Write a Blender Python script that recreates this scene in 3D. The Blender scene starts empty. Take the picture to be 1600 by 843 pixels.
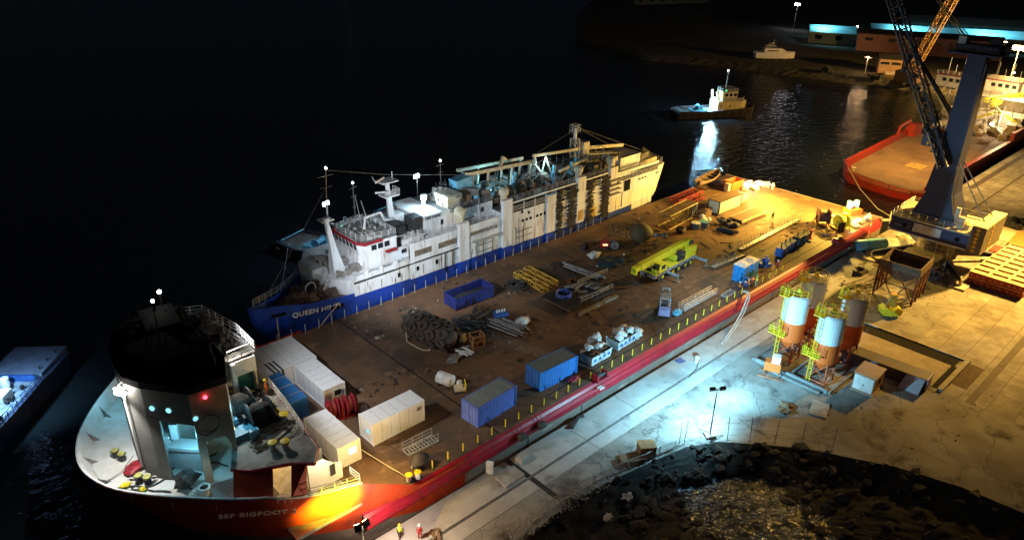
import bpy, bmesh, math, random
from mathutils import Vector, Matrix, noise
random.seed(7)
R = math.radians
scene = bpy.context.scene
COL = scene.collection
# ------------------------------------------------------------------ materials
def M(name, c1, c2=None, scale=1.0, rough=.7, metal=0., bump=0., ramp=(.38, .62), stretch=(1, 1, 1), spec=.4, emit=None, es=0., detail=5, c3=None, s3=.3, r3=(.5, .6), wave=None):
    m = bpy.data.materials.new(name); m.use_nodes = True
    nt = m.node_tree; N = nt.nodes; L = nt.links
    b = N['Principled BSDF']
    b.inputs['Base Color'].default_value = (*c1, 1); b.inputs['Roughness'].default_value = rough
    b.inputs['Metallic'].default_value = metal; b.inputs['Specular IOR Level'].default_value = spec
    if emit: b.inputs['Emission Color'].default_value = (*emit, 1); b.inputs['Emission Strength'].default_value = es
    tc = N.new('ShaderNodeTexCoord')
    mp = N.new('ShaderNodeMapping'); mp.inputs['Scale'].default_value = stretch; L.new(tc.outputs['Object'], mp.inputs[0])
    def nz(sc, r, det=detail):
        n = N.new('ShaderNodeTexNoise'); n.inputs['Scale'].default_value = sc; n.inputs['Detail'].default_value = det; n.inputs['Roughness'].default_value = .62
        L.new(mp.outputs[0], n.inputs['Vector'])
        cr = N.new('ShaderNodeValToRGB'); cr.color_ramp.elements[0].position = r[0]; cr.color_ramp.elements[1].position = r[1]
        L.new(n.outputs['Fac'], cr.inputs[0]); return n, cr
    if c2 is None: c2 = tuple(x * .62 for x in c1)
    n, cr = nz(scale, ramp)
    mx = N.new('ShaderNodeMixRGB'); mx.inputs[1].default_value = (*c1, 1); mx.inputs[2].default_value = (*c2, 1); L.new(cr.outputs[0], mx.inputs[0])
    out = mx.outputs[0]
    if c3:
        n3, cr3 = nz(s3, r3, 8)
        m3 = N.new('ShaderNodeMixRGB'); m3.inputs[2].default_value = (*c3, 1); L.new(cr3.outputs[0], m3.inputs[0]); L.new(out, m3.inputs[1]); out = m3.outputs[0]
    L.new(out, b.inputs['Base Color'])
    hsrc = n.outputs['Fac']
    if wave:   # corrugated sheet: ribs along an axis
        w = N.new('ShaderNodeTexWave'); w.bands_direction = wave[0]; w.inputs['Scale'].default_value = wave[1]; w.wave_profile = 'SIN'
        L.new(tc.outputs['Object'], w.inputs['Vector'])
        ad = N.new('ShaderNodeMath'); ad.operation = 'ADD'; L.new(w.outputs['Fac'], ad.inputs[0]); L.new(n.outputs['Fac'], ad.inputs[1]); hsrc = ad.outputs[0]
    if bump or wave:
        bp = N.new('ShaderNodeBump'); bp.inputs['Strength'].default_value = bump or .5; bp.inputs['Distance'].default_value = .06
        L.new(hsrc, bp.inputs['Height']); L.new(bp.outputs[0], b.inputs['Normal'])
    return m
def EM(name, c, s):
    m = bpy.data.materials.new(name); m.use_nodes = True
    N = m.node_tree.nodes; N.clear(); e = N.new('ShaderNodeEmission'); o = N.new('ShaderNodeOutputMaterial')
    e.inputs[0].default_value = (*c, 1); e.inputs[1].default_value = s; m.node_tree.links.new(e.outputs[0], o.inputs[0]); return m
white = M('white_paint', (.66, .66, .64), (.42, .40, .36), 1.2, .5, bump=.1, ramp=(.45, .8))
cabinw = M('cabin_white', (.70, .71, .73), (.58, .58, .58), 2.0, .5, bump=.25, ramp=(.4, .9), c3=(.34, .27, .18), s3=.9, r3=(.66, .8))
shipw = M('ship_white_streaked', (.72, .73, .75), (.44, .38, .30), .5, .5, stretch=(1.6, 1.6, .2), ramp=(.48, .78), bump=.15, c3=(.22, .10, .04), s3=1.1, r3=(.56, .74))
shipblue = M('ship_blue', (.012, .05, .34), (.02, .04, .16), .7, .45, stretch=(1, 1, .35), ramp=(.45, .7), bump=.1)
hullred = M('hull_red', (.36, .012, .030), (.19, .012, .02), .8, .42, ramp=(.45, .8), bump=.1, c3=(.12, .03, .02), s3=.5, r3=(.62, .74))
hullbrown = M('hull_lower', (.20, .15, .12), (.11, .09, .08), .5, .8, ramp=(.35, .7), stretch=(.3, 1, 1), bump=.2, c3=(.30, .24, .20), s3=.8, r3=(.56, .7))
bowred = M('bow_red', (.44, .046, .010), (.26, .026, .009), .8, .5, ramp=(.42, .75), bump=.25, c3=(.10, .03, .012), s3=.7, r3=(.58, .72), stretch=(1, 1, .5))
greywhite = M('bow_deck_paint', (.60, .60, .57), (.40, .37, .32), .8, .6, ramp=(.4, .85), c3=(.25, .2, .15), s3=.7, r3=(.64, .76))
deckgrey = M('deck_grey', (.20, .19, .18), (.10, .09, .08), .7, .75, ramp=(.35, .7), bump=.2)
black = M('black_paint_and_shade', (.010, .010, .011), (.005, .005, .005), 2, .9, spec=.1)  # also painted shade on the tower roof, pit and louvres
dark = M('dark_metal', (.05, .048, .05), (.025, .025, .025), 3, .6, .2, bump=.2)
rubber = M('rubber', (.035, .03, .027), (.06, .05, .042), 2.5, .85, bump=.5)
tankbrown = M('tank_brown', (.28, .18, .11), (.16, .1, .07), 1, .7)
rust = M('rust', (.20, .075, .03), (.10, .04, .02), 2.0, .85, bump=.4)
steel = M('grey_steel', (.33, .33, .33), (.19, .17, .15), 2, .5, .3, bump=.1)
galv = M('galvanised', (.55, .56, .57), (.36, .36, .36), 3, .45, .3)
yellow = M('yellow_paint', (.72, .55, .02), (.45, .30, .02), 2, .5, ramp=(.5, .8))
craneyel = M('crane_yellow', (.75, .66, .03), (.42, .34, .03), 1.5, .45, ramp=(.5, .82))
lattyel = M('lattice_yellow', (.62, .36, .03), (.33, .18, .03), 2, .6)
orange = M('orange_paint', (.55, .13, .02), (.35, .08, .02), 1.2, .55, ramp=(.45, .8))
siloorange = M('silo_orange', (.66, .12, .018), (.46, .08, .015), .9, .5, ramp=(.45, .8), stretch=(1, 1, .3))
silowhite = M('silo_white', (.62, .66, .68), (.48, .46, .42), .9, .5, ramp=(.5, .9), stretch=(1, 1, .3))
contblue = M('container_blue', (.03, .17, .50), (.02, .10, .30), 1, .5, ramp=(.5, .8), wave=('X', 1.1), bump=.9)
contblue2 = M('container_blue_worn', (.10, .16, .52), (.07, .10, .30), 1.4, .55, ramp=(.45, .8), wave=('X', 1.1), bump=.9)
conttop = M('container_top', (.16, .19, .18), (.30, .31, .27), .9, .7, ramp=(.5, .75), stretch=(4, .3, 1), wave=('X', 1.1), bump=.9)
tarpblue = M('blue_tarpaulin', (.02, .15, .42), (.03, .11, .28), 1.4, .5, bump=.8, ramp=(.35, .7))
winred = M('winch_red', (.34, .02, .03), (.18, .01, .02), 2, .5)
winblue = M('machine_blue', (.03, .11, .42), (.02, .06, .2), 2, .5)
cyanblue = M('light_blue', (.16, .44, .60), (.10, .28, .40), 1.5, .5)
portaloo = M('portable_blue', (.03, .25, .62), (.02, .16, .42), 2, .4)
navy = M('crane_navy', (.014, .018, .075), (.009, .012, .045), .8, .45, ramp=(.4, .8))
cream = M('cream', (.62, .56, .42), (.45, .38, .25), 1.2, .6)
wood = M('wood', (.23, .14, .07), (.12, .07, .04), 3, .8, stretch=(1, 6, 1), bump=.3)
ply = M('plywood', (.34, .17, .06), (.24, .12, .05), 1.6, .7)
bagw = M('white_bag', (.68, .68, .66), (.45, .43, .40), 3, .85, bump=.9)
rope = M('rope', (.50, .44, .34), (.3, .25, .18), 8, .9, bump=.5)
ropedark = M('dark_rope', (.05, .045, .04), None, 8, .9)
tan = M('tan_paint', (.36, .25, .18), (.26, .17, .11), .9, .6, ramp=(.4, .8))
green = M('green_paint', (.03, .26, .20), None, 1, .5)
brick = M('brick_pink', (.26, .13, .12), (.20, .10, .09), 1.2, .85)
roofd = M('dark_roof', (.03, .028, .026), None, 1, .9)
concrete = M('concrete', (.36, .33, .30), (.24, .22, .19), .9, .85, bump=.25)
glass = M('dark_glass', (.02, .03, .04), None, 3, .12, spec=.8)
crate_red = M('crate_red', (.42, .04, .03), (.25, .03, .02), 2, .55)
buoygreen = M('buoy_green', (.10, .14, .08), (.17, .10, .05), 1.1, .8, bump=.3)
purple = M('forklift_paint', (.34, .25, .42), (.2, .17, .26), 2, .5)
skin = M('skin', (.35, .2, .14), None, 5, .6); hair = M('hair_black', (.015, .012, .01), None, 5, .7)
hiorange = M('cloth_orange', (.80, .20, .02), None, 5, .8); hiyellow = M('cloth_yellow', (.72, .80, .06), None, 5, .8)
clothdark = M('cloth_dark', (.03, .035, .05), None, 5, .85); clothred = M('cloth_red', (.45, .03, .03), None, 5, .8); clothblue = M('cloth_blue', (.03, .07, .25), None, 5, .8)
hatwhite = M('helmet_white', (.8, .8, .8), None, 3, .35); hatyellow = M('helmet_yellow', (.8, .6, .03), None, 3, .35); hatgreen = M('helmet_green', (.15, .6, .25), None, 3, .35)
E_cool = EM('lamp_cool', (.72, .9, 1), 60); E_white = EM('lamp_white', (1, .97, .9), 60); E_warm = EM('lamp_warm', (1, .72, .28), 60)
E_soft = EM('window_light', (1, .78, .35), 2.2); E_cyan = EM('window_cyan', (.25, .75, .9), 1.3); E_red = EM('lamp_red', (1, .05, .08), 8); E_green = EM('lamp_green', (.05, 1, .4), 6)
E_whitewin = EM('window_white', (.8, .9, 1), 1.6)
# ------------------------------------------------------------------ mesh builder
class MB:
    def __init__(s): s.v = []; s.f = []; s.m = []; s.cur = 0; s.T = None
    def add(s, vs, fs):
        o = len(s.v)
        s.v += [tuple(s.T @ Vector(p)) if s.T else tuple(p) for p in vs]
        s.f += [tuple(i + o for i in f) for f in fs]; s.m += [s.cur] * len(fs); return s
    def box(s, x0, x1, y0, y1, z0, z1):
        return s.add([(x0, y0, z0), (x1, y0, z0), (x1, y1, z0), (x0, y1, z0), (x0, y0, z1), (x1, y0, z1), (x1, y1, z1), (x0, y1, z1)],
                     [(0, 3, 2, 1), (4, 5, 6, 7), (0, 1, 5, 4), (1, 2, 6, 5), (2, 3, 7, 6), (3, 0, 4, 7)])
    def cb(s, c, d, rz=0, rx=0, ry=0):
        o = s.T; t = Matrix.Translation(c) @ Matrix.Rotation(rz, 4, 'Z') @ Matrix.Rotation(ry, 4, 'Y') @ Matrix.Rotation(rx, 4, 'X')
        s.T = (o @ t) if o else t; s.box(-d[0] / 2, d[0] / 2, -d[1] / 2, d[1] / 2, -d[2] / 2, d[2] / 2); s.T = o; return s
    def prism(s, poly, z0, z1, top=None):
        n = len(poly); top = top or poly
        zz = z1 if callable(z1) else (lambda x, y: z1); zb = z0 if callable(z0) else (lambda x, y: z0)
        return s.add([(x, y, zb(x, y)) for x, y in poly] + [(x, y, zz(x, y)) for x, y in top],
                     [tuple(reversed(range(n))), tuple(range(n, 2 * n))] + [(i, (i + 1) % n, n + (i + 1) % n, n + i) for i in range(n)])
    def side(s, prof, y0, y1):   # polygon in the XZ plane extruded along Y
        n = len(prof)
        return s.add([(x, y0, z) for x, z in prof] + [(x, y1, z) for x, z in prof],
                     [tuple(range(n)), tuple(reversed(range(n, 2 * n)))] + [(i, n + i, n + (i + 1) % n, (i + 1) % n) for i in range(n)])
    def tube(s, p, q, r, n=6, r2=None):
        p = Vector(p); q = Vector(q); d = q - p
        if d.length < 1e-6: return s
        d.normalize(); a = d.orthogonal().normalized(); b = d.cross(a); r2 = r if r2 is None else r2
        c = [a * math.cos(2 * math.pi * (i + .5) / n) + b * math.sin(2 * math.pi * (i + .5) / n) for i in range(n)]
        return s.add([p + k * r for k in c] + [q + k * r2 for k in c], [tuple(reversed(range(n))), tuple(range(n, 2 * n))] + [(i, (i + 1) % n, n + (i + 1) % n, n + i) for i in range(n)])
    def path(s, pts, r, n=5):
        for a, b in zip(pts, pts[1:]): s.tube(a, b, r, n)
        return s
    def lathe(s, prof, c=(0, 0, 0), n=16, axis='Z', caps=True):
        vs = []
        for r, h in prof:
            for i in range(n):
                t = 2 * math.pi * i / n; a, b = r * math.cos(t), r * math.sin(t)
                p = (a, b, h) if axis == 'Z' else ((h, a, b) if axis == 'X' else (b, h, a))
                vs.append((c[0] + p[0], c[1] + p[1], c[2] + p[2]))
        fs = [(k * n + i, k * n + (i + 1) % n, (k + 1) * n + (i + 1) % n, (k + 1) * n + i) for k in range(len(prof) - 1) for i in range(n)]
        if caps: fs += [tuple(reversed(range(n))), tuple(range((len(prof) - 1) * n, len(prof) * n))]
        return s.add(vs, fs)
    def ring(s, c, Rr, r, n=18, axis='Z', k=5):
        pts = []
        for i in range(n + 1):
            t = 2 * math.pi * i / n; a, b = Rr * math.cos(t), Rr * math.sin(t)
            p = (a, b, 0) if axis == 'Z' else ((0, a, b) if axis == 'X' else (b, 0, a)); pts.append((c[0] + p[0], c[1] + p[1], c[2] + p[2]))
        return s.path(pts, r, k)
    def loft(s, rings, close=True, cap=True):
        n = len(rings[0]); vs = [p for r in rings for p in r]; m = n if close else n - 1
        fs = [(k * n + i, k * n + (i + 1) % n, (k + 1) * n + (i + 1) % n, (k + 1) * n + i) for k in range(len(rings) - 1) for i in range(m)]
        if cap: fs += [tuple(reversed(range(n))), tuple(range((len(rings) - 1) * n, len(rings) * n))]
        return s.add(vs, fs)
    def truss(s, p, q, w, h, bays, r=.06, rb=None):
        p = Vector(p); q = Vector(q); d = (q - p).normalized(); u = Vector((0, 0, 1)); sx = d.cross(u)
        if sx.length < .2: sx = Vector((0, 1, 0))
        sx.normalize(); up = sx.cross(d).normalized(); rb = rb or r * .6
        C = [(sx * w / 2 * a + up * h / 2 * b) for a, b in ((-1, -1), (1, -1), (1, 1), (-1, 1))]
        for c in C: s.tube(p + c, q + c, r, 5)
        for k in range(bays + 1):
            a = p.lerp(q, k / bays)
            for i in range(4): s.tube(a + C[i], a + C[(i + 1) % 4], rb, 4)
            if k < bays:
                b = p.lerp(q, (k + 1) / bays)
                for i in range(4): s.tube(a + C[i if k % 2 else (i + 1) % 4], b + C[(i + 1) % 4 if k % 2 else i], rb, 4)
        return s
    def rail(s, pts, h=1.05, step=1.6, r=.035, rows=3, bar=None):
        for a, b in zip(pts, pts[1:]):
            a = Vector(a); b = Vector(b); L = (b - a).length; k = max(1, round(L / step))
            for i in range(k + 1): c = a.lerp(b, i / k); s.tube(c, c + Vector((0, 0, h)), r, 4)
            for j in range(rows): z = Vector((0, 0, h * (j + 1) / rows)); s.tube(a + z, b + z, r, 4)
        return s
    def blob(s, c, d, seed=0, amp=.25, n=2, fr=1.):
        bm = bmesh.new(); bmesh.ops.create_icosphere(bm, subdivisions=n, radius=1)
        vs = []
        for v in bm.verts:
            k = 1 + amp * (noise.noise(v.co * 1.7 * fr + Vector((seed * 3.1, seed, 0))) + .5 * noise.noise(v.co * 4 * fr + Vector((seed, 0, 7)))) * 1.6
            vs.append((c[0] + v.co.x * k * d[0], c[1] + v.co.y * k * d[1], c[2] + v.co.z * k * d[2]))
        fs = [tuple(x.index for x in f.verts) for f in bm.faces]; bm.free(); return s.add(vs, fs)
    def build(s, name, mats, parent=None, w=True, smooth=False, rot=None):
        me = bpy.data.meshes.new(name)
        off = Vector(); pp = parent
        while pp and w: off += Vector(pp.location); pp = pp.parent
        me.from_pydata([tuple(Vector(p) - off) for p in s.v] if (parent and w) else s.v, [], s.f)
        mats = mats if isinstance(mats, (list, tuple)) else [mats]
        for m in mats: me.materials.append(m)
        if len(mats) > 1: me.polygons.foreach_set('material_index', s.m)
        me.update()
        bm = bmesh.new(); bm.from_mesh(me); bmesh.ops.recalc_face_normals(bm, faces=bm.faces); bm.to_mesh(me); bm.free()
        if smooth: me.polygons.foreach_set('use_smooth', [True] * len(me.polygons))
        o = bpy.data.objects.new(name, me); COL.objects.link(o)
        if parent: o.parent = parent
        return o
def tag(o, label=None, cat=None, group=None, kind=None):
    if label: o['label'] = label
    if cat: o['category'] = cat
    if group: o['group'] = group
    if kind: o['kind'] = kind
    return o
def thing(name, label, cat, loc=(0, 0, 0), rz=0, group=None):
    o = bpy.data.objects.new(name, None); COL.objects.link(o); o.location = loc; o.rotation_euler = (0, 0, rz); o.empty_display_size = .3
    return tag(o, label, cat, group)
def solo(name, mb, mat, label, cat, loc=(0, 0, 0), rz=0, group=None, smooth=False):
    o = mb.build(name, mat, None, smooth=smooth); o.location = loc; o.rotation_euler = (0, 0, rz); return tag(o, label, cat, group)
def copy_tree(o, parent=None):
    c = o.copy(); COL.objects.link(c); c.parent = parent
    for ch in [x for x in bpy.data.objects if x.parent == o]: copy_tree(ch, c)
    return c
def light(kind, loc, col, W, target=None, size=.3, angle=90, blend=.5):
    l = bpy.data.lights.new('lamp_light', kind); l.color = col; l.energy = W; l.shadow_soft_size = size
    if kind == 'SPOT': l.spot_size = R(angle); l.spot_blend = blend
    o = bpy.data.objects.new('lamp_light', l); COL.objects.link(o); o.location = loc
    if target: o.rotation_euler = (Vector(target) - Vector(loc)).to_track_quat('-Z', 'Y').to_euler()
    return o
DK = 4.6; QZ = 2.0
# ------------------------------------------------------------------ camera and world
cam = bpy.data.cameras.new('camera'); co = bpy.data.objects.new('camera', cam); COL.objects.link(co)
cam.sensor_width = 36; cam.lens = 1158.87 / 1600 * 36; cam.clip_end = 6000
RT = Vector((.73079675, -.68236025, .01790544)); UP = Vector((.28397444, .32777641, .90106667)); FW = Vector((.62072106, .6534119, -.43331081))
m = Matrix((RT, UP, -FW)).transposed().to_4x4(); m.translation = (-44.066, -48.341, 55.873); co.matrix_world = m
scene.camera = co
wd = bpy.data.worlds.new('World'); scene.world = wd; wd.use_nodes = True
wn = wd.node_tree.nodes; wl = wd.node_tree.links; bg = wn['Background']
sky = wn.new('ShaderNodeTexSky'); sky.sky_type = 'NISHITA'; sky.sun_disc = False; sky.sun_elevation = R(-6); sky.sun_rotation = R(200)
mixs = wn.new('ShaderNodeMixRGB'); mixs.blend_type = 'ADD'; mixs.inputs[0].default_value = 1; mixs.inputs[2].default_value = (.042, .050, .078, 1)
wl.new(sky.outputs[0], mixs.inputs[1]); wl.new(mixs.outputs[0], bg.inputs[0]); bg.inputs[1].default_value = .10
scene.view_settings.view_transform = 'Standard'; scene.view_settings.look = 'None'; scene.view_settings.exposure = 0
scene.cycles.use_denoising = True; scene.cycles.max_bounces = 5; scene.cycles.sample_clamp_indirect = 3; scene.cycles.sample_clamp_direct = 0
# ------------------------------------------------------------------ setting
def setting():
    # water
    wm = bpy.data.materials.new('sea_water'); wm.use_nodes = True; N = wm.node_tree.nodes; L = wm.node_tree.links; b = N['Principled BSDF']
    b.inputs['Base Color'].default_value = (.014, .019, .024, 1); b.inputs['Roughness'].default_value = .06; b.inputs['IOR'].default_value = 1.33
    tc = N.new('ShaderNodeTexCoord'); hs = []
    for sc, st in ((.35, (1, 1.6, 1)), (1.3, (1, 1.3, 1)), (3.6, (1, 1, 1))):
        mp = N.new('ShaderNodeMapping'); mp.inputs['Scale'].default_value = st; mp.inputs['Rotation'].default_value = (0, 0, .8)
        n = N.new('ShaderNodeTexNoise'); n.inputs['Scale'].default_value = sc; n.inputs['Detail'].default_value = 3; L.new(tc.outputs['Object'], mp.inputs[0]); L.new(mp.outputs[0], n.inputs['Vector']); hs.append((n.outputs['Fac'], 1 / sc))
    acc = None
    for h, k in hs:
        mu = N.new('ShaderNodeMath'); mu.operation = 'MULTIPLY'; mu.inputs[1].default_value = k; L.new(h, mu.inputs[0])
        if acc is None: acc = mu.outputs[0]
        else: a = N.new('ShaderNodeMath'); L.new(acc, a.inputs[0]); L.new(mu.outputs[0], a.inputs[1]); acc = a.outputs[0]
    bp = N.new('ShaderNodeBump'); bp.inputs['Strength'].default_value = 1; bp.inputs['Distance'].default_value = .14; L.new(acc, bp.inputs['Height']); L.new(bp.outputs[0], b.inputs['Normal'])
    w = MB().add([(-900, -900, 0), (2500, -900, 0), (2500, 2500, 0), (-900, 2500, 0)], [(0, 1, 2, 3)]).build('water', wm); tag(w, 'dark harbour water with small ripples', kind='structure')
    pm = wm.copy(); pm.name = 'pond_water'
    for n_ in pm.node_tree.nodes:
        if n_.type == 'BUMP': n_.inputs['Distance'].default_value = .3
        if n_.type == 'BSDF_PRINCIPLED': n_.inputs['Roughness'].default_value = .1
    w = MB().add([(0, -45, .02), (33, -45, .02), (33, -12, .02), (0, -12, .02)], [(0, 1, 2, 3)]).build('pond', pm); tag(w, 'small rippled pool at the foot of the earth bank', kind='structure')
    # quay body
    dirt = M('quay_ground', (.30, .29, .265), (.16, .145, .125), .16, .9, ramp=(.38, .62), bump=.5, detail=10, c3=(.07, .062, .055), s3=.3, r3=(.53, .66))
    q = [(-90, -1.75), (262, -1.75), (262, -400), (34, -400), (34, -46), (33, -37), (31, -31), (26.6, -23), (24, -19.8), (20.2, -15.6), (16.5, -13.6), (12, -12.6), (5, -11.3), (-2.6, -10.9), (-7, -11.6), (-14, -14), (-30, -19), (-90, -22)]
    N = dirt.node_tree.nodes; L = dirt.node_tree.links; vo = N.new('ShaderNodeTexVoronoi'); vo.feature = 'DISTANCE_TO_EDGE'; vo.inputs['Scale'].default_value = .16
    tc2 = N.new('ShaderNodeTexCoord'); nn = N.new('ShaderNodeTexNoise'); nn.inputs['Scale'].default_value = .8; mv = N.new('ShaderNodeMixRGB'); mv.blend_type = 'LINEAR_LIGHT'; mv.inputs[0].default_value = .6
    L.new(tc2.outputs['Object'], mv.inputs[1]); L.new(tc2.outputs['Object'], nn.inputs['Vector']); L.new(nn.outputs['Color'], mv.inputs[2]); L.new(mv.outputs[0], vo.inputs['Vector'])
    cr = N.new('ShaderNodeValToRGB'); cr.color_ramp.elements[0].position = .004; cr.color_ramp.elements[0].color = (.45, .42, .4, 1); cr.color_ramp.elements[1].position = .012; L.new(vo.outputs[0], cr.inputs[0])
    pb = N['Principled BSDF']; src = pb.inputs['Base Color'].links[0].from_socket; mu = N.new('ShaderNodeMixRGB'); mu.blend_type = 'MULTIPLY'; mu.inputs[0].default_value = .8; L.new(src, mu.inputs[1]); L.new(cr.outputs[0], mu.inputs[2]); L.new(mu.outputs[0], pb.inputs['Base Color'])
    o = MB().prism(q, -3, QZ).build('quay', dirt); tag(o, 'concrete and dirt quay beside the barge', kind='structure')
    edge = [(34, -75), (34, -60)] + q[4:]
    # apron strips, rails
    apron = M('apron_concrete', (.40, .39, .37), (.29, .27, .24), .5, .85, ramp=(.35, .75), bump=.2, c3=(.14, .13, .12), s3=.4, r3=(.60, .74))
    g = MB(); X0 = -60
    segs = [(-60, -.4), (.3, 9), (9.04, 18), (18.04, 29.5), (29.54, 44), (44.04, 66), (66.04, 92)]
    for a, b_ in segs:
        g.box(a, b_ - .03, -5.25, -1.82, QZ - .2, QZ + .05); g.box(a, b_ - .03, -7.35, -5.62, QZ - .2, QZ + .05)
    o = g.build('quay_apron', apron); tag(o, 'pale concrete apron strips along the quay edge', kind='structure')
    g = MB().box(-60, 92, -5.6, -5.28, QZ - .2, QZ + .012); g.build('rail_channel', dark)['kind'] = 'structure'
    g = MB()
    for y in (-5.36, -5.50): g.box(-60, 92, y - .03, y + .03, QZ, QZ + .045)
    tag(g.build('crane_rail_track', steel), 'steel crane rail set in the quay apron', kind='structure')
    g = MB().box(-.35, .25, -9.6, -1.8, QZ - .05, QZ + .02); g.cb((-.05, -9.9, QZ), (.25, 3, .03), .2); tag(g.build('cross_trench', dark), 'dark trench crossing the apron', kind='structure')
    g = MB().box(-60, 262, -1.8, -1.5, QZ - .9, QZ - .1); tag(g.build('quay_edge_timber', dark), 'dark fender beam along the quay edge', kind='structure')
    # slab paving on the right
    sm = bpy.data.materials.new('slab_paving'); sm.use_nodes = True; N = sm.node_tree.nodes; L = sm.node_tree.links; b = N['Principled BSDF']; b.inputs['Roughness'].default_value = .85
    tc = N.new('ShaderNodeTexCoord'); br = N.new('ShaderNodeTexBrick'); br.inputs['Scale'].default_value = 1; br.offset = 0.5; br.inputs['Brick Width'].default_value = 6.5; br.inputs['Row Height'].default_value = 3.1
    br.inputs['Mortar Size'].default_value = .045; br.inputs['Mortar Smooth'].default_value = .3; br.inputs['Color1'].default_value = (.40, .37, .31, 1); br.inputs['Color2'].default_value = (.31, .28, .24, 1); br.inputs['Mortar'].default_value = (.13, .10, .07, 1)
    dn = N.new('ShaderNodeTexNoise'); dn.inputs['Scale'].default_value = .6; dn.inputs['Detail'].default_value = 6
    mm = N.new('ShaderNodeMixRGB'); mm.blend_type = 'LINEAR_LIGHT'; mm.inputs[0].default_value = .06; L.new(tc.outputs['Object'], mm.inputs[1]); L.new(dn.outputs['Color'], mm.inputs[2])
    L.new(mm.outputs[0], br.inputs['Vector']); L.new(tc.outputs['Object'], dn.inputs['Vector'])
    n2 = N.new('ShaderNodeTexNoise'); n2.inputs['Scale'].default_value = .25; n2.inputs['Detail'].default_value = 9; n2.inputs['Roughness'].default_value = .7; L.new(tc.outputs['Object'], n2.inputs['Vector'])
    cr = N.new('ShaderNodeValToRGB'); cr.color_ramp.elements[0].position = .38; cr.color_ramp.elements[0].color = (.35, .32, .28, 1); cr.color_ramp.elements[1].position = .62; L.new(n2.outputs['Fac'], cr.inputs[0])
    mu = N.new('ShaderNodeMixRGB'); mu.blend_type = 'MULTIPLY'; mu.inputs[0].default_value = .85; L.new(br.outputs['Color'], mu.inputs[1]); L.new(cr.outputs[0], mu.inputs[2]); L.new(mu.outputs[0], b.inputs['Base Color'])
    bp = N.new('ShaderNodeBump'); bp.inputs['Strength'].default_value = .4; bp.inputs['Distance'].default_value = .04; L.new(n2.outputs['Fac'], bp.inputs['Height']); L.new(bp.outputs[0], b.inputs['Normal'])
    o = MB().prism([(60.8, -22), (262, -22), (262, -200), (44, -200), (50.2, -32.8), (50.2, -29.2), (60.8, -29.2)], QZ - .1, QZ + .006).build('slab_pavement', sm); tag(o, 'large square concrete slabs of the yard', kind='structure')
    o = MB().prism([(100, -1.9), (262, -1.9), (262, -21.9), (100, -21.9)], QZ - .1, QZ + .008).build('quay_road', sm); tag(o, 'slab road behind the harbour crane', kind='structure')
    g = MB().box(50, 150, -32.7, -31.8, QZ - .1, QZ + .012); g.box(140, 215, -4.4, -3.2, QZ - .1, QZ + .014); g.box(108, 180, -8.9, -8.5, QZ - .1, QZ + .014)
    tag(g.build('drain_channel', M('channel', (.10, .075, .055), None, 1, .8)), 'long dark covered drain in the yard', kind='structure')
    g = MB().box(53, 60, -31, -28.9, QZ - .1, QZ + .013); tag(g.build('asphalt_patch', M('patch', (.11, .07, .045), None, 1, .9)), 'dark asphalt patch beside the pit', kind='structure')
    # bank and pond shore
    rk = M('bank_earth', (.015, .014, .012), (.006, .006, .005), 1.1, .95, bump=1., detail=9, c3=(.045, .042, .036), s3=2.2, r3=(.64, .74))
    g = MB(); K = 22; inward = []
    cx, cy = 10, -36
    # densify edge
    E = []
    for a, b_ in zip(edge, edge[1:]):
        n = max(1, int((Vector(b_) - Vector(a)).length / .7))
        E += [tuple(Vector(a).lerp(Vector(b_), i / n)) for i in range(n)]
    rings = []; pc = Vector((15.0, -22.6))
    def pondpt(x, y):
        a_ = math.atan2((y - pc.y) / 6.2, (x - pc.x) / 5.0); w_ = 1 + .16 * math.sin(3 * a_ + 1) + .1 * math.sin(7 * a_)
        return Vector((pc.x + 5.0 * w_ * math.cos(a_), pc.y + 6.2 * w_ * math.sin(a_)))
    K = 40
    for k in range(K + 1):
        t = k / K; ring = []
        for (x, y) in E:
            q_ = pondpt(x, y); px, py = x + (q_.x - x) * t, y + (q_.y - y) * t; dd = (Vector((x, y)) - q_).length; run = min(1, dd * t / 5.5)
            nz = noise.fractal(Vector((px * .5, py * .5, 0)), 1, 2, 6) * .7 + noise.noise(Vector((px * 1.9, py * 1.9, 3))) * .3 + abs(noise.noise(Vector((px * 3.7, py * 3.7, 8)))) * .3
            z = QZ + .02 - 1.5 * run ** .8 - .75 * t ** 3 + nz * min(1, dd * t) * .75 * (1 - .6 * t)
            if t == 1: z = -.5
            ring.append((px, py, z if k else QZ - .05))
        rings.append(ring)
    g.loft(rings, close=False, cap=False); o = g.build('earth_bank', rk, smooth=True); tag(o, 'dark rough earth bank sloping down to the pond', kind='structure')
    g = MB()
    for i in range(650):
        x, y = random.choice(E); t = random.random(); d = (pondpt(x, y) - Vector((x, y))) * t; dd = d.length; s = random.choice((.14, .2, .3, .45, .7))
        g.blob((x + d.x, y + d.y, QZ - 1.5 * min(1, dd / 5.5) ** .8 - .75 * t ** 3 + .12), (s, s * random.uniform(.6, 1.3), s * .6), i, .6, 1)
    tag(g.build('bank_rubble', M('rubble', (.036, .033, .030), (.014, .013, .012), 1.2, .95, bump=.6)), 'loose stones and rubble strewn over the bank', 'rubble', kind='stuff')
    g = MB()
    for i in range(500):
        a = random.uniform(-8, 14); y = -9.2 - random.random() * 2.4; s = random.uniform(.04, .13); g.blob((a, y - .06 * a, QZ + .02), (s, s * 1.2, s * .6), i, .4, 1)
    tag(g.build('gravel_edge', M('gravel', (.34, .31, .26), None, 1.2, .95)), 'scattered gravel along the edge of the quay dirt', 'gravel', kind='stuff')
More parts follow.
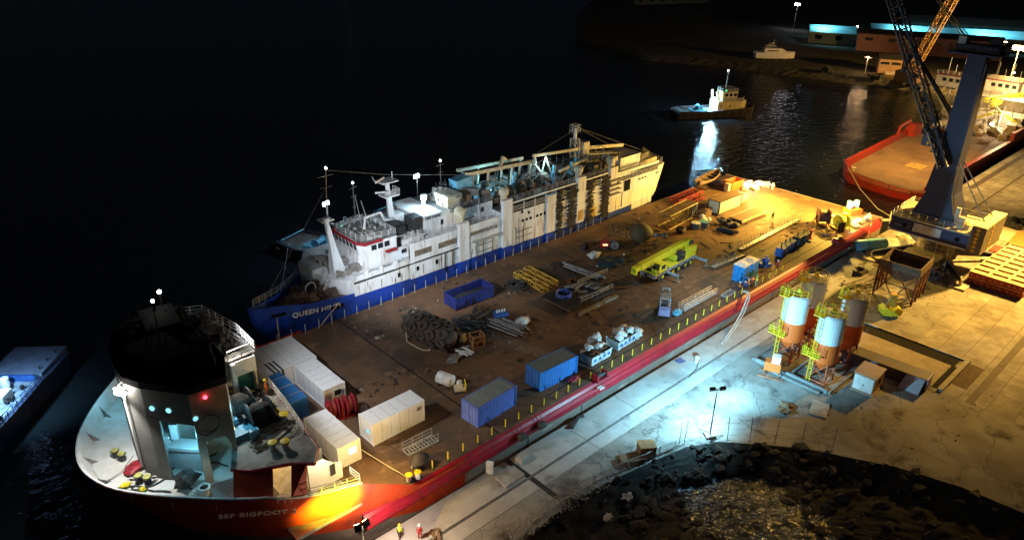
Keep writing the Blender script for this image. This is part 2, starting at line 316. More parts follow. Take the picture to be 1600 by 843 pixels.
    # far land
    land = M('far_land', (.040, .044, .030), (.025, .024, .016), .05, .95, ramp=(.35, .7), detail=9, c3=(.075, .06, .045), s3=.02, r3=(.5, .65))
    g = MB().prism([(262.05, -1.7), (262.05, 22), (256, 45), (249, 66), (243, 95), (237, 121), (223, 156), (232, 200), (300, 262), (520, 420), (1500, 900), (2400, 900), (2400, -400), (262.05, -400)], -3, lambda x, y: QZ)
    tag(g.build('far_shore', land), 'dark grassy far bank of the harbour', kind='structure')
    g = MB(); sh = [(258, 30), (256, 45), (249, 66), (243, 95), (237, 121), (223, 156)]
    rr = []
    for k in range(4):
        ring = []
        for a, b_ in zip(sh, sh[1:]):
            for i in range(14): p = Vector(a).lerp(Vector(b_), i / 14); ring.append((p.x - k * 1.6 + random.uniform(-.5, .5), p.y - .5 * k, QZ + .05 - k * .8 + random.uniform(-.25, .25)))
        rr.append(ring)
    g.loft(rr, close=False, cap=False); tag(g.build('shore_slope', M('shore', (.085, .078, .065), (.045, .04, .032), .8, .95)), 'pale stone edge of the far bank', kind='structure')
    # sunken pit (curbs, black strip painting the shaded recess)
    g = MB().box(50.6, 57.6, -27.6, -14, QZ - .05, QZ + .02); tag(g.build('pit_slab', M('pit_floor', (.36, .31, .24), (.26, .22, .17), .5, .9)), 'raised concrete slab within the pit', kind='structure')
    g = MB().box(57.7, 60.2, -28.0, -13.5, QZ - .04, QZ + .03).box(50.4, 57.69, -28.5, -27.7, QZ - .04, QZ + .03)
    tag(g.build('pit_shade_strip', black), 'black strip painted as the shade of the channel around the pit slab', kind='structure')
    g = MB().box(50, 60.5, -29.1, -28.5, QZ, QZ + .35).box(60.2, 60.6, -28.5, -13.5, QZ, QZ + .18); tag(g.build('pit_kerb', concrete), 'concrete kerb along the pit edge', kind='structure')
setting()
# ------------------------------------------------------------------ the barge ship
TOPO = [(-5, -.95), (-11, -.95), (-17.4, -.95), (-22, -.95), (-25.4, -.6), (-28, 1.2), (-30.7, 3.8), (-33.3, 6.7), (-35.5, 10), (-36.4, 14), (-35.6, 18), (-33.8, 21.4), (-31, 25), (-27, 29), (-22, 32.6), (-17.4, 34), (-11, 34), (-5, 34)]
WLO = [(-5, -.85), (-11, -.6), (-17.4, .4), (-20, 2), (-22.5, 3.8), (-24.5, 5.8), (-26.3, 8), (-27.8, 10.5), (-28.8, 13), (-29.2, 15.5), (-28.8, 18), (-28, 21), (-26.5, 24), (-24.5, 27), (-21.5, 30), (-17.4, 32.6), (-11, 33.6), (-5, 33.9)]
def crom(P_, n=4, i0=2, i1=16):
    out = list(P_[:i0])
    for i in range(i0, i1 - 1):
        p0, p1, p2, p3 = [Vector(P_[max(0, min(len(P_) - 1, j))]) for j in (i - 1, i, i + 1, i + 2)]
        for k in range(n):
            t = k / n; v = .5 * ((2 * p1) + (p2 - p0) * t + (2 * p0 - 5 * p1 + 4 * p2 - p3) * t * t + (3 * p1 - p0 - 3 * p2 + p3) * t ** 3); out.append((v.x, v.y))
    return out + list(P_[i1 - 1:])
TOPO = crom(TOPO); WLO = crom(WLO); NB = len(TOPO)
def ztop(x): return 11.6 if x < -26 else (11.6 + (x + 26) * -.45 if x < -22.2 else max(8.5, 9.9 - (x + 22.2) * .29))
def barge():
    t = thing('semi_submersible_barge', 'long flat barge ship with red edge, rust brown cargo deck and white forecastle', 'ship', (30, 16, 0))
    dm = bpy.data.materials.new('barge_deck'); dm.use_nodes = True; N = dm.node_tree.nodes; L = dm.node_tree.links; b = N['Principled BSDF']; b.inputs['Roughness'].default_value = .72
    tc = N.new('ShaderNodeTexCoord')
    def noi(s, r0, r1, st=(1, 1, 1), d=8, ro=.65):
        mp = N.new('ShaderNodeMapping'); mp.inputs['Scale'].default_value = st; n = N.new('ShaderNodeTexNoise'); n.inputs['Scale'].default_value = s; n.inputs['Detail'].default_value = d; n.inputs['Roughness'].default_value = ro
        cr = N.new('ShaderNodeValToRGB'); cr.color_ramp.elements[0].position = r0; cr.color_ramp.elements[1].position = r1; L.new(tc.outputs['Object'], mp.inputs[0]); L.new(mp.outputs[0], n.inputs['Vector']); L.new(n.outputs['Fac'], cr.inputs[0]); return cr.outputs[0], n.outputs['Fac']
    def mix(f, a, c):
        m_ = N.new('ShaderNodeMixRGB'); L.new(f, m_.inputs[0])
        if isinstance(a, tuple): m_.inputs[1].default_value = (*a, 1)
        else: L.new(a, m_.inputs[1])
        m_.inputs[2].default_value = (*c, 1); return m_.outputs[0]
    f1, h = noi(.13, .40, .60); f2, _ = noi(.5, .56, .70); f3, _ = noi(.22, .60, .70, (1, 2.4, 1)); f4, _ = noi(2.2, .56, .72); f5, _ = noi(.45, .62, .70, (.25, 2, 1))
    c = mix(f1, (.185, .095, .044), (.078, .047, .028)); c = mix(f2, c, (.26, .155, .08)); c = mix(f3, c, (.030, .022, .018)); c = mix(f4, c, (.10, .068, .045)); c = mix(f5, c, (.20, .145, .09))
    br = N.new('ShaderNodeTexBrick'); br.inputs['Brick Width'].default_value = 12.3; br.inputs['Row Height'].default_value = 8.2; br.inputs['Scale'].default_value = 1; br.inputs['Mortar Size'].default_value = .05; br.inputs['Color1'].default_value = (1, 1, 1, 1); br.inputs['Color2'].default_value = (.86, .86, .86, 1); br.inputs['Mortar'].default_value = (.55, .5, .5, 1); br.offset = 0
    L.new(tc.outputs['Object'], br.inputs['Vector'])
    mu = N.new('ShaderNodeMixRGB'); mu.blend_type = 'MULTIPLY'; mu.inputs[0].default_value = .8; L.new(c, mu.inputs[1]); L.new(br.outputs['Color'], mu.inputs[2]); L.new(mu.outputs[0], b.inputs['Base Color'])
    bp = N.new('ShaderNodeBump'); bp.inputs['Strength'].default_value = .35; bp.inputs['Distance'].default_value = .06; L.new(h, bp.inputs['Height']); L.new(bp.outputs[0], b.inputs['Normal'])
    # cargo deck
    g = MB().prism([(-17.6, -.35), (98.4, -.35), (98.4, 33.3), (-17.6, 33.3)], 4.0, DK); g.build('cargo_deck', dm, t)
    g = MB().box(.1, .32, -.2, 33.2, DK - .02, DK + .012).box(9, 97, 1.15, 1.3, DK - .02, DK + .012).box(-17, 97, 6.1, 6.16, DK - .02, DK + .008).box(40, 40.15, 1.4, 33.2, DK - .02, DK + .01).box(80, 80.12, 1.4, 33.2, DK - .02, DK + .01)
    g.build('deck_seam', M('seam', (.02, .016, .013), None, 1, .8), t)
    rnd = random.Random(2)
    st_ = M('oil_stain', (.025, .02, .016), (.05, .035, .025), 1.5, .55)
    for i in range(26):
        x, y = rnd.uniform(3, 94), rnd.uniform(2, 31); n_ = 12; a0 = rnd.uniform(.3, 1.1); b0 = rnd.uniform(.2, .6)
        MB().add([(x + a0 * math.cos(k * 2 * math.pi / n_) * rnd.uniform(.7, 1.2), y + b0 * math.sin(k * 2 * math.pi / n_) * rnd.uniform(.7, 1.2), DK + .005) for k in range(n_)], [tuple(range(n_))]).build('oil_stain', st_, t)
    # side belt
    sec = [(-.3, DK - .01), (-.62, 4.35), (-.95, 3.9), (-1.12, 3.4), (-1.12, 3.05), (-1.0, 2.75)]
    g = MB(); xs = [-17.4, -5, 20, 60, 97.6, 98.6]
    def seca(y, x):
        k = 1 if x < 98 else .55
        return y * k
    g.loft([[(x, seca(y, x), z) for y, z in sec] + [(x, .3, 2.75), (x, .3, DK - .05)] for x in xs])
    for z, y in ((3.42, -1.15), (4.0, -.93)): g.tube((-17, y, z), (98, y, z), .07, 5)
    g.build('side_belt', hullred, t)
    g = MB(); rnd = random.Random(4)
    for x in range(-10, 98, 7): g.box(x, x + .05, -1.14, -1.1, 2.8, 3.45)
    for i in range(46): x = rnd.uniform(-12, 96); l_ = rnd.uniform(.3, 2.4); z = rnd.uniform(2.85, 3.5); g.box(x, x + l_, -1.135, -1.10, z, z + rnd.uniform(.03, .16))
    for i in range(40): x = rnd.uniform(-4, 97); g.box(x, x + rnd.uniform(.1, .8), -1.0 if False else -.93, -.87, rnd.uniform(.4, 1.4), rnd.uniform(1.8, 2.6))
    g.build('scuff_marks', M('scuff', (.07, .035, .03), (.14, .1, .08), 1, .8), t)
    g = MB().loft([[(x, y, z) for y, z in ((-.98, 2.75), (-.88, -2), (.5, -2), (.5, 2.75))] for x in (-5.2, 98.3)])
    g.box(-5, 98.3, .4, 33.5, -2, 4.0)
    for x in range(4, 98, 9): g.tube((x, -1.02, 2.6), (x, -.95, 0), .05, 4)
    g.build('lower_hull', hullbrown, t)
    g = MB().box(98.35, 98.75, -.8, 33.6, -1, DK + .12); g.build('stern_edge', hullbrown, t)
    # bow shell: rings from waterline to the belt line, then red to the rim
    def shell(t0, t1, k=6):
        rr = []
        for j in range(k + 1):
            tt = t0 + (t1 - t0) * j / k; ring = []
            for (tx, ty), (wx, wy) in zip(TOPO, WLO):
                zt = DK - .02 if tx > -17 else ztop(tx); z = -2 + (zt + 2) * tt; f_ = max(0, z / zt) ** .85 if zt else 0
                f_ = min(1, f_); ring.append((wx + (tx - wx) * f_, wy + (ty - wy) * f_, z))
            rr.append(ring)
        return rr
    g = MB().loft(shell(0, .46, 5), close=False, cap=False); g.build('bow_lower_hull', hullbrown, t, smooth=True)
    g = MB().loft(shell(.46, 1, 6), close=False, cap=False); g.build('bow_hull', bowred, t, smooth=True)
    # inner face of the bulwark, rim
    CC = Vector((-22, 16))
    def inn(x, y, k): d = (CC - Vector((x, y))).normalized() if x < -24 else Vector((0, 1 if y < 16 else -1)); return (x + d.x * k, y + d.y * k)
    TI = [inn(x, y, .3) for x, y in TOPO[2:NB-2]]
    g = MB(); lo = []
    for (x, y), (wx, wy) in zip(TOPO[2:NB-2], WLO[2:NB-2]):
        zt_ = ztop(x); zl = 10.2 if x < -24 else 6.0; f_ = ((zl) / zt_) ** .85; q_ = inn(wx + (x - wx) * f_, wy + (y - wy) * f_, .35); lo.append((*q_, zl))
    g.loft([lo, [(x, y, ztop(tx_[0]) + .03) for (x, y), tx_ in zip(TI, TOPO[2:NB-2])]], close=False, cap=False); g.build('bulwark_lining', greywhite, t)
    g = MB().path([((a[0] + c_[0]) / 2, (a[1] + c_[1]) / 2, ztop(a[0])) for a, c_ in zip(TOPO[2:NB-2], TI)], .14, 6); g.build('bulwark_rim', white, t)
    g = MB().prism([(-24.2, 1.0), (-25.4, .7)] + [(q[0], q[1]) for q in lo if q[0] < -26] + [(-24.2, 30)], 9.9, 10.25); g.build('forecastle_deck', greywhite, t)
    g = MB()
    for (x, y) in TI[14:42:4]:
        d = (Vector((-27, 14)) - Vector((x, y))).normalized(); a = math.atan2(d.y, d.x)
        g = MB(); g.T = Matrix.Translation((x, y, 10.25)) @ Matrix.Rotation(a, 4, 'Z'); g.add([(0, -.04, 0), (1.3, -.04, 0), (0, -.04, 1.2), (0, .04, 0), (1.3, .04, 0), (0, .04, 1.2)], [(0, 1, 2), (5, 4, 3), (0, 3, 4, 1), (1, 4, 5, 2), (0, 2, 5, 3)]); g.T = None; g.build('bulwark_bracket', steel, t)
    # after low deck + closed wall to cargo deck
    g = MB().box(-24.2, -17.45, -.6, 33, 5.7, 6.05); g.build('mooring_deck', deckgrey, t)
    g = MB().box(-17.5, -17.3, 9, 33.4, DK, 6.9); g.box(-17.5, -17.38, -.3, 9, DK, 6.05); g.build('break_wall', greywhite, t)
    # red wall with openings at the side
    def pan(u0, u1, v0, v1):   # ruled panel between the rim and the winch deck edge
        B0, B1 = Vector(u0), Vector(u1); T0, T1 = Vector(v0), Vector(v1); n = Vector((.12, .25, 0))
        g.add([B0, B1, T1, T0, B0 + n, B1 + n, T1 + n, T0 + n], [(0, 1, 2, 3), (7, 6, 5, 4), (0, 4, 5, 1), (1, 5, 6, 2), (2, 6, 7, 3), (3, 7, 4, 0)])
    g = MB(); pan((-28.2, 1.4, 11.3), (-25.6, -.5, 11.3), (-27.0, 3.7, 12.6), (-24.3, 1.85, 12.6)); pan((-24.2, -.75, 10.6), (-22.9, -.8, 9.9), (-22.9, 1.2, 12.6), (-21.9, .3, 12.6)); g.build('side_wall', bowred, t)
    # inner wall (lit white) with a curved top
    pr = [(-20.4, 6.05), (-16.9, 6.05)] + [(-16.9 - 3.5 * k / 10, 7.9 + 3.9 * (k / 10) ** 1.7) for k in range(11)]
    g = MB().side(pr, 3.6, 3.8); g.build('curved_bulkhead', cabinw, t)
    g = MB().box(-24.1, -20.4, 4.4, 4.6, 6.05, 12.4).box(-20.6, -20.4, 3.7, 14, 6.05, 12.4).box(-27, -24.1, 9.7, 9.9, 10.25, 12.4); g.build('deckhouse_wall', cream, t)
    for x, z in ((-23.3, 10.2), (-22.5, 10.2), (-18.2, 6.9), (-19.4, 9.4)):
        o = MB().box(x, x + .55, 3.54 if x > -20.4 else 4.34, 3.6 if x > -20.4 else 4.4, z, z + 1.3).build('window', E_soft if x < -20.4 else dark, t)
    g = MB().rail([(-22.6, -.8, 9.9), (-17.6, -.8, 8.5)], 1.0, 1.2, .04).rail([(-25.3, -.6, 10.9), (-24.2, -.75, 10.3)], .9, .6, .035).rail([(-17.5, -.7, 8.5), (-17.4, 1.2, 8.1)], 1, 1); g.build('side_railing', white, t)
    # winch deck
    WD = [(-27.1, 3.9), (-25.9, 2.55), (-22.95, 1.2), (-21.45, -.15), (-20.2, 1.45), (-19.4, 7.5), (-18.9, 13.2), (-19.4, 15.6), (-24.2, 15.6), (-24.6, 9)]
    g = MB().prism(WD, 12.45, 12.7); g.build('winch_deck', M('winch_deck_paint', (.34, .33, .30), (.17, .15, .13), .7, .7, ramp=(.4, .65), c3=(.08, .06, .05), s3=.9, r3=(.6, .7), bump=.2), t)
    g = MB().path([(x, y, 12.58) for x, y in WD[:7]], .16, 5); g.build('deck_edge_trim', hullred, t)
    g = MB().rail([(-20.1, 4, 12.7), (-19.4, 9, 12.7), (-18.9, 14, 12.7), (-20.4, 16.4, 12.7), (-22.6, 16.4, 12.7)], 1.1, 1.3, .045); g.rail([(-22.6, 16.4, 12.7), (-24.3, 16.9, 15.5)], 1.0, 1.2, .04); g.build('deck_railing', white, t)
    # winches
    for cx_, cy_, s_ in ((-23.2, 10.4, 1.25), (-22.3, 8.2, 1.05)):
        g = MB().lathe([(1.15 * s_, -1.1), (1.15 * s_, -.95), (.6 * s_, -.9), (.6 * s_, .9), (1.15 * s_, .95), (1.15 * s_, 1.1)], (cx_, cy_, 13.9), 18, 'X'); g.box(cx_ - 1.5, cx_ + 1.5, cy_ - .9, cy_ + .9, 12.7, 13.1).box(cx_ - 1.55, cx_ - 1.3, cy_ - .3, cy_ + .3, 13.1, 14.1).box(cx_ + 1.3, cx_ + 1.55, cy_ - .3, cy_ + .3, 13.1, 14.1)
        wn_ = g.build('winch', dark, t); g = MB().lathe([(.64 * s_, -.8), (.9 * s_, -.4), (.9 * s_, .4), (.64 * s_, .8)], (cx_, cy_, 13.9), 14, 'X'); c_ = g.build('rope_coil', ropedark, t)
    g = MB().box(-25.2, -23.2, 6.8, 8.3, 12.7, 13.3).box(-25.1, -24.2, 8.5, 9.6, 12.7, 13.9).box(-24.1, -23.3, 6.2, 6.7, 12.7, 13.6); g.build('winch_bed', cyanblue, t)
    for (x, y) in ((-20.9, 7.9), (-20.5, 7.0), (-23.2, 3.9), (-22.3, 3.3)):
        g = MB().lathe([(.3, 12.7), (.3, 13.3), (.4, 13.35)], (x, y, 0), 12); bo = g.build('bollard', galv, t)
        MB().lathe([(.42, 13.35), (.42, 13.5), (.05, 13.55)], (x, y, 0), 12).build('bollard_cap', yellow, t)
    g = MB()
    for i in range(34):
        x, y = random.uniform(-24.8, -20.2), random.uniform(8, 15.6); g.cb((x, y, 12.9 + random.random() * .5), (random.uniform(.3, 1.6), random.uniform(.08, .5), random.uniform(.1, .7)), random.uniform(0, 3))
    for i in range(14): a = (random.uniform(-24, -20.5), random.uniform(6, 15), 13.2); g.tube(a, (a[0] + random.uniform(-2, 2), a[1] + random.uniform(-2, 2), 13 + random.random()), .05, 4)
    g.build('deck_machinery', dark, t)
    g = MB()
    for i in range(10): x, y = random.uniform(-23.5, -20), random.uniform(9, 15); g.cb((x, y, 13.1), (.8, .12, .12), random.uniform(0, 3))
    g.build('lashing_bar', yellow, t)
    g = MB()
    for k in range(3):
        pts = []
        for i in range(26): a = i * .7 + k; pts.append((-22.4 + 2.2 * math.sin(a * .7 + k) , 5.6 + 1.3 * math.cos(a * .5 + k * 2) , 12.76 + .03 * k))
        g.path(pts, .05, 4)
    g.build('loose_rope', rope, t)
    # tower
    FP = [(-31.9, 13.4), (-31.9, 11.4), (-31.2, 9.8), (-28.6, 6.3), (-25.6, 5.9), (-24.4, 9), (-23.9, 18.0), (-25.2, 20.9), (-28, 21.4), (-30.2, 19.2), (-31.4, 16.5)]
    z0, z1 = 10.25, 19.8
    def wallseg(g, a, b_, za, zb, th=.25):
        a = Vector(a); b_ = Vector(b_); n = Vector((-(b_ - a).y, (b_ - a).x)).normalized() * th
        P_ = [a, b_, b_ + n, a + n]; g.prism([tuple(p) for p in P_], za, zb)
    g = MB()
    # front-left rounded nose and solid walls
    for a, b_ in ((FP[0], FP[1]), (FP[1], FP[2])): wallseg(g, a, b_, z0, z1)
    for i in range(5, 11): wallseg(g, FP[i], FP[(i + 1) % 11], z0 if i > 5 else 12.7, z1)
    A = Vector(FP[2]); B = Vector(FP[3])
    # face A-B with recess opening: t .0-.22 solid, .22-.86 open between z 10.4..16, above solid
    l = lambda k: tuple(A.lerp(B, k))
    wallseg(g, l(0), l(.25), z0, z1); wallseg(g, l(.25), l(1), 16.6, z1)
    g.build('tower_wall', M('tower_face', (.15, .145, .13), (.10, .095, .085), .6, .6, ramp=(.4, .9), bump=.15), t)
    g = MB(); C = Vector(FP[4]); l2 = lambda k: tuple(B.lerp(C, k))
    wallseg(g, l2(0), l2(1), 14.6, z1); wallseg(g, l2(0), l2(.22), z0, 14.6); wallseg(g, l2(.86), l2(1), z0, 14.6)
    for k in range(6): a_ = .86 - .12 * (1 - math.cos(k / 5 * math.pi / 2)); wallseg(g, l2(.86 - .03 * (k + 1)), l2(.86 - .03 * k), 14.6 - .9 * (1 - k / 6) ** 2, 14.6)
    wallseg(g, FP[4], FP[5], 12.7, z1)
    g.build('tower_side', tan, t)
    g = MB(); wallseg(g, (-30.4, 12.4), (-24.4, 10.0), z0, 16.5); g.build('recess_back_wall', M('recess_paint', (.42, .40, .36), None, 1, .6), t)
    # lockers / equipment inside the recess
    g = MB(); g.cb((-30.2, 11.0, 13.2), (1.6, 1.0, 1.4), -.6).cb((-29.2, 10.2, 14.2), (.6, .6, 1.6), -.6).cb((-28.6, 9.6, 12.6), (3.2, 1.4, .3), -.85); g.cb((-28.9, 9.2, 11.4), (3.6, .15, 2.4), -.9); g.build('recess_locker', cabinw, t)
    RF = []
    for i in range(11):
        p0, p1, p2, p3 = [Vector(FP[(i + j) % 11]) for j in (-1, 0, 1, 2)]
        for k in range(4): t_ = k / 4; v = .5 * ((2 * p1) + (p2 - p0) * t_ + (2 * p0 - 5 * p1 + 4 * p2 - p3) * t_ * t_ + (3 * p1 - p0 - 3 * p2 + p3) * t_ ** 3); RF.append(v)
    cR = Vector((-27.8, 13.6)); g = MB(); g.loft([[(*(cR + (Vector(v) - cR) * k), z1 + h) for v in FP] for k, h in ((1.0, 0), (1.03, .05), (1.03, .3))]); g.loft([[(*(cR + (Vector(v) - cR) * k), z1 + h) for v in FP] for k, h in ((1.03, .3), (1.03, .7), (1.0, .7), (1.0, .3))], cap=False)
    for (x, y, w_, d_, h_, a_) in ((-28.6, 12, 3.6, 5, 1.5, .2), (-26.6, 17.2, 3, 4.4, 1.7, -.15), (-29.2, 17.6, 2, 2.4, 1.3, .4), (-26.4, 9.6, 2.2, 2.6, 1.2, .1), (-29.6, 9.4, 1.4, 1.2, 1.1, .7), (-25.2, 13, 1.2, 4, 1.2, 0)): g.cb((x, y, z1 + .3 + h_ / 2), (w_, d_, h_), a_)
    for i in range(26): u_ = random.random(); g.cb((-25.6 + random.uniform(-.8, 1.6), 9 + 12 * u_, z1 + random.uniform(.2, 1.6)), (random.uniform(.2, 1.2), random.uniform(.2, 1.0), random.uniform(.2, .9)), random.uniform(0, 3))
    for i in range(9): x, y = random.uniform(-30, -25), random.uniform(9, 20); g.tube((x, y, z1 + .3), (x + random.uniform(-.3, .3), y, z1 + random.uniform(1.8, 3)), .05, 4)
    g.build('tower_roof', black, t)  # black colour stands in for the unlit roof
    g = MB(); 
    for k in range(9): g.cb((-29.5 + k * .55, 16 + (k % 3), z1 + 1.7), (.7, .9, .5), k)
    g.tube((-26.5, 18.6, 19.5), (-26.5, 18.6, 22.6), .12, 6).tube((-25.6, 19.2, 19.5), (-25.6, 19.2, 23.0), .08, 6); g.build('roof_equipment', black, t)  # black here too carries the missing light on the roof
    g = MB()
    for z in (12.6, 15, 17): g.cb(((A.x + B.x) / 2 - .08, (A.y + B.y) / 2 - .07, z), ((B - A).length * .99, .03, .05), math.atan2((B - A).y, (B - A).x)) if z > 16.7 else None
    for k in range(20): z = 10.6 + k * .4; g.tube((-31.98, 12.3, z), (-31.98, 12.8, z), .03, 4)
    for y in (12.3, 12.8): g.tube((-32.0, y, 10.3), (-32.0, y, 19.6), .035, 4)
    for k in range(5): x = -28.2 + k * .62; g.tube((x, 6.28 - .07 * k, 15.0), (x, 6.26 - .07 * k, 18.7), .02, 4)
    g.rail([(-25.6, 7.4, z1 + .5), (-25, 10, z1 + .5), (-24.6, 17, z1 + .5)], 1.0, 1.2, .03); g.build('tower_fittings', dark, t)
    for (u, z) in ((.17, 17.9), (.52, 17.9)):
        a = A.lerp(B, u); n = Vector(((B - A).y, -(B - A).x)).normalized(); g = MB(); g.T = Matrix.Translation((a.x + n.x * .04, a.y + n.y * .04, z)) @ Matrix.Rotation(math.atan2(n.y, n.x), 4, 'Z'); g.lathe([(.24, 0), (.24, .06), (.01, .07)], n=12, axis='X'); g.T = None; g.build('porthole', EM('porthole_glow', (.3, .8, .95), 1.3), t)
    a = B.lerp(C, .06); MB().lathe([(.22, 0), (.22, -.06), (.01, -.07)], (a.x, a.y - .03, 17.3), 12, 'Y').build('porthole', EM('porthole_glow', (.3, .8, .95), 1.1), t)
    a = B.lerp(C, .4); MB().blob((a.x, a.y - .15, 19.1), (.17, .17, .17), 1, 0, 2).build('navigation_light', E_red, t)
    MB().ring((B.lerp(C, .35).x, 6.05, 16.3), .95, .05, 20, 'Y').build('painted_emblem', rust, t)
    MB().blob((-26.5, 18.6, 22.8), (.16,) * 3, 0, 0, 2).build('mast_light', E_white, t); MB().blob((-25.6, 19.2, 23.2), (.18,) * 3, 0, 0, 2).build('mast_light', E_white, t)
    # flood on the nose
    g = MB(); g.cb((-32.4, 11.2, 19.3), (.4, .9, .6), .5); g.build('floodlight', E_white, t)
    g = MB().path([(-32.0, 11.9, 19.7), (-32.6, 11.5, 19.6), (-32.0, 10.5, 19.5)], .1, 5).tube((-32.1, 11.4, 11), (-32.2, 11.4, 19.4), .12, 6); g.build('floodlight_bracket', white, t)
    # upper rail deck aft of the tower
    UD = [(-22.6, 13), (-19.8, 13.2), (-19.6, 17.5), (-20.6, 23.6), (-22.8, 24.6), (-24.2, 22)]
    g = MB().prism(UD, 16.9, 17.1); g.build('upper_deck', deckgrey, t)
    g = MB().rail([(-22.6, 13, 17.1), (-19.8, 13.2, 17.1), (-19.6, 17.5, 17.1), (-20.6, 23.6, 17.1), (-22.8, 24.6, 17.1)], 1.1, 1.2, .05); g.rail([(-20.4, 15, 17.1), (-21, 20, 17.1)], 1.0, 1.1, .04, 2); g.build('upper_railing', white, t)
    g = MB().box(-22.6, -22.2, 12.4, 12.9, 12.7, 17).box(-20.2, -20, 13.1, 13.4, 12.7, 17).box(-22.5, -20.2, 16.5, 24, 6, 16.9); g.box(-22.6, -20.1, 12.7, 12.8, 15.4, 17); g.build('upper_deck_support', white, t)
    g = MB().box(-22.2, -20.3, 13.6, 13.75, 12.7, 15.6).box(-20.35, -20.25, 13.5, 16.4, 12.7, 15.4); g.build('green_panel', green, t)
    g = MB()
    for i in range(40): g.cb((random.uniform(-23, -20.6), random.uniform(14.4, 23), 17.4 + random.random() * .6), (random.uniform(.2, 1), random.uniform(.1, .6), random.uniform(.1, .8)), random.uniform(0, 3))
    for i in range(12): g.tube((random.uniform(-23, -21), random.uniform(14.4, 23), 17.2), (random.uniform(-23, -21), random.uniform(14.4, 23), 18.4), .05, 4)
    g.build('deck_fittings', steel, t)
    g = MB().ring((-21.6, 20.4, 17.7), .5, .14).cb((-21.3, 19, 17.6), (.9, .3, .3), .7); g.build('yellow_hose', yellow, t)
    # forecastle gear
    for (x, y) in ((-33.2, 15.4), (-32.9, 14.5), (-32.8, 10.5), (-32.3, 9.8)):
        MB().lathe([(.3, 10.25), (.3, 10.9), (.4, 10.95)], (x, y, 0), 12).build('bollard', dark, t); MB().lathe([(.33, 10.95), (.33, 11.06), (.05, 11.1)], (x, y, 0), 12).build('bollard_cap', M('cap_yellow', (.42, .40, .10), None, 2, .5), t)
    g = MB()
    for k in range(8):
        pts = [(-35 + .55 * k, 10.6 + .25 * k, 10.34)]; p = Vector(pts[0]); a = random.uniform(-1.2, .2)
        for i in range(16): a += random.uniform(-.55, .55); p = p + Vector((math.cos(a), math.sin(a), 0)) * .5; p.y = max(p.y, 10.8 - (p.x + 35.5) * .95 + .6) ; pts.append(tuple(p))
        g.path(pts, .085, 4)
    g.path([(-35.3, 12.2, 10.4), (-33.6, 12.6, 10.5), (-32.2, 13.6, 10.9)], .04, 4); g.build('mooring_rope', ropedark, t)
    g = MB()
    for k in range(22): g.ring((-34.4 + .13 * k, 9.3 + .02 * k - .05 * (k % 2), 10.36), .1, .04, 6, 'Z' if k % 2 else 'X', 4)
    g.build('anchor_chain', steel, t)
    g = MB().blob((-33.9, 10.6, 10.5), (.45, .28, .25), 2, .2).blob((-33, 9.1, 10.45), (.28, .28, .28), 3, .1); g.build('yellow_float', yellow, t)
    g = MB(); 
    for k in range(8): g.ring((-32.9 + .1 * k, 12.2 + .06 * k, 10.5 + .08 * (k % 3)), .55, .09, 12)
    g.build('red_hose_coil', winred, t)
    g = MB()
    for k in range(9): g.ring((-29.7 + .06 * k, 5.2 - .03 * k, 10.5 + .09 * k), .85 - .05 * k, .1, 14)
    g.build('rope_coil', M('rope_pale', (.5, .5, .46), None, 6, .9), t)
    g = MB().blob((-29.9, 7.3, 11), (1.1, .8, .9), 4, .3); g.build('covered_winch', dark, t)
    # dark sheet painting the unlit deck beside the winch deck
    g = MB().prism([(-29.6, 4.2), (-25.6, .4), (-24.4, 1), (-24.4, 5.2), (-28.6, 6)], 10.26, 10.3); g.build('unlit_deck_shade', deckgrey, t)
    # lettering on the flared side
    cu = bpy.data.curves.new('ship_name', 'FONT'); cu.body = 'SSP BIGFOOT 2'; cu.size = .84; cu.extrude = .02; cu.space_character = 1.12; cu.offset = .022
    cu.materials.append(EM('name_paint', (.5, .4, .3), .0) if False else M('name_paint', (.85, .8, .7), (.7, .65, .55), 3, .6))
    tx = bpy.data.objects.new('ship_name', cu); COL.objects.link(tx)
    return t, tx
BARGE, NAMETXT = barge()
def text_mesh(tx, name):
    dg = bpy.context.evaluated_depsgraph_get(); me = bpy.data.meshes.new_from_object(tx.evaluated_get(dg)); me.name = name; cu = tx.data
    for k, m_ in enumerate(cu.materials):
        if k < len(me.materials): me.materials[k] = m_
        else: me.materials.append(m_)
    o = bpy.data.objects.new(name, me); COL.objects.link(o); bpy.data.objects.remove(tx); return o
def curve_parent(tx, parent, p0, p1, up, off=.06):
    # place a text so that it runs p0 -> p1 with the given up direction
    p0 = Vector(p0); p1 = Vector(p1); x = (p1 - p0).normalized(); up = Vector(up); n = x.cross(up).normalized(); y = n.cross(x)
    m_ = Matrix((x, y, n)).transposed().to_4x4(); m_.translation = p0 + n * off; tx.matrix_world = m_
    mw = m_; tx = text_mesh(tx, 'ship_name' if 'name' in tx.name else 'crane_mark'); tx.matrix_world = mw; tx.parent = parent; tx.matrix_parent_inverse = Matrix.Translation(parent.location).inverted()
curve_parent(NAMETXT, BARGE, (-29.3, 2.3, 10.0), (-22.6, -1.15, 9.0), (-.15, -.25, 1), .3)
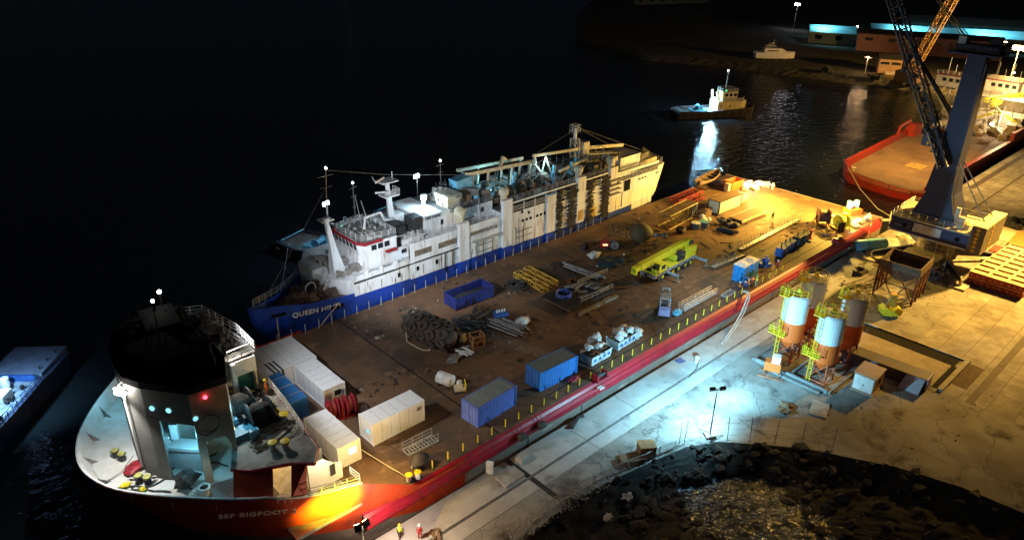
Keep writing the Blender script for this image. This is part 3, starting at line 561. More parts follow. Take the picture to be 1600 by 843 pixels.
# ------------------------------------------------------------------ containers and cabins
def container(name, label, loc, rz, L_, W_, H_, side, top, cat='container', door=True, win=None, corner=None, group=None):
    t = thing(name, label, cat, loc, rz, group); e = .09
    MB().box(0, L_, 0, W_, .12, H_ - .04).build('body', side, t, False)
    MB().box(.05, L_ - .05, .05, W_ - .05, H_ - .04, H_).build('roof', top, t, False)
    g = MB()
    for x in (0, L_):
        for y in (0, W_): g.box(x - e, x + e, y - e, y + e, 0, H_ + .02)
    for y in (0, W_): g.box(e, L_ - e, y - e * .7, y + e * .7, H_ - .12, H_ + .01).box(e, L_ - e, y - e * .7, y + e * .7, 0, .16)
    for x in (0, L_): g.box(x - e * .7, x + e * .7, e, W_ - e, H_ - .12, H_ + .012).box(x - e * .7, x + e * .7, e, W_ - e, .002, .162)
    g.build('frame', corner or side, t, False)
    if side is cabinw:
        g = MB()
        for k in range(1, int(L_ / 1.15)): x = k * 1.15; g.box(x, x + .03, -.012, -.001, .18, H_ - .14).box(x, x + .03, W_ + .001, W_ + .012, .18, H_ - .14).box(x, x + .03, .1, W_ - .1, H_ + .001, H_ + .008)
        g.build('panel_seam', M('seam_grey', (.30, .30, .30), None, 2, .7), t, False)
        MB().box(L_ - .9, L_ - .4, -.10, -.02, 1.7, 2.1).build('vent', steel, t, False)
    if door:
        for s in (0, 1):
            d = MB().box(-.1, -.04, .12 + s * (W_ / 2 - .1), .12 + s * (W_ / 2 - .1) + W_ / 2 - .15, .2, H_ - .2).build('door', side, t, False)
            g = MB()
            for k in (.3, .75): y = .12 + s * (W_ / 2 - .1) + (W_ / 2 - .15) * k; g.tube((-.14, y, .2), (-.14, y, H_ - .15), .025, 5)
            g.build('lock_bar', galv, d, False)
    if win:
        for (face, u, z, w_, h_, mt) in win:
            if face == 'x0': g = MB().box(-.07, 0, u, u + w_, z, z + h_); f = MB().box(-.09, -.02, u - .07, u + w_ + .07, z - .07, z - .001).box(-.09, -.02, u - .07, u + w_ + .07, z + h_ + .001, z + h_ + .07)
            elif face == 'y0': g = MB().box(u, u + w_, -.07, 0, z, z + h_); f = MB().box(u - .07, u + w_ + .07, -.09, -.02, z - .07, z - .001).box(u - .07, u + w_ + .07, -.09, -.02, z + h_ + .001, z + h_ + .07)
            o = g.build('window', mt, t, False); f.build('sill', white, o, False)
    return t
container('shipping_container', 'worn blue steel container with ribbed rusty roof nearest the small yellow engine on deck', (-.87, 2.13, DK), R(3.5), 6.06, 2.44, 2.59, contblue2, conttop)
container('shipping_container', 'bright blue steel container with plain dark roof beside the two scrap skips', (9.12, 2.42, DK), R(-2.6), 6.06, 2.44, 2.59, contblue, M('roof_grey', (.10, .13, .13), (.15, .16, .15), .8, .7, wave=('X', 1.1), bump=.7))
o = container('site_cabin', 'long white cabin standing alone by the flat ladder, lit yellow on its side', (-11.13, 7.13, DK), R(.2), 6.65, 2.44, 2.73, cabinw, cabinw, 'cabin', win=[('x0', .75, 1.2, .35, .45, E_cyan)], door=False)
container('site_cabin', 'widest white cabin at the corner of the deck with straps over its near end', (-15.3, 23.1, DK), 0, 6.6, 6.2, 2.6, cabinw, cabinw, 'cabin', False)
g = MB()
for x in (-14.2, -13.7, -13.2): g.box(x, x + .22, 23.0, 25.4, 7.22, 7.25).box(x, x + .22, 22.95, 23.0, 4.7, 7.24)
solo('lashing_net', g, rubber, 'dark straps laid over the near end of the widest white cabin', 'straps')
container('site_cabin', 'white cabin with a square window in its end wall next to the red winch reel', (-9.05, 16.1, DK), R(90), 6.75, 2.6, 2.62, cabinw, cabinw, 'cabin', False, win=[('x0', .5, 1.25, .8, .75, glass)])
container('site_cabin', 'shaded white cabin with a brightly lit window just behind the bow deckhouse', (-13.3, 6.3, DK), R(90), 6.6, 2.5, 2.62, cabinw, cabinw, 'cabin', False, win=[('x0', .45, 1.2, .8, .8, E_whitewin), ('y0', 1.0, 1.1, .5, .6, glass)])
t = thing('covered_container', 'container wrapped in a creased blue tarpaulin between two white cabins', 'container', (-16, 16.5, DK))
g = MB(); rr = []
for k, (z, s) in enumerate(((0.05, 1.02), (.6, 1.01), (1.9, 1), (2.5, .995), (2.62, .96))):
    ring = []
    for (x, y) in [(0, i * 6.3 / 8) for i in range(8)] + [(i * 2.5 / 3, 6.3) for i in range(3)] + [(2.5, 6.3 - i * 6.3 / 8) for i in range(8)] + [(2.5 - i * 2.5 / 3, 0) for i in range(3)]:
        j = .05 * noise.noise(Vector((x * 2, y * 2, z * 2))); ring.append((1.25 + (x - 1.25) * s + j, 3.15 + (y - 3.15) * s + j, z))
    rr.append(ring)
g.loft(rr); g.build('tarpaulin', tarpblue, t, False)
g = MB()
for y in (1.2, 3.1, 5.1): g.path([(-.06, y, .1), (-.04, y, 2.6), (.2, y, 2.68), (2.3, y, 2.68), (2.54, y, 2.6), (2.56, y, .1)], .03, 4)
g.build('lashing_strap', rope, t, False)
container('shipping_container', 'dark ended container with pale lit side near the far edge of the deck', (75.7, 20.8, DK), R(-1), 7.6, 2.5, 2.6, M('cont_cream', (.60, .54, .38), (.5, .42, .28), 1, .6), wood, corner=dark, door=False)
# ------------------------------------------------------------------ railing posts along both deck edges
def post_thing(name, mat, label, h, r, base, loc, grp):
    t = thing(name, label, 'post', loc, 0, grp)
    MB().tube((0, 0, 0), (0, 0, h), r, 6).build('rod', mat, t, False); MB().box(-base, base, -base, base, 0, .06).build('foot', dark, t, False); return t
p0 = post_thing('yellow_post', yellow, 'short yellow stanchion standing along the red quayside edge of the deck', 1.05, .07, .13, (-10.7, .1, DK), 'yellow stanchions along the deck edge')
for i in range(1, 37): c = copy_tree(p0); c.location = (-10.7 + i * 2.02, .1 + .02 * math.sin(i), DK)
p1 = post_thing('steel_post', galv, 'thin grey steel pin standing along the deck edge beside the blue hull', 1.5, .055, .1, (-9, 32.6, DK), 'steel pins along the far deck edge')
for i in range(1, 33): c = copy_tree(p1); c.location = (-9 + i * 2.0, 32.6, DK); c.rotation_euler = (random.uniform(-.05, .05), random.uniform(-.05, .05), 0)
# ------------------------------------------------------------------ deck cargo
# big pneumatic fender with tyre net
t = thing('yokohama_fender', 'huge black pneumatic fender wrapped in a net of old tyres', 'fender', (6.3, 19.9, DK), R(-81))
MB().lathe([(.5, -4.1), (1.2, -3.6), (1.65, -2.6), (1.75, 0), (1.65, 2.6), (1.2, 3.6), (.5, 4.1)], (0, 0, 1.75), 20, 'X').build('drum', M('drum_rubber', (.085, .055, .038), (.05, .035, .028), 1.5, .85, bump=.4), t, False, True)
tyre_m = MB().ring((0, 0, 0), .5, .2, 14, 'Z', 8)
ty0 = None
for a in range(8):
    for k in range(5):
        th = a * 2 * math.pi / 8 + .38 * (k % 2)
        if math.cos(th) < -.75: continue
        if ty0 is None: ty = ty0 = tyre_m.build('tyre', rubber, t, False)
        else: ty = ty0.copy(); COL.objects.link(ty); ty.parent = t
        rr_ = 1.85 - (.25 if k in (0, 4) else 0); ty.location = (-3.2 + k * 1.6, rr_ * math.sin(th), 1.8 + rr_ * math.cos(th)); ty.rotation_euler = (-th, 0, 0)
g = MB()
for a in range(9): th = a * 2 * math.pi / 9 + .15; g.path([(x, (1.95 - abs(x / 4.2) ** 3 * .9) * math.sin(th), 1.8 + (1.95 - abs(x / 4.2) ** 3 * .9) * math.cos(th)) for x in (-4.2, -3, -1.5, 0, 1.5, 3, 4.2)], .06, 4)
g.build('chain_net', dark, t, False)
solo('hanging_rope', MB().path([(6.6, 23.4, 8.2), (5.3, 23.1, 7.6), (4.3, 22.7, 6.0), (3.9, 22.0, 4.7), (4.0, 20.4, 4.68), (4.2, 18.9, 4.68), (4.9, 18.3, 4.68), (5.4, 18.9, 4.68)], .09, 6), rope, 'pale rope hanging over the tyre covered fender down onto the deck', 'rope')
# open blue skip
t = thing('open_top_skip', 'long dark blue open topped skip behind the tyre fender', 'skip', (14, 24.2, DK), R(-2))
g = MB().box(0, 7, 0, .08, .2, 2).box(0, 7, 2.72, 2.8, .2, 2).box(0, .08, .08, 2.72, .2, 2).box(6.92, 7, .08, 2.72, .2, 2).box(.08, 6.92, .08, 2.72, .15, .3); g.build('tub', M('skip_blue', (.02, .035, .20), (.015, .02, .10), 1, .5), t, False)
g = MB()
for k in range(6): g.box(.3 + k * 1.25, .42 + k * 1.25, -.08, 0, .2, 1.9)
g.box(-.06, 7.06, -.08, -.001, 1.9, 2.05).box(-.06, 7.06, 2.801, 2.88, 1.9, 2.05); g.build('rib', M('skip_blue2', (.02, .03, .17), None, 1, .5), t, False)
MB().blob((3.5, 1.4, .9), (3.2, 1.25, .5), 3, .3).build('scrap_load', dark, t, False)
def bundle(name, label, cat, loc, rz, n, L_, W_, mat, r=(.07, .16), hgt=.5, jit=.12, square=False):
    g = MB()
    for i in range(n):
        y = random.uniform(-W_ / 2, W_ / 2); z = .12 + random.random() * hgt; a = random.uniform(-jit, jit); l = L_ * random.uniform(.6, 1) / 2; x = random.uniform(-.4, .4); rr_ = random.uniform(*r)
        p = (x - l * math.cos(a), y - l * math.sin(a), z + random.uniform(0, .15)); q = (x + l * math.cos(a), y + l * math.sin(a), z)
        if square: g.cb(((p[0] + q[0]) / 2, (p[1] + q[1]) / 2, z), (2 * l, rr_ * 2, rr_ * 1.6), a)
        else: g.tube(p, q, rr_, 7)
    return solo(name, g, mat, label, cat, (*loc, DK), rz)
bundle('pipe_stack', 'messy stack of long dark scaffold pipes beside the small blue generator', 'pipes', (16.3, 15.6), R(-76), 22, 6, 3.2, steel, (.05, .12), .6)
bundle('pipe_stack', 'dark tangle of bent pipes behind the small blue generator', 'pipes', (15.6, 20.6), R(20), 20, 5, 2.6, dark, (.05, .13), .9, .8)
bundle('pipe_stack', 'low heap of dark steel bars between the tyre fender and the blue skip', 'steel bars', (12.3, 19.7), R(-60), 18, 5, 3, dark, (.05, .12), .8, .5)
bundle('pipe_stack', 'scattered short white pipes lying in front of the brown crate', 'pipes', (8.2, 15.4), R(-45), 6, 2.6, 2.6, white, (.12, .17), .05, .7)
solo('canvas_bundle', MB().blob((0, 0, .5), (1.1, .8, .55), 5, .5).blob((1, .3, .3), (.6, .5, .35), 8, .5), bagw, 'crumpled pale sheet heaped on the end of the scaffold pipes', 'sheet', (18.6, 15.3, DK), smooth=True)
solo('canvas_bundle', MB().blob((0, 0, .45), (1.5, .7, .5), 15, .5), M('sheet_grey', (.33, .31, .28), (.2, .18, .16), 2, .9), 'grey crumpled sheet lying against the end of the tyre fender', 'sheet', (8.8, 17.6, DK), smooth=True)
solo('sling_heap', MB().blob((0, 0, .2), (1.1, .6, .3), 25, .6).ring((.3, .2, .35), .5, .07), steel, 'small grey heap of slings in front of the white pipes', 'slings', (5.6, 14.5, DK))
t = thing('generator', 'small blue generator with white bottles on top amid the scaffold pipes', 'generator', (17.2, 18.2, DK), R(-20))
MB().box(-.9, .9, -.6, .6, .15, 1.3).build('casing', winblue, t, False); MB().box(-.9, .9, -.66, -.6, .3, .9).build('grille', dark, t, False); MB().box(-1, 1, -.65, .65, 0, .15).build('skid', dark, t, False)
g = MB()
for k in range(4): g.lathe([(.14, 1.3), (.14, 1.6), (.05, 1.7)], (-.6 + .38 * k, .1 * (k % 2), 0), 8)
g.build('bottle', bagw, t, False)
t = thing('timber_crate_frame', 'brown open timber frame crate standing behind the white pipes', 'crate', (10.2, 15.2, DK), R(-15))
g = MB()
for x in (-.8, .8):
    for y in (-.6, .6): g.box(x - .08, x + .08, y - .08, y + .08, 0, 1.9)
for z in (.1, .9, 1.7): g.box(-.85, .85, -.7, -.6, z, z + .14).box(-.85, .85, .6, .7, z, z + .14).box(-.9, -.8, -.59, .59, z, z + .14).box(.8, .9, -.59, .59, z, z + .14)
g.cb((0, -.64, .95), (.1, .06, 2.3), ry=.7); g.build('frame', ply, t, False); MB().box(-.7, .7, -.5, .5, .1, 1.2).build('board_panel', rust, t, False)
# yellow engine + small drum
t = thing('white_tank', 'small off white drum tank lying on its side on the deck seam', 'tank', (1.5, 10.8, DK), R(-75))
MB().lathe([(.3, -1.1), (.75, -1.0), (.78, .9), (.35, 1.05)], (0, 0, .95), 16, 'X').build('shell', bagw, t, False, True); MB().box(-.8, -.5, -.6, .6, 0, .3).box(.4, .7, -.6, .6, 0, .3).build('cradle', dark, t, False); MB().lathe([(.2, -1.3), (.2, -1.1)], (0, 0, .95), 10, 'X').build('valve', dark, t, False)
t = thing('diesel_pump', 'small cream pump engine with a yellow guard beside the white drum tank', 'pump', (2.0, 8.8, DK), R(-30))
MB().box(-.6, .6, -.45, .45, .25, .7).box(-.3, .3, -.3, .3, .7, 1.2).build('engine_block', cream, t, False); MB().lathe([(.3, 1.2), (.3, 1.45), (.1, 1.55)], n=10).build('air_filter', bagw, t, False); MB().rail([(.7, -.5, .1), (.7, .5, .1)], 1.2, .5, .04).build('guard', yellow, t, False); MB().box(-.8, .8, -.55, .55, 0, .2).build('skid', dark, t, False)
# red winch reel
t = thing('red_winch', 'dark red double drum winch standing between two white cabins', 'winch', (-10.6, 14.0, DK), R(-15))
for x in (-1.1, .75):
    g = MB().lathe([(1.15, -.5), (1.15, -.38), (.55, -.36), (.55, .36), (1.15, .38), (1.15, .5)], (x, 0, 1.25), 16, 'X'); d = g.build('drum', winred, t, False); MB().lathe([(.57, -.34), (.85, -.2), (.85, .2), (.57, .34)], (x, 0, 1.25), 12, 'X').build('cable', M('cable_red', (.24, .03, .03), None, 3, .8), d, False)
MB().box(-1.9, 1.5, -.9, .9, 0, .2).box(-.35, 0, -.7, .7, .2, 1.8).box(1.3, 1.6, -.5, .5, .2, 1.9).box(-1.9, -1.65, -.5, .5, .2, 1.9).build('frame', winred, t, False)
MB().lathe([(.35, 0), (.35, .7)], (-.2, .9, .8), 10, 'X').build('motor', dark, t, False)
solo('hydraulic_pack', MB().box(-.4, .4, -.3, .3, 0, .5).tube((-.3, 0, .5), (.3, .2, .9), .08).ring((.1, .1, .6), .3, .05), steel, 'small grey valve block beside the red double drum winch', 'equipment', (-8.6, 12.9, DK))
# flat ladder / gangway frames
def gangway(label, loc, rz, L_, W_, H_, mat, name='gangway', tread=True, rails=True, zt=.05):
    t = thing(name, label, 'gangway', loc, rz)
    g = MB()
    for y in (0, W_): g.box(0, L_, y - .05, y + .05, zt, zt + .22)
    n = int(L_ / .35)
    for i in range(n + 1): g.box(L_ * i / n - .04, L_ * i / n + .04, .05, W_ - .05, zt + .05, zt + .12)
    g.build('frame', mat, t, False)
    if tread: MB().box(.1, L_ - .1, .12, W_ - .12, zt + .13, zt + .16).build('walkway', galv if mat is not galv else steel, t, False)
    if rails:
        for y in (0, W_): MB().rail([(0, y, zt + .2), (L_, y, zt + .2)], H_, 1.1, .03, 2).build('handrail', mat, t, False)
    return t
gangway('short pale steel stair frame with handrails lying on the yellow lit deck', (-9.4, 3.2, DK), R(-2), 3.8, 1.2, .85, galv, tread=False)
gangway('grey aluminium gangway lying beside the purple forklift', (38.6, 2.6, DK), R(0), 8.4, 1.0, .8, galv)
gangway('dark gangway walkway lying on the yellow lit deck behind the portable toilets', (64.2, 8.6, DK), R(1), 20.8, 1.0, 1.0, dark)
gangway('lower dark gangway end leaning near the portable toilets', (54.3, 7.7, DK), R(-4), 8.4, 1.0, .9, M('gang_grey', (.16, .15, .14), None, 2, .6))
gangway('small pale steel frame lying flat by the group of workers', (46.9, .8, DK), R(4), 2.9, .9, .1, galv, rails=False, tread=False)
t = thing('rubber_buoy', 'black rubber mooring buoy lying by the white bollards', 'buoy', (-9.4, 1.2, DK), R(12)); MB().lathe([(.15, -1.15), (.55, -.9), (.78, -.2), (.72, .4), (.4, .95), (.12, 1.1)], (0, 0, .75), 16, 'X').build('float', rubber, t, False, True); MB().ring((-1.2, 0, .75), .15, .05, 10, 'Y').build('eye', galv, t, False)
t = thing('bollard', 'pair of white bollards with yellow caps holding the mooring rope near the bow', 'bollard', (-11.6, .15, DK), R(-15))
for x in (0, .95): MB().lathe([(.26, 0), (.26, .75), (.34, .8)], (x, 0, 0), 12).build('column', white, t, False); MB().lathe([(.36, .8), (.36, .92), (.05, .96)], (x, 0, 0), 12).build('cap', yellow, t, False)
MB().box(-.4, 1.35, -.35, .35, 0, .06).build('base_plate', dark, t, False)
solo('mooring_rope', MB().path([(-13.4, 7.0, 5.9), (-12.9, 5.2, 5.6), (-12.3, 3.0, 5.25), (-11.7, .6, 5.0)], .05, 5), rope, 'taut pale rope from the shaded cabin to the white bollards', 'rope')
# scrap skips
def skip(label, loc, rz, bags, seed):
    t = thing('scrap_skip', label, 'skip', loc, rz)
    g = MB(); A_ = [(0, 0), (3.7, 0), (3.7, 1.9), (0, 1.9)]; B_ = [(-.15, -.12), (3.85, -.12), (3.85, 2.02), (-.15, 2.02)]
    for i in range(4):
        a, b_ = A_[i], A_[(i + 1) % 4]; c_, d = B_[i], B_[(i + 1) % 4]; g.add([(*a, .15), (*b_, .15), (*d, 1.35), (*c_, 1.35)], [(0, 1, 2, 3)])
    g.prism(A_, .1, .16); g.path([(*p, 1.35) for p in B_ + B_[:1]], .06, 4); g.build('tub', M('skip_white', (.50, .58, .62), (.3, .32, .32), 1.5, .6), t, False)
    for k in range(4): MB().box(.35 + k * .9, .75 + k * .9, -.13, -.08, .6, .95).build('fork_pocket', winblue, t, False)
    g = MB(); rnd = random.Random(seed)
    for i in range(26): x, y = rnd.uniform(.2, 3.5), rnd.uniform(.1, 1.7); g.cb((x, y, 1.1 + rnd.random() * .6), (rnd.uniform(.3, 1.2), rnd.uniform(.1, .5), rnd.uniform(.05, .4)), rnd.uniform(0, 3), rnd.uniform(-.5, .5))
    g.build('scrap_load', rust, t, False)
    g = MB()
    for i in range(bags): g.blob((rnd.uniform(.4, 3.4), rnd.uniform(.4, 1.7), 1.4 + rnd.random() * .6), (rnd.uniform(.4, .8), rnd.uniform(.35, .6), rnd.uniform(.3, .5)), seed + i, .45)
    g.build('bag', bagw, t, False, True)
skip('pale scrap skip with rusty metal and a few bags right behind the bright blue container', (17.7, 1.8, DK), R(1), 3, 3)
skip('pale scrap skip piled high with white bags, farther from the bright blue container', (23.1, 2.0, DK), R(2), 9, 11)
solo('bulk_bag', MB().blob((0, 0, .8), (.9, .8, .85), 4, .35).blob((.2, .9, .7), (.7, .6, .6), 9, .35), bagw, 'tall white bulk bags standing at the end of the heaped scrap skip', 'bag', (27.6, 2.6, DK), smooth=True)
solo('bulk_bag', MB().blob((0, 0, .8), (.9, .7, .7), 24, .4).blob((-1.1, -.2, .5), (.6, .6, .5), 29, .4).blob((.9, .3, .9), (.6, .6, .6), 28, .4), bagw, 'loose grey white bags heaped behind the two scrap skips', 'bag', (21.8, 5.0, DK), smooth=True)
t = thing('roller_fairlead', 'dark red roller fairlead on the red belt below the scrap skips', 'fairlead', (16.6, -.6, DK - .1)); MB().box(-1, 1, -.5, .6, 0, .3).box(-1, -.75, -.4, .5, .3, 1).box(.75, 1, -.4, .5, .3, 1).build('bracket', winred, t, False); MB().lathe([(.25, -.7), (.25, .7)], (0, 0, .65), 10, 'X').build('roller', dark, t, False); MB().box(-1.3, -.5, -1.2, -.55, -.4, -.3).build('step_plate', white, t, False)
t = thing('roller_fairlead', 'small dark fairlead on the red belt farther toward the stern', 'fairlead', (80.9, -.2, DK)); MB().box(-1, 1, -.5, .6, 0, .25).box(-1, -.75, -.4, .5, .25, .8).box(.75, 1, -.4, .5, .25, .8).build('bracket', winred, t, False); MB().lathe([(.22, -.7), (.22, .7)], (0, 0, .55), 10, 'X').build('roller', dark, t, False)
solo('red_toolbag', MB().blob((0, 0, .2), (.9, .4, .25), 2, .4), winred, 'flattened dark red bundle beside the bright blue container', 'bag', (13.9, 1.3, DK))
for x, l in ((2.5, 'black rubber pad hanging on the red belt nearer the bow'), (5.6, 'black rubber pad hanging on the red belt nearer the stern')):
    solo('hull_fender', MB().lathe([(.2, -.5), (.42, -.4), (.42, .4), (.2, .5)], (0, -.25, 0), 10, 'X').tube((-.3, 0, .3), (-.3, .5, 1), .04).tube((.3, 0, .3), (.3, .5, 1), .04), rubber, l, 'fender', (x, -1.25, 3.7))
# lattice section, coils and beams
t = thing('lattice_boom_section', 'yellow orange lattice boom sections lying flat on the dark deck', 'boom section', (28.1, 23.3, DK))
MB().truss((.1, 3.4, .6), (-.2, -3.4, .6), 1.1, .8, 6, .09).build('chord_frame', lattyel, t, False); MB().truss((2.3, 3.5, .6), (2.0, -3.2, .6), 1.1, .8, 6, .09).build('chord_frame', lattyel, t, False)
g = MB()
for k in range(9): g.ring((random.uniform(-.5, .5), random.uniform(-.8, .8), .1 + .09 * k), random.uniform(.9, 1.4), .08, 16)
solo('cable_coil', g, ropedark, 'dark cable coils beside the yellow lattice boom sections', 'cable', (25.6, 24.2, DK))
bundle('steel_beam', 'long dark steel beam lying toward the white hull', 'beam', (35.4, 22.7), R(-101), 4, 8, .8, dark, (.15, .22), .2, .02, True)
bundle('grey_pipe', 'long pale grey pipes lying side by side on the deck', 'pipes', (37.2, 20.8), R(-82), 4, 8.6, 1.8, steel, (.12, .24), .1, .05)
t = thing('flatbed_rack', 'low dark platform rack with rails and a coiled blue hose', 'platform', (25.7, 12.9, DK))
MB().box(0, 9.6, 0, 5.6, .5, .7).box(0, 9.8, -.1, .0, .3, .8).box(0, 9.8, 5.6, 5.7, .3, .8).build('platform', dark, t, False)
g = MB()
for x in (.4, 3.2, 6.2, 9): g.box(x, x + .3, 0.1, 5.5, 0, .5)
g.build('bearer', wood, t, False)
g = MB().rail([(2.5, .2, .7), (9.5, .2, .7)], .9, 1.1, .04, 2).rail([(6.5, 4.6, .7), (14, 5.0, .2)], .8, 1.2, .04, 2); g.build('rail', steel, t, False)
g = MB()
for k in range(8): g.ring((2.4, 3.6, .8 + .07 * k), 1.15 - .05 * (k % 3), .07, 18)
g.build('hose_coil', M('hose_blue', (.07, .11, .36), None, 3, .5), t, False)
g = MB()
for i in range(14): g.cb((random.uniform(4, 9), random.uniform(.8, 5), .85 + random.random() * .2), (random.uniform(.6, 2.4), random.uniform(.1, .5), .18), random.uniform(-.3, .3))
g.build('spare_parts', steel, t, False)
bundle('timber_beam', 'grey timber beam lying along the near side of the platform rack', 'beam', (30.2, 12.0), R(2), 3, 8.8, .5, M('grey_timber', (.27, .25, .21), None, 2, .8), (.18, .24), .1, .02, True)
solo('pallet', MB().box(0, 1.6, 0, .1, .1, .8).box(0, 1.6, .9, 1, .1, .8).box(0, .1, .1, .9, .1, .8).box(1.5, 1.6, .1, .9, .1, .8), rust, 'empty rusty frame box standing behind the blue hose rack', 'frame', (32.0, 18.5, DK))
# misc white bag, heap, drum, red object
solo('big_bag', MB().blob((0, 0, .6), (1.2, .8, .6), 33, .35), bagw, 'pale rounded tank bag next to a dark netting heap', 'bag', (42.8, 23.4, DK), smooth=True)
solo('net_heap', MB().blob((0, 0, .5), (1.7, 1.3, .7), 41, .5).blob((1, -1.2, .4), (1.2, 1, .5), 43, .5), M('net_dark', (.03, .045, .045), None, 4, .95, bump=1), 'dark heap of netting beside the pale tank bag', 'netting', (42.5, 20.6, DK))
solo('oil_drum', MB().lathe([(.42, 0), (.42, .35), (.45, .38), (.42, .41), (.42, .95), (.38, .98)], n=14).lathe([(.42, 0), (.42, .95), (.38, .98)], (1.0, .3, 0), 14), dark, 'pair of dark oil drums near the white hull', 'drum', (43.8, 26.6, DK))
t = thing('red_compressor', 'small bright red compressor with lit lamps near the dark buoy', 'compressor', (47.2, 24.9, DK), R(-40)); MB().box(-.7, .7, -.5, .5, .3, 1.3).build('casing', M('comp_red', (.55, .03, .02), None, 2, .5), t, False); MB().lathe([(.25, -.1), (.25, .1)], (.4, -.6, .3), 10, 'Y').build('wheel', rubber, t, False); MB().box(-.4, .4, -.56, -.5, .7, .95).build('lamp_panel', E_soft, t, False); MB().lathe([(.35, 1.3), (.2, 1.9), (.05, 2)], n=8).build('hood', winred, t, False)
solo('cable_reel', MB().lathe([(.75, -.5), (.75, -.42), (.4, -.4), (.4, .4), (.75, .42), (.75, .5)], (0, 0, .75), 14, 'X'), steel, 'small grey reel beside the red compressor', 'reel', (48.2, 23.8, DK), R(60))
t = thing('navigation_buoy', 'large rusty green navigation buoy lying on its side with its cage tower', 'buoy', (54.2, 22.8, DK), R(-48))
MB().lathe([(.2, -2.0), (1.0, -1.7), (1.75, -.6), (1.8, .5), (1.1, 1.5), (.35, 2.1)], (0, 0, 1.6), 20, 'X').build('float', buoygreen, t, False, True)
MB().lathe([(.35, 1.9), (.3, 3.8), (.6, 3.9), (.6, 4.5), (.2, 4.6)], (0, 0, 1.3), 12, 'X').build('tail_tube', steel, t, False)
g = MB()
for k in range(8): a = k * math.pi / 4; g.tube((-1.8, 1.1 * math.cos(a), 1.6 + 1.1 * math.sin(a)), (-5.2, 1.0 * math.cos(a), 1.6 + 1.0 * math.sin(a)), .06, 5)
for x in (-2.4, -3.4, -4.4, -5.2): g.ring((x, 0, 1.6), 1.05, .06, 16, 'X')
for k in range(12): a = k * math.pi / 6; g.tube((-5.2, 0, 1.6), (-5.4, 1.5 * math.cos(a), 1.6 + 1.4 * math.sin(a)), .05, 4)
g.build('cage', buoygreen, t, False)
# mobile crane truck
def crane_truck():
    t = thing('mobile_crane', 'yellow telescopic crane truck with boom lowered and outriggers spread', 'crane truck', (43.3, 10.9, DK), R(2))
    MB().box(0, 10.8, 0, 2.6, .95, 1.5).box(-.6, .2, .1, 2.5, .7, 1.2).build('chassis', M('crane_chassis', (.30, .32, .36), (.2, .2, .22), 2, .5), t, False)
    MB().box(3.1, 10.6, .02, 2.58, 1.5, 1.85).box(-.3, .6, 0, 2.6, 1.2, 1.5).build('deck_cover', craneyel, t, False)
    c = MB().side([(.1, 1.2), (2.3, 1.2), (2.3, 2.5), (2.1, 2.85), (.6, 2.85), (.1, 1.9)], 0, 1.25).build('driver_cab', craneyel, t, False)
    MB().side([(.13, 1.95), (.56, 2.75), (.53, 2.78), (.07, 1.97)], .1, 1.15).build('windscreen', glass, c, False); MB().box(.9, 1.9, -.03, .01, 1.9, 2.6).build('side_window', glass, c, False)
    for x in (1.3, 4.2, 5.7, 7.7, 9.2):
        for y in (.12, 2.48):
            w_ = MB().lathe([(.3, -.22), (.58, -.2), (.62, -.1), (.62, .1), (.58, .2), (.3, .22)], (x, y, .62), 16, 'Y').build('wheel', rubber, t, False); MB().lathe([(.28, -.24), (.28, .24)], (x, y, .62), 10, 'Y').build('rim', craneyel, w_, False)
    MB().box(5.2, 10.4, .3, 2.3, 1.9, 2.7).box(8.6, 11, .15, 2.45, 1.95, 3.1).build('upper_body', craneyel, t, False)
    c = MB().side([(5.6, 1.9), (7.2, 1.9), (7.2, 3.2), (6.9, 3.4), (6, 3.4), (5.6, 2.6)], -.15, .75).build('operator_cab', dark, t, False); MB().box(5.8, 7.0, -.19, -.15, 2.4, 3.15).build('window', glass, c, False)
    MB().cb((3.9, 1.6, 3.25), (13.6, .95, 1.0), 0, 0, R(-1.5)).build('boom', craneyel, t, False)
    MB().cb((-3.6, 1.6, 3.08), (1.4, .8, .8)).cb((-4.1, 1.6, 2.7), (.4, .9, .9)).build('boom_head', craneyel, t, False)
    MB().tube((9, 1.6, 2.2), (4.8, 1.6, 3.0), .18, 10).build('lift_cylinder', galv, t, False); MB().lathe([(.5, -.5), (.5, .5)], (10.5, 1.3, 3.3), 12, 'Y').build('hoist_drum', dark, t, False)
    MB().tube((-4.1, 1.6, 2.4), (-4.1, 1.6, 1.0), .04, 4).box(-4.3, -3.9, 1.4, 1.8, .5, 1.1).build('hook_block', dark, t, False)
    for x in (2.7, 10.9):
        for s in (0, 1):
            y0, y1 = (-2.0, 0) if s == 0 else (2.6, 4.6); o = MB().box(x - .15, x + .15, y0, y1, .8, 1.1).build('outrigger', M('outrig', (.30, .36, .44), None, 2, .5), t, False)
            yy = y0 if s == 0 else y1; MB().tube((x, yy, 0.1), (x, yy, 1.3), .1, 8).box(x - .35, x + .35, yy - .35, yy + .35, 0, .1).build('foot', steel, o, False)
    for y in (-.4, 3.0): MB().tube((-.2, y, 0.02), (-.2, y, 2.0), .06, 6).build('marker_pole', galv, t, False)
crane_truck()
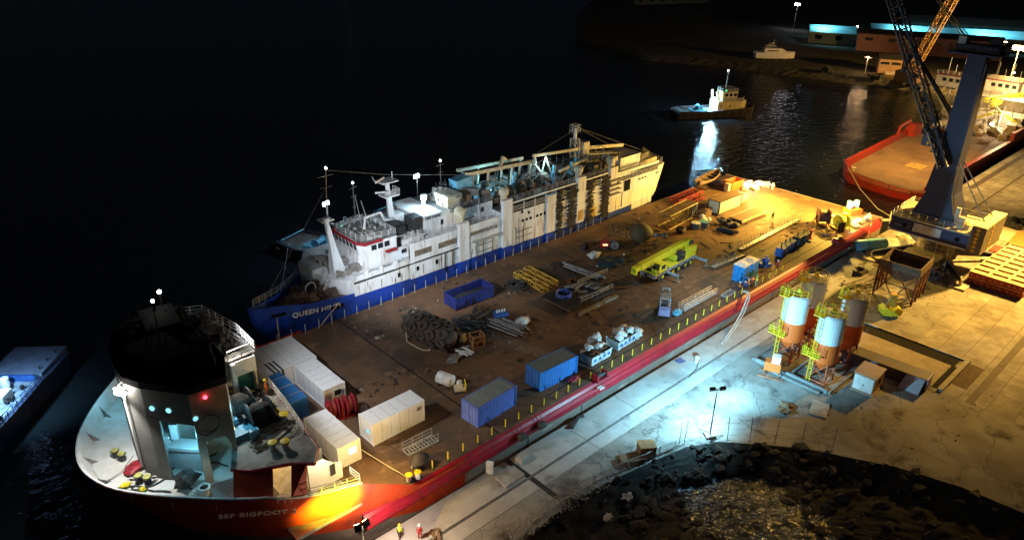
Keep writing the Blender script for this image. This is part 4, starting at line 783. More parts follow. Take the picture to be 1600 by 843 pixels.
def forklift():
    t = thing('forklift', 'pale purple forklift parked on the deck with its mast raised', 'forklift', (36.3, 4.4, DK), R(35)); t.scale = (1.25, 1.25, 1.15)
    MB().side([(-1.5, .35), (.9, .35), (.9, 1.1), (.2, 1.25), (-.6, 1.25), (-1.2, 1.5), (-1.55, 1.2)], -.62, .62).build('body', purple, t, False)
    g = MB()
    for x in (-1.0, .75):
        for y in (-.55, .55): g.tube((x, y, 1.1), (x + (.1 if x < 0 else -.15), y, 2.45), .06, 5)
    g.box(-1.0, .7, -.6, .6, 2.4, 2.5); g.build('overhead_guard', M('fk_grey', (.35, .38, .42), None, 2, .5), t, False)
    for x in (-.95, .75):
        for y in (-.62, .62): MB().lathe([(.2, -.13), (.38, -.12), (.38, .12), (.2, .13)], (x, y, .38), 14, 'Y').build('wheel', rubber, t, False)
    MB().box(1.0, 1.15, -.45, -.33, .1, 2.9).box(1.0, 1.15, .33, .45, .1, 2.9).box(1.02, 1.1, -.33, .33, 2.75, 2.88).box(1.02, 1.1, -.33, .33, 2.3, 2.4).build('mast', steel, t, False)
    MB().box(1.15, 2.2, -.4, -.28, .1, .16).box(1.15, 2.2, .28, .4, .1, .16).box(1.15, 1.2, -.5, .5, .16, .6).build('fork', dark, t, False); MB().box(-.5, 0, -.3, .3, 1.25, 1.4).box(-.6, -.5, -.3, .3, 1.25, 1.9).build('seat', dark, t, False)
forklift()
solo('water_box', MB().box(0, 1.2, 0, .8, 0, .5).blob((.6, .4, .6), (.5, .35, .2), 2, .3), cyanblue, 'small pale blue box at the end of the grey aluminium gangway', 'box', (36.8, 2.5, DK))
# far deck cargo
t = thing('boom_lattice_box', 'pale yellow open lattice box section standing on the deck', 'lattice section', (62.3, 22.5, DK), R(5))
MB().truss((0, 1.2, 1.35), (9.8, 1.2, 1.35), 2.4, 2.6, 6, .11, .07).build('lattice_frame', M('latt_pale', (.62, .56, .28), (.4, .33, .15), 2, .6), t, False); MB().box(0, 9.8, 0.1, 2.3, 2.62, 2.68).build('top_sheet', wood, t, False)
for i, (x, y, l) in enumerate(((66.9, 20.0, 'black drum with pale top beside the yellow lattice box'), (68.6, 19.4, 'black drum with light blue top beside the pale sacks'))):
    t = thing('steel_drum', l, 'drum', (x, y, DK)); MB().lathe([(.95, 0), (1.0, .1), (1.0, .9), (.95, 1)], n=18).build('shell', rubber, t, False); MB().lathe([(.85, 1), (.85, 1.05), (.1, 1.08)], n=16).build('lid', cyanblue if i else bagw, t, False)
solo('sack_pile', MB().blob((0, 0, .5), (1.0, .6, .5), 51, .4).blob((.8, .7, .8), (.7, .5, .4), 53, .4).blob((1.2, -.3, .4), (.6, .6, .4), 54, .4), bagw, 'pale sacks piled behind the black drums', 'sacks', (70.2, 20.6, DK), smooth=True)
solo('tarred_block', MB().blob((0, 0, .6), (.9, .8, .7), 61, .4), rubber, 'lumpy black fender block in front of the yellow lattice box', 'fender', (62.8, 20.3, DK))
solo('packed_crate', MB().box(-1.1, 1.1, -.8, .8, 0, 1.2).blob((0, 0, 1.25), (1, .7, .25), 4, .3), wood, 'small brown covered crate between the lattice box and the dark container', 'crate', (73.3, 22.3, DK))
t = thing('flat_rack', 'low timber flat rack platform beside the pale sided container', 'platform', (74.6, 15.2, DK), R(-2)); MB().box(0, 8.6, 0, 2.6, .5, .8).build('bed', wood, t, False); MB().box(-.02, 8.62, -.12, -.001, .35, .85).box(0, 8.6, 2.601, 2.7, .35, .85).build('side_rail', M('rail_pale', (.55, .5, .36), None, 2, .6), t, False); MB().box(.5, .8, .1, 2.5, 0, .5).box(7.8, 8.1, .1, 2.5, 0, .5).build('bearer', dark, t, False)
g = MB()
for i in range(12): g.cb((random.uniform(-1, 1), random.uniform(-2, 2), .4 + random.random() * .4), (random.uniform(.4, 1), random.uniform(.3, 1), random.uniform(.3, .8)), random.uniform(0, 3))
for y in (-1.6, -.4, .9): g.lathe([(.45, -.3), (.45, .3)], (.2, y, .5), 12, 'X')
solo('engine_parts', g, dark, 'dark engine parts heaped at the end of the timber flat rack', 'engine parts', (72.4, 16.6, DK))
bundle('chain_bundle', 'low dark pile of chain lying in front of the engine parts', 'chain', (69.9, 15.0), R(-85), 16, 3.6, 1.5, dark, (.08, .16), .4, .4)
t = thing('wooden_boat', 'old brown wooden boat resting on cradle poles at the far deck corner', 'boat', (89, 32, DK), R(6))
rr = []
for k in range(11):
    u = k / 10; x = -5 + 10 * u; wd_ = 1.5 * math.sin(math.pi * min(1, u * .93 + .09)) ** .6; zt = 2.0 + .7 * abs(u - .4) ** 1.5 * 2; rr.append([(x, -wd_, zt), (x, -wd_ * .75, 1.3), (x, 0, .9), (x, wd_ * .75, 1.3), (x, wd_, zt), (x, wd_ * .88, zt), (x, wd_ * .6, 1.45), (x, 0, 1.15), (x, -wd_ * .6, 1.45), (x, -wd_ * .88, zt)])
MB().loft(rr).build('hull', wood, t, False, True)
g = MB()
for x in (-3, -1, 1.2, 3): g.box(x, x + .3, -1.1, 1.1, 1.75, 1.83)
g.build('thwart', cream, t, False); g = MB()
for x in (-3, 0, 3): g.tube((x, -1.4, 0), (x, -1.0, 1.5), .08).tube((x, 1.4, 0), (x, 1.0, 1.5), .08).tube((x, -1.4, .1), (x, 1.4, .1), .08)
g.build('cradle', dark, t, False)
solo('red_pipe_frame', MB().truss((-4, 0, .5), (5, .3, .5), 2.2, .6, 7, .1).truss((-6, -2, .3), (3, -1.8, .3), 1.6, .5, 6, .08), M('frame_red', (.30, .04, .04), None, 2, .7), 'dark red pipe frames lying along the far deck edge before the boat', 'frame', (78.5, 30.3, DK))
t = thing('orange_container', 'bright orange open box unit by the white lit corner of the deck', 'container', (89.2, 26.4, DK), R(-6)); MB().box(0, 3.8, 0, .1, 0, 2).box(0, 3.8, 2.1, 2.2, 0, 2).box(0, .1, .1, 2.1, 0, 2).box(3.7, 3.8, .1, 2.1, 0, 2).box(.1, 3.7, .1, 2.1, 0, .15).build('tub', orange, t, False); MB().box(-.9, -.1, .2, 1.2, 0, 1.8).build('side_locker', cream, t, False)
g = MB()
for i in range(16): g.blob((random.uniform(-3, 3), random.uniform(-2, 2), .3), (random.uniform(.5, 1.2), random.uniform(.4, .9), random.uniform(.2, .5)), 70 + i, .5)
solo('canvas_heap', g, bagw, 'white sheets and ropes heaped in bright light at the far corner', 'sheets', (95, 25.3, DK), smooth=True)
t = thing('mooring_bitt', 'white double bitt standing on the far edge of the stern', 'bitt', (97.6, 22.3, DK)); MB().lathe([(.22, 0), (.22, 1.3)], (0, -.5, 0), 10).lathe([(.22, 0), (.22, 1.3)], (0, .5, 0), 10).build('column', white, t, False); MB().tube((0, -.9, .8), (0, .9, .8), .12, 8).build('crossbar', white, t, False)
solo('cream_box', MB().box(-1, 1, -.8, .8, 0, 1.3).box(-1.05, 1.05, -.85, .85, 1.3, 1.4), cream, 'small cream box behind the pale sided container', 'box', (86.3, 22.4, DK))
# stern corner gear
def reel(label, loc, rz, mat, rad, wid, cmat, name='cable_reel'):
    t = thing(name, label, 'reel', loc, rz); h = rad + .15
    for s in (-1, 1): MB().lathe([(rad, -.08), (rad, .08)], (s * wid / 2, 0, h), 20, 'X').build('flange', mat, t, False)
    MB().lathe([(rad * .7, -wid / 2 + .09), (rad * .7, wid / 2 - .09)], (0, 0, h), 20, 'X').build('cable', cmat, t, False); MB().lathe([(.15, -wid / 2 - .3), (.15, wid / 2 + .3)], (0, 0, h), 8, 'X').build('axle', dark, t, False)
    g = MB()
    for s in (-1, 1): g.tube((s * (wid / 2 + .25), -rad, 0.05), (s * (wid / 2 + .25), 0, h), .09).tube((s * (wid / 2 + .25), rad, 0.05), (s * (wid / 2 + .25), 0, h), .09).tube((s * (wid / 2 + .25), -rad, .1), (s * (wid / 2 + .25), rad, .1), .09)
    g.build('stand', mat, t, False); return t
reel('tall brown cable reel at the stern corner of the deck', (86.4, 5.4, DK), R(-52), rust, 1.55, 1.9, M('reel_brown', (.12, .05, .03), None, 3, .7))
reel('bright yellow reel with a black plate in front at the stern corner', (87.2, 2.2, DK), R(-20), craneyel, 1.3, 1.7, craneyel)
solo('control_cabinet', MB().box(-.6, .6, -.15, .15, .1, 2.0).box(-.7, .7, -.25, .25, 0, .1), black, 'black upright plate cabinet in front of the yellow reel', 'cabinet', (85.3, 1.3, DK), R(-30))
t = thing('stern_winch', 'light blue winch on an orange base at the stern edge', 'winch', (96.5, 4.4, DK), R(-24)); MB().lathe([(.75, -.8), (.75, -.7), (.5, -.7), (.5, .7), (.75, .7), (.75, .8)], (0, 0, 1.9), 14, 'X').build('drum', cyanblue, t, False); MB().box(-1.4, 1.4, -1.3, .9, 0, 1.1).build('base', orange, t, False); MB().box(-1.1, -.8, -.4, .4, 1.1, 2.6).box(.8, 1.1, -.4, .4, 1.1, 2.6).build('cheek', cyanblue, t, False)
g = MB()
for i in range(14): g.blob((random.uniform(-2.6, 1.6), random.uniform(-2.6, 2.4), .3), (random.uniform(.4, 1), random.uniform(.4, .8), random.uniform(.2, .6)), 90 + i, .5)
solo('canvas_heap', g, bagw, 'white bags and wrapped gear heaped around the stern winch', 'bags', (92.4, 3.0, DK), smooth=True)
solo('winch_gear', MB().blob((0, 0, .6), (.8, .6, .6), 3, .4).rail([(-1, .4, 0), (1.5, .4, 0)], 1.2, .8, .05).tube((-.6, -.3, .2), (.8, .2, 1.4), .1), galv, 'white mooring gear on the very corner of the stern', 'mooring gear', (94.6, .4, DK))
g = MB()
for k in range(14): g.ring((random.uniform(-.5, .5), random.uniform(-.4, .4), .08 + .05 * k), random.uniform(.6, 1.1), .06, 14)
solo('rope_coil', g, M('rope_tan', (.30, .22, .12), None, 4, .9), 'brown rope coil lying between the yellow reel and the blue machines', 'rope coil', (82.3, 2.5, DK))
for i, (x, y, s) in enumerate(((67.5, 3.3, 1.1), (69.6, 3.7, 1.0), (71.6, 3.9, .95), (74.4, 4.0, 1.0), (76.3, 3.9, 1.0))):
    l = ['nearest dark blue machine unit in the row behind the yellow stanchions', 'blue machine unit second from the near end of the row', 'middle blue machine unit of the row with a raised pipe', 'dark machine unit behind the blue row', 'dark machine unit at the far end beside the red valve'][i]
    t = thing('machine_unit', l, 'machine', (x, y, DK), R(6)); mt = winblue if i < 3 else dark; MB().box(-.9 * s, .9 * s, -.7, .7, .15, 1.5 * s).build('casing', mt, t, False); MB().box(-.6, .6, -.76, -.7, .4, 1.0).build('grille', dark, t, False); MB().tube((0, .2, 1.4 * s), (.2, .2, 2.1 * s), .12).build('exhaust', dark, t, False)
t = thing('red_valve', 'red valve stand at the far end of the machine row', 'valve', (78.5, 3.7, DK)); MB().lathe([(.5, 0), (.2, .3), (.2, 1.2), (.35, 1.3), (.35, 1.6)], n=10).build('body', winred, t, False); MB().ring((0, 0, 1.9), .45, .06).build('hand_wheel', winred, t, False)
t = thing('blue_pump', 'blue pump unit on a skid behind the portable toilets', 'pump', (61.8, 3.0, DK), R(-20)); MB().box(-.9, .9, -.6, .6, 0, .5).build('skid', winblue, t, False); MB().lathe([(.45, -.5), (.5, 0), (.45, .5)], (0, 0, .95), 12, 'X').build('motor', winblue, t, False); MB().tube((0, 0, 1.2), (0, 0, 1.8), .15).build('pipe', winblue, t, False)
# portable toilet pair
for i, l in enumerate(('left bright blue portable toilet with a white roof', 'right bright blue portable toilet with a white roof')):
    t = thing('portable_toilet', l.replace('left', 'near').replace('right', 'far') , 'toilet', (53.0 + i * 2.35, 1.9, DK), R(2))
    MB().box(0, 2.2, 0, 1.8, .1, 2.7).build('body', portaloo, t, False); MB().box(-.05, 2.25, -.05, 1.85, 2.7, 2.86).blob((1.1, .9, 2.86), (.9, .7, .15), 2, .1).build('roof', white, t, False); MB().box(.4, 1.6, -.06, 0, .2, 2.3).build('door', M('door_blue', (.03, .2, .5), None, 2, .4), t, False); MB().box(-.06, 2.26, -.06, 1.86, 0, .1).build('base', dark, t, False)
t = thing('pump_skid', 'dark red and blue pump machine in front of the portable toilets', 'pump', (53.2, .9, DK)); MB().box(-.9, 1.2, -.5, .5, 0, .3).build('skid', dark, t, False); MB().lathe([(.4, -.6), (.45, 0), (.4, .6)], (.5, 0, .8), 12, 'X').build('motor', M('mred', (.25, .03, .09), None, 2, .5), t, False); MB().box(-.8, -.1, -.4, .4, .3, 1.5).build('tank', winblue, t, False)
solo('supply_hose', MB().path([(50.2, .1, 5.0), (50.0, -.8, 5.2), (49.0, -1.4, 4.9), (46.5, -2.1, 3.4), (43, -2.9, 2.4), (40, -3.5, 2.1), (38.9, -3.9, 2.1)], .12, 7).path([(50.4, .1, 5.0), (50.4, -.9, 5.1), (49.3, -1.6, 4.7), (46.9, -2.3, 3.3), (43.4, -3.1, 2.35), (40, -3.8, 2.12)], .1, 7), M('hose_pale', (.6, .6, .58), None, 3, .6), 'pale double hose running from the deck down to the quay', 'hose')
# mooring lines
solo('mooring_line', MB().path([(94.8, -.3, 4.9), (92, -1.2, 3.3), (88, -2.2, 2.2), (82, -2.1, 2.12)], .07, 5), rope, 'pale mooring line from the stern corner down to the quay edge', 'rope')
solo('mooring_line', MB().path([(128.2, 19.6, 3.9), (118, 11.8, 2.7), (110, 4.5, 2.2), (105.4, -2.4, 2.2)], .09, 5), rope, 'long mooring line from the brown deck ship to the quay by the crane', 'rope')
solo('boarding_beam', MB().cb((0, 0, 0), (8, .7, .25), R(-38)), cream, 'pale beam bridging from the barge stern to the quay', 'beam', (101.5, 1.6, 2.7))
rnd = random.Random(31)
g = MB(); spots = [(12, 18, 4), (16, 14, 4), (27, 24, 3), (33, 17, 5), (37, 22, 5), (43, 21, 3), (47, 25, 4), (58, 27, 5), (52, 18, 4), (66, 26, 5), (72, 17, 5), (28, 9, 5), (60, 12, 5), (78, 7, 5), (3, 26, 4), (20, 29, 4), (-3, 16, 3)]
for (cx_, cy_, sp) in spots:
    for i in range(24):
        x = cx_ + rnd.gauss(0, sp * .7); y = min(31.5, max(1.8, cy_ + rnd.gauss(0, sp * .5)))
        if rnd.random() < .55: a = rnd.uniform(0, 3.1); l_ = rnd.uniform(.4, 2.6); g.tube((x, y, DK + .06), (x + l_ * math.cos(a), y + l_ * math.sin(a), DK + .07), rnd.uniform(.02, .06), 4)
        else: g.cb((x, y, DK + .08), (rnd.uniform(.1, .7), rnd.uniform(.1, .5), rnd.uniform(.05, .3)), rnd.uniform(0, 3))
tag(g.build('deck_debris', M('debris_mix', (.20, .15, .11), (.04, .035, .03), .9, .8, ramp=(.42, .5), c3=(.45, .42, .36), s3=.5, r3=(.6, .62))), 'small scraps, bars and offcuts scattered over the cargo deck', 'debris', kind='stuff')
g = MB()
for i in range(130):
    x = rnd.uniform(24, 60); y = rnd.uniform(-34, -8); a = rnd.uniform(0, 3); k = rnd.uniform(.04, .18)
    if (x < 34 and y < -19): continue
    g.blob((x, y, QZ + .03), (k, k * .8, k * .4), i, .5, 1)
tag(g.build('yard_gravel', M('yard_stones', (.20, .18, .15), (.1, .09, .08), 1, .95)), 'small stones and dirt lumps around the silo frame', 'gravel', kind='stuff')
# ------------------------------------------------------------------ people
def skinmesh(name, nodes, edges, mat, parent, sub=1):
    me = bpy.data.meshes.new(name); bm = bmesh.new(); ly = bm.verts.layers.skin.verify(); ks = list(nodes); vm = {}
    for k in ks:
        p, r = nodes[k]; v = bm.verts.new(p); v[ly].radius = (r, r * .85) if not isinstance(r, tuple) else r; vm[k] = v
    vm[ks[0]][ly].use_root = True
    for a, b_ in edges: bm.edges.new((vm[a], vm[b_]))
    bm.to_mesh(me); bm.free(); me.materials.append(mat)
    o = bpy.data.objects.new(name, me); COL.objects.link(o); o.parent = parent
    s = o.modifiers.new('skin', 'SKIN'); s.use_smooth_shade = True; u = o.modifiers.new('sub', 'SUBSURF'); u.levels = sub; u.render_levels = sub; return o
_pc = {}
def person(label, loc, rz, jacket, trousers, hat, pose='stand', cat='person'):
    t = thing('person', label, cat, loc, rz)
    if pose == 'walk': lf, rf = (.28, .1, .08), (-.25, -.1, .08); lk, rk = (.17, .1, .5), (-.02, -.1, .5)
    else: lf, rf = (.03, .14, .08), (.03, -.14, .08); lk, rk = (.03, .12, .5), (.03, -.12, .5)
    lean = .22 if pose == 'bend' else .02
    hip = (0, 0, .95); ch = (lean * .8, 0, 1.3); nk = (lean, 0, 1.5); hd = (lean + .03, 0, 1.64)
    if pose in ('bend', 'work'): le, re = (lean + .18, .24, 1.12), (lean + .18, -.24, 1.12); lh, rh = (lean + .42, .15, 1.1), (lean + .42, -.15, 1.1)
    else: le, re = (.0 + lean, .27, 1.14), (lean, -.27, 1.14); lh, rh = (lean + .1, .27, .88), (lean + .1, -.27, .88)
    N_ = {'hip': (hip, .13), 'belly': ((lean * .4, 0, 1.1), .125), 'chest': (ch, .14), 'neck': (nk, .055), 'head': (hd, .085), 'crown': ((hd[0], 0, 1.75), .075),
          'ls': ((lean * .9, .17, 1.42), .065), 'rs': ((lean * .9, -.17, 1.42), .065), 'le': (le, .045), 're': (re, .045), 'lh': (lh, .032), 'rh': (rh, .032),
          'lt': ((0, .1, .88), .085), 'rt': ((0, -.1, .88), .085), 'lk': (lk, .06), 'rk': (rk, .06), 'lf': (lf, .042), 'rf': (rf, .042), 'ltoe': ((lf[0] + .18, lf[1], .04), .035), 'rtoe': ((rf[0] + .18, rf[1], .04), .035), 'nose': ((hd[0] + .1, 0, 1.64), .015)}
    Eg = [('hip', 'belly'), ('belly', 'chest'), ('chest', 'neck'), ('neck', 'head'), ('head', 'crown'), ('head', 'nose'), ('chest', 'ls'), ('chest', 'rs'), ('ls', 'le'), ('rs', 're'), ('le', 'lh'), ('re', 'rh'), ('hip', 'lt'), ('hip', 'rt'), ('lt', 'lk'), ('rt', 'rk'), ('lk', 'lf'), ('rk', 'rf'), ('lf', 'ltoe'), ('rf', 'rtoe')]
    for s, h, e in (('l', lh, le), ('r', rh, re)):
        d = (Vector(h) - Vector(e)).normalized(); sy = 1 if s == 'l' else -1; pal = Vector(h) + d * .08; N_[s + 'p'] = (tuple(pal), .03); Eg.append((s + 'h', s + 'p'))
        for i in range(4): N_[f'{s}f{i}'] = (tuple(pal + d * (.085 - .01 * abs(i - 1.5)) + Vector((.02, (i - 1.5) * .02, -.01))), .009); Eg.append((s + 'p', f'{s}f{i}'))
        N_[s + 'th'] = (tuple(Vector(h) + d * .07 + Vector((.05, -sy * .02, 0))), .01); Eg.append((s + 'h', s + 'th'))
    skinmesh('body', N_, Eg, skin, t)
    J = {k: (N_[k][0], N_[k][1] * 1.22) for k in ('belly', 'chest', 'ls', 'rs', 'le', 're', 'lh', 'rh')}; J['belly'] = (N_['belly'][0], .165); J['low'] = ((0, 0, .93), .16)
    skinmesh('jacket', J, [('belly', 'chest'), ('chest', 'ls'), ('chest', 'rs'), ('ls', 'le'), ('rs', 're'), ('le', 'lh'), ('re', 'rh'), ('belly', 'low')], jacket, t)
    T_ = {'hip': (hip, .15)}; T_.update({k: (N_[k][0], N_[k][1] * 1.3) for k in ('lt', 'rt', 'lk', 'rk')}); T_['lf'] = ((lf[0], lf[1], .14), .06); T_['rf'] = ((rf[0], rf[1], .14), .06)
    skinmesh('trousers', T_, [('hip', 'lt'), ('hip', 'rt'), ('lt', 'lk'), ('rt', 'rk'), ('lk', 'lf'), ('rk', 'rf')], trousers, t)
    if hat: MB().lathe([(.17, 1.69), (.135, 1.72), (.125, 1.79), (.08, 1.85), (.01, 1.87)], (hd[0], 0, 0), 14).build('helmet', hat, t, False, True)
    else: MB().lathe([(.09, 1.62), (.115, 1.70), (.10, 1.78), (.02, 1.83)], (hd[0] - .01, 0, 0), 12).build('hair', hair, t, False, True)
    return t
person('worker in an orange suit standing on the winch deck of the bow', (-19.8, 11.9, 12.7), 2.5, hiorange, hiorange, hatyellow)
person('worker in dark clothes standing alone behind the lowered crane boom', (44.6, 18.8, DK), -1.5, clothdark, clothdark, hatwhite)
person('dark clothed person walking alone across the yellow lit stern deck', (81.2, 12.6, DK), 1.2, clothdark, clothdark, None, 'walk')
person('worker in an orange vest and white helmet holding the hose at the deck edge', (50.0, .7, DK), -1.2, hiorange, clothdark, hatwhite, 'work')
person('worker in dark blue bending beside the hose at the deck edge', (50.9, .5, DK), -1.8, clothblue, clothdark, hatwhite, 'bend')
person('worker in an orange vest at the deck edge, right of the hose', (51.9, .2, DK), 2.8, hiorange, clothdark, hatyellow, 'work')
person('worker with a green helmet and pale vest by the dark red pump', (53.9, .0, DK), 2.4, hiyellow, clothblue, hatgreen)
person('person in red standing by the yellow stanchions near the blue pump', (61.6, .8, DK), .5, clothred, clothdark, hatwhite)
person('quay worker with white helmet standing at the quay edge by the mooring line', (81.6, -2.2, QZ), 1.4, clothdark, clothdark, hatwhite)
person('quay worker in a yellow vest near the bottom edge of the apron', (-15.3, -3.3, QZ + .05), .4, hiyellow, clothdark, hatyellow, 'walk')
person('quay worker in a red vest behind the one in yellow on the apron', (-13.9, -4.6, QZ + .05), .8, clothred, clothred, hatwhite)
person('worker in dark overalls standing in front of the lowered crane cab', (42.4, 12.6, DK), 2, clothdark, clothdark, hatyellow)
person('person in red overalls standing under the harbour crane', (84.9, -15.6, QZ), 2, clothred, clothdark, hatwhite)
# ------------------------------------------------------------------ white and blue ship
def queen():
    t = thing('white_blue_ship', 'old white ship with a blue hull bottom and rust streaks moored beyond the barge', 'ship', (34, 41, 0))
    ys = 34.2; yf = 48.5
    PL = [(-10.4, 36.4), (-9.9, 36.1), (-7, 35.5), (-3, 34.8), (3.8, 34.25), (66, ys), (74, 34.6), (78, 36), (79.3, 41), (78, 46.5), (74, 48), (66, yf), (3.8, yf), (1, 44.6), (-2.4, 41.3), (-5.4, 38.9)]
    def zb(x): return 6.6 if x < 3.8 else 6.55 - (x - 3.8) * .0225
    low = [((-6.5 if x < -9 else (x + (2.2 if x < -4 else 1.2 if x < 2 else 0))), 41 + (y - 41) * (.78 if x < 0 else .97)) for x, y in PL if x < 67]
    top = [(x, y) for x, y in PL if x < 67]
    g = MB().prism(low, -1.5, lambda x, y: zb(x), top); g.build('blue_hull', shipblue, t)
    # bow bulwark (blue)
    bw = [(3.7, 47.2), (1, 44.6), (-2.4, 41.3), (-5.4, 38.9), (-8, 37.3), (-10.4, 36.4), (-9.9, 36.1), (-7, 35.5), (-3, 34.8), (3.8, 34.2)]
    zt = [6.9, 7.3, 7.8, 8.3, 8.6, 8.9, 8.8, 8.3, 7.5, 7.0]
    g = MB(); g.loft([[(x, y, 6.2) for x, y in bw], [(x - (.5 if x < -7 else 0), y, z) for (x, y), z in zip(bw, zt)], [(x - (.5 if x < -7 else 0) + .25, y + (.2 if y < 41 else -.2), z) for (x, y), z in zip(bw, zt)], [(x + .2, y + (.2 if y < 41 else -.2), 6.2) for (x, y) in bw]], close=False, cap=False); g.build('bow_bulwark', shipblue, t)
    g = MB().prism([(3.7, 46.9), (1, 44), (-2.2, 40.9), (-5, 38.7), (-8, 37), (-9.6, 36.4), (-7, 35.8), (-3, 35.2), (3.7, 34.8)], 6.3, 6.64); g.build('bow_deck', rust, t)
    g = MB(); rnd = random.Random(5)
    for i in range(20): xx = rnd.uniform(-6.5, 2); g.blob((xx, rnd.uniform(35.9, 37.2 + (xx + 7) * .62), 7.2), (rnd.uniform(.4, 1.2), rnd.uniform(.4, 1), rnd.uniform(.4, .9)), i, .5)
    for x in (-2.6, .4): g.lathe([(.9, -1.2), (.9, -1.1), (.55, -1.1), (.55, 1.1), (.9, 1.1), (.9, 1.2)], (x, 38.2, 7.6), 14, 'Y')
    g.build('windlass', M('windlass_rust', (.16, .10, .07), (.07, .05, .04), 2, .8), t)
    g = MB().rail([(-9.9, 36.7, 8.8), (-5.4, 39, 8.3), (-2.4, 41.4, 7.8), (1, 44.7, 7.3)], 1, 1.2, .04); g.build('bow_rail', galv, t)
    # freeing ports
    for x in (-8.3, 1.0): 
        y = 35.45 if x < 0 else 34.3; g = MB().cb((x + (1.2 if x < 0 else 0), y - .05, 7.1 if x < 0 else 6.0), (1.9, .12, .45), 0 if x > 0 else -.17)
        g.build('mooring_port', black, t)
    # white hull
    white_l = [(3.8, 34.3), (13.5, 34.2), (13.5, 48.4), (3.8, 48.4), (1.5, 45), (1.0, 41), (1.5, 37.5)]
    g = MB().prism(white_l, lambda x, y: min(6.5, zb(x)), 8.9); g.box(13.5, 32, ys, yf, 6.36 - .25, 11.2); g.box(32, 60, ys, yf, 5.6, 12.0)
    pl2 = [(60, ys), (74, 34.6), (78, 36), (79.3, 41), (78, 46.5), (74, 48), (60, yf)]; pl2b = [(60, ys), (73, 34.6), (76.6, 36.4), (77.6, 41), (76.6, 46.2), (73, 48), (60, yf)]
    g.prism(pl2b, 5.2, lambda x, y: 12.3 - (x - 60) * .075, pl2); g.prism([(66.01, ys + .01), (73, 34.7), (76, 37), (76, 45), (73, 47.5), (66.01, yf - .1)], 1.5, 5.25); g.build('white_hull', shipw, t)
    # bulwark walls
    g = MB().box(4.2, 13.4, 34.2, 34.32, 8.9, 9.5); 
    for x in (5.5, 8, 10.5): g.box(x, x + .7, 34.05, 34.2, 8.8, 10.1)
    g.box(13.5, 31.9, ys, ys + .12, 11.2, 11.75).box(34, 60, ys, ys + .12, 12.0, 12.25).box(34, 60, ys, ys + .12, 13.15, 13.4)
    for x in (13.5, 22.7, 31.9, 42.2, 49.8, 58.6): 
        w_, z_ = (2.0, 12.6) if x > 20 else (.8, 11.9)
        g.box(x, x + w_, ys - .28 if x > 20 else ys - .1, ys + .3, zb(x) + .1, z_ + (1.6 if x in (31.9, 49.8, 58.6) else 0))
    g.box(60, 74, 34.55, 34.65, 12.0, 12.5); g.build('side_bulwark', shipw, t)
    g = MB()
    for x in (22.7, 31.9, 42.2, 49.8, 58.6): g.box(x, x + 2.0, ys - .28, ys + .2, 1, zb(x) + .08)
    g.build('blue_pilaster', shipblue, t)
    # vents and pipe tops
    for x in (23.7, 32.9, 50.8, 59.6):
        g = MB().lathe([(.55, 12), (.55, 13.6), (.8, 13.7), (.85, 14.6), (.3, 14.9)], (x, 35, 1.2 if x > 30 else 0), 12); g.build('vent_post', cream, t)
    # louvre strips: flat black panels paint the shade of the openings
    for a, b_ in ((34.2, 41.8), (44.4, 49.6), (52, 58.3)): 
        MB().box(a, b_, ys - .04, ys - .003, 11.55, 12.95).build('recess', black, t)
        g = MB()
        for k in range(3): g.box(a, b_, ys - .1, ys - .05, 11.9 + .33 * k, 11.97 + .33 * k)
        for k in range(4): x = a + (b_ - a) * k / 3; g.box(x - .06, x + .06, ys - .13, ys - .045, 11.5, 13.0)
        g.build('railing', white, t)
    for a, b_ in ((61, 67), (67.2, 73.5)): MB().box(a, b_, ys - .02 if a < 66 else ys + .0, ys + .05, 10.9, 11.7).build('recess', black, t); MB().rail([(a, ys - .08, 10.9), (b_, ys - .08, 10.9)], .8, 1.2, .04, 3).build('railing', white, t)  # black panels again paint the dark inside the openings
    # openings, portholes
    def opening(x0, x1, z0, z1, m_=None, nm='porthole'): return MB().box(x0, x1, ys - .06, ys - .004, z0, z1).build(nm, m_ or black, t)
    for x, z in ((36.6, 9.6), (37.5, 9.6), (38.4, 9.6), (40.0, 9.6), (40.9, 9.6), (41.8, 9.6), (46.2, 9.3), (47.0, 9.3), (47.8, 9.3), (36.4, 11.2), (38, 10.7), (63.8, 9.6)):
        MB().lathe([(.27, 0), (.27, -.05), (.02, -.06)], (x, ys - .003, z), 10, 'Y').build('porthole', black, t)
    opening(63.3, 64.1, 8.6, 10.7, nm='side_door'); opening(64.2, 65.0, 8.6, 10.7, nm='side_door'); MB().box(62.9, 65.2, ys - .05, ys - .001, 5.5, 8.5).build('gangway_strip', shipw, t)
    for x in (68, 69, 70, 73.6, 74.3): MB().lathe([(.2, 0), (.2, -.05)], (x, 34.27 + .04 * (x - 68) if x < 73.9 else 34.7, 10.0), 8, 'Y').build('porthole', black, t)
    for x in (18.2, 14.6, 11.2): opening(x, x + .45, 7.2, 7.9)
    opening(53.8, 55.2, 5.6, 7.6, M('yellow_patch', (.6, .4, .04), (.25, .2, .1), 1, .6), 'painted_patch')
    MB().box(50.2, 51.6, ys - .31, ys - .281, 6, 8).build('painted_patch', M('rust_patch', (.5, .33, .12), None, 1, .7), t)
    g = MB().box(3.8, 22.7, ys - .12, ys - .01, 8.55, 8.75); g.build('rubbing_strake', dark, t)
    # long recesses in the accommodation side
    for a, b_ in ((13.9, 17.5), (18.8, 22.4), (25.2, 30.8)):
        g = MB().box(a, b_, ys - .05, ys + .0, 9.6 if a < 20 else 9.9, 10.5); g.build('side_recess', M('recess_brown', (.22, .17, .12), (.1, .08, .06), 2, .8), t)
    MB().rail([(25.2, ys - .4, 9.0), (31.5, ys - .4, 10.4)], .8, .9, .04).box(25.2, 31.5, ys - .7, ys - .06, 8.85, 8.95).build('accommodation_ladder', galv, t)
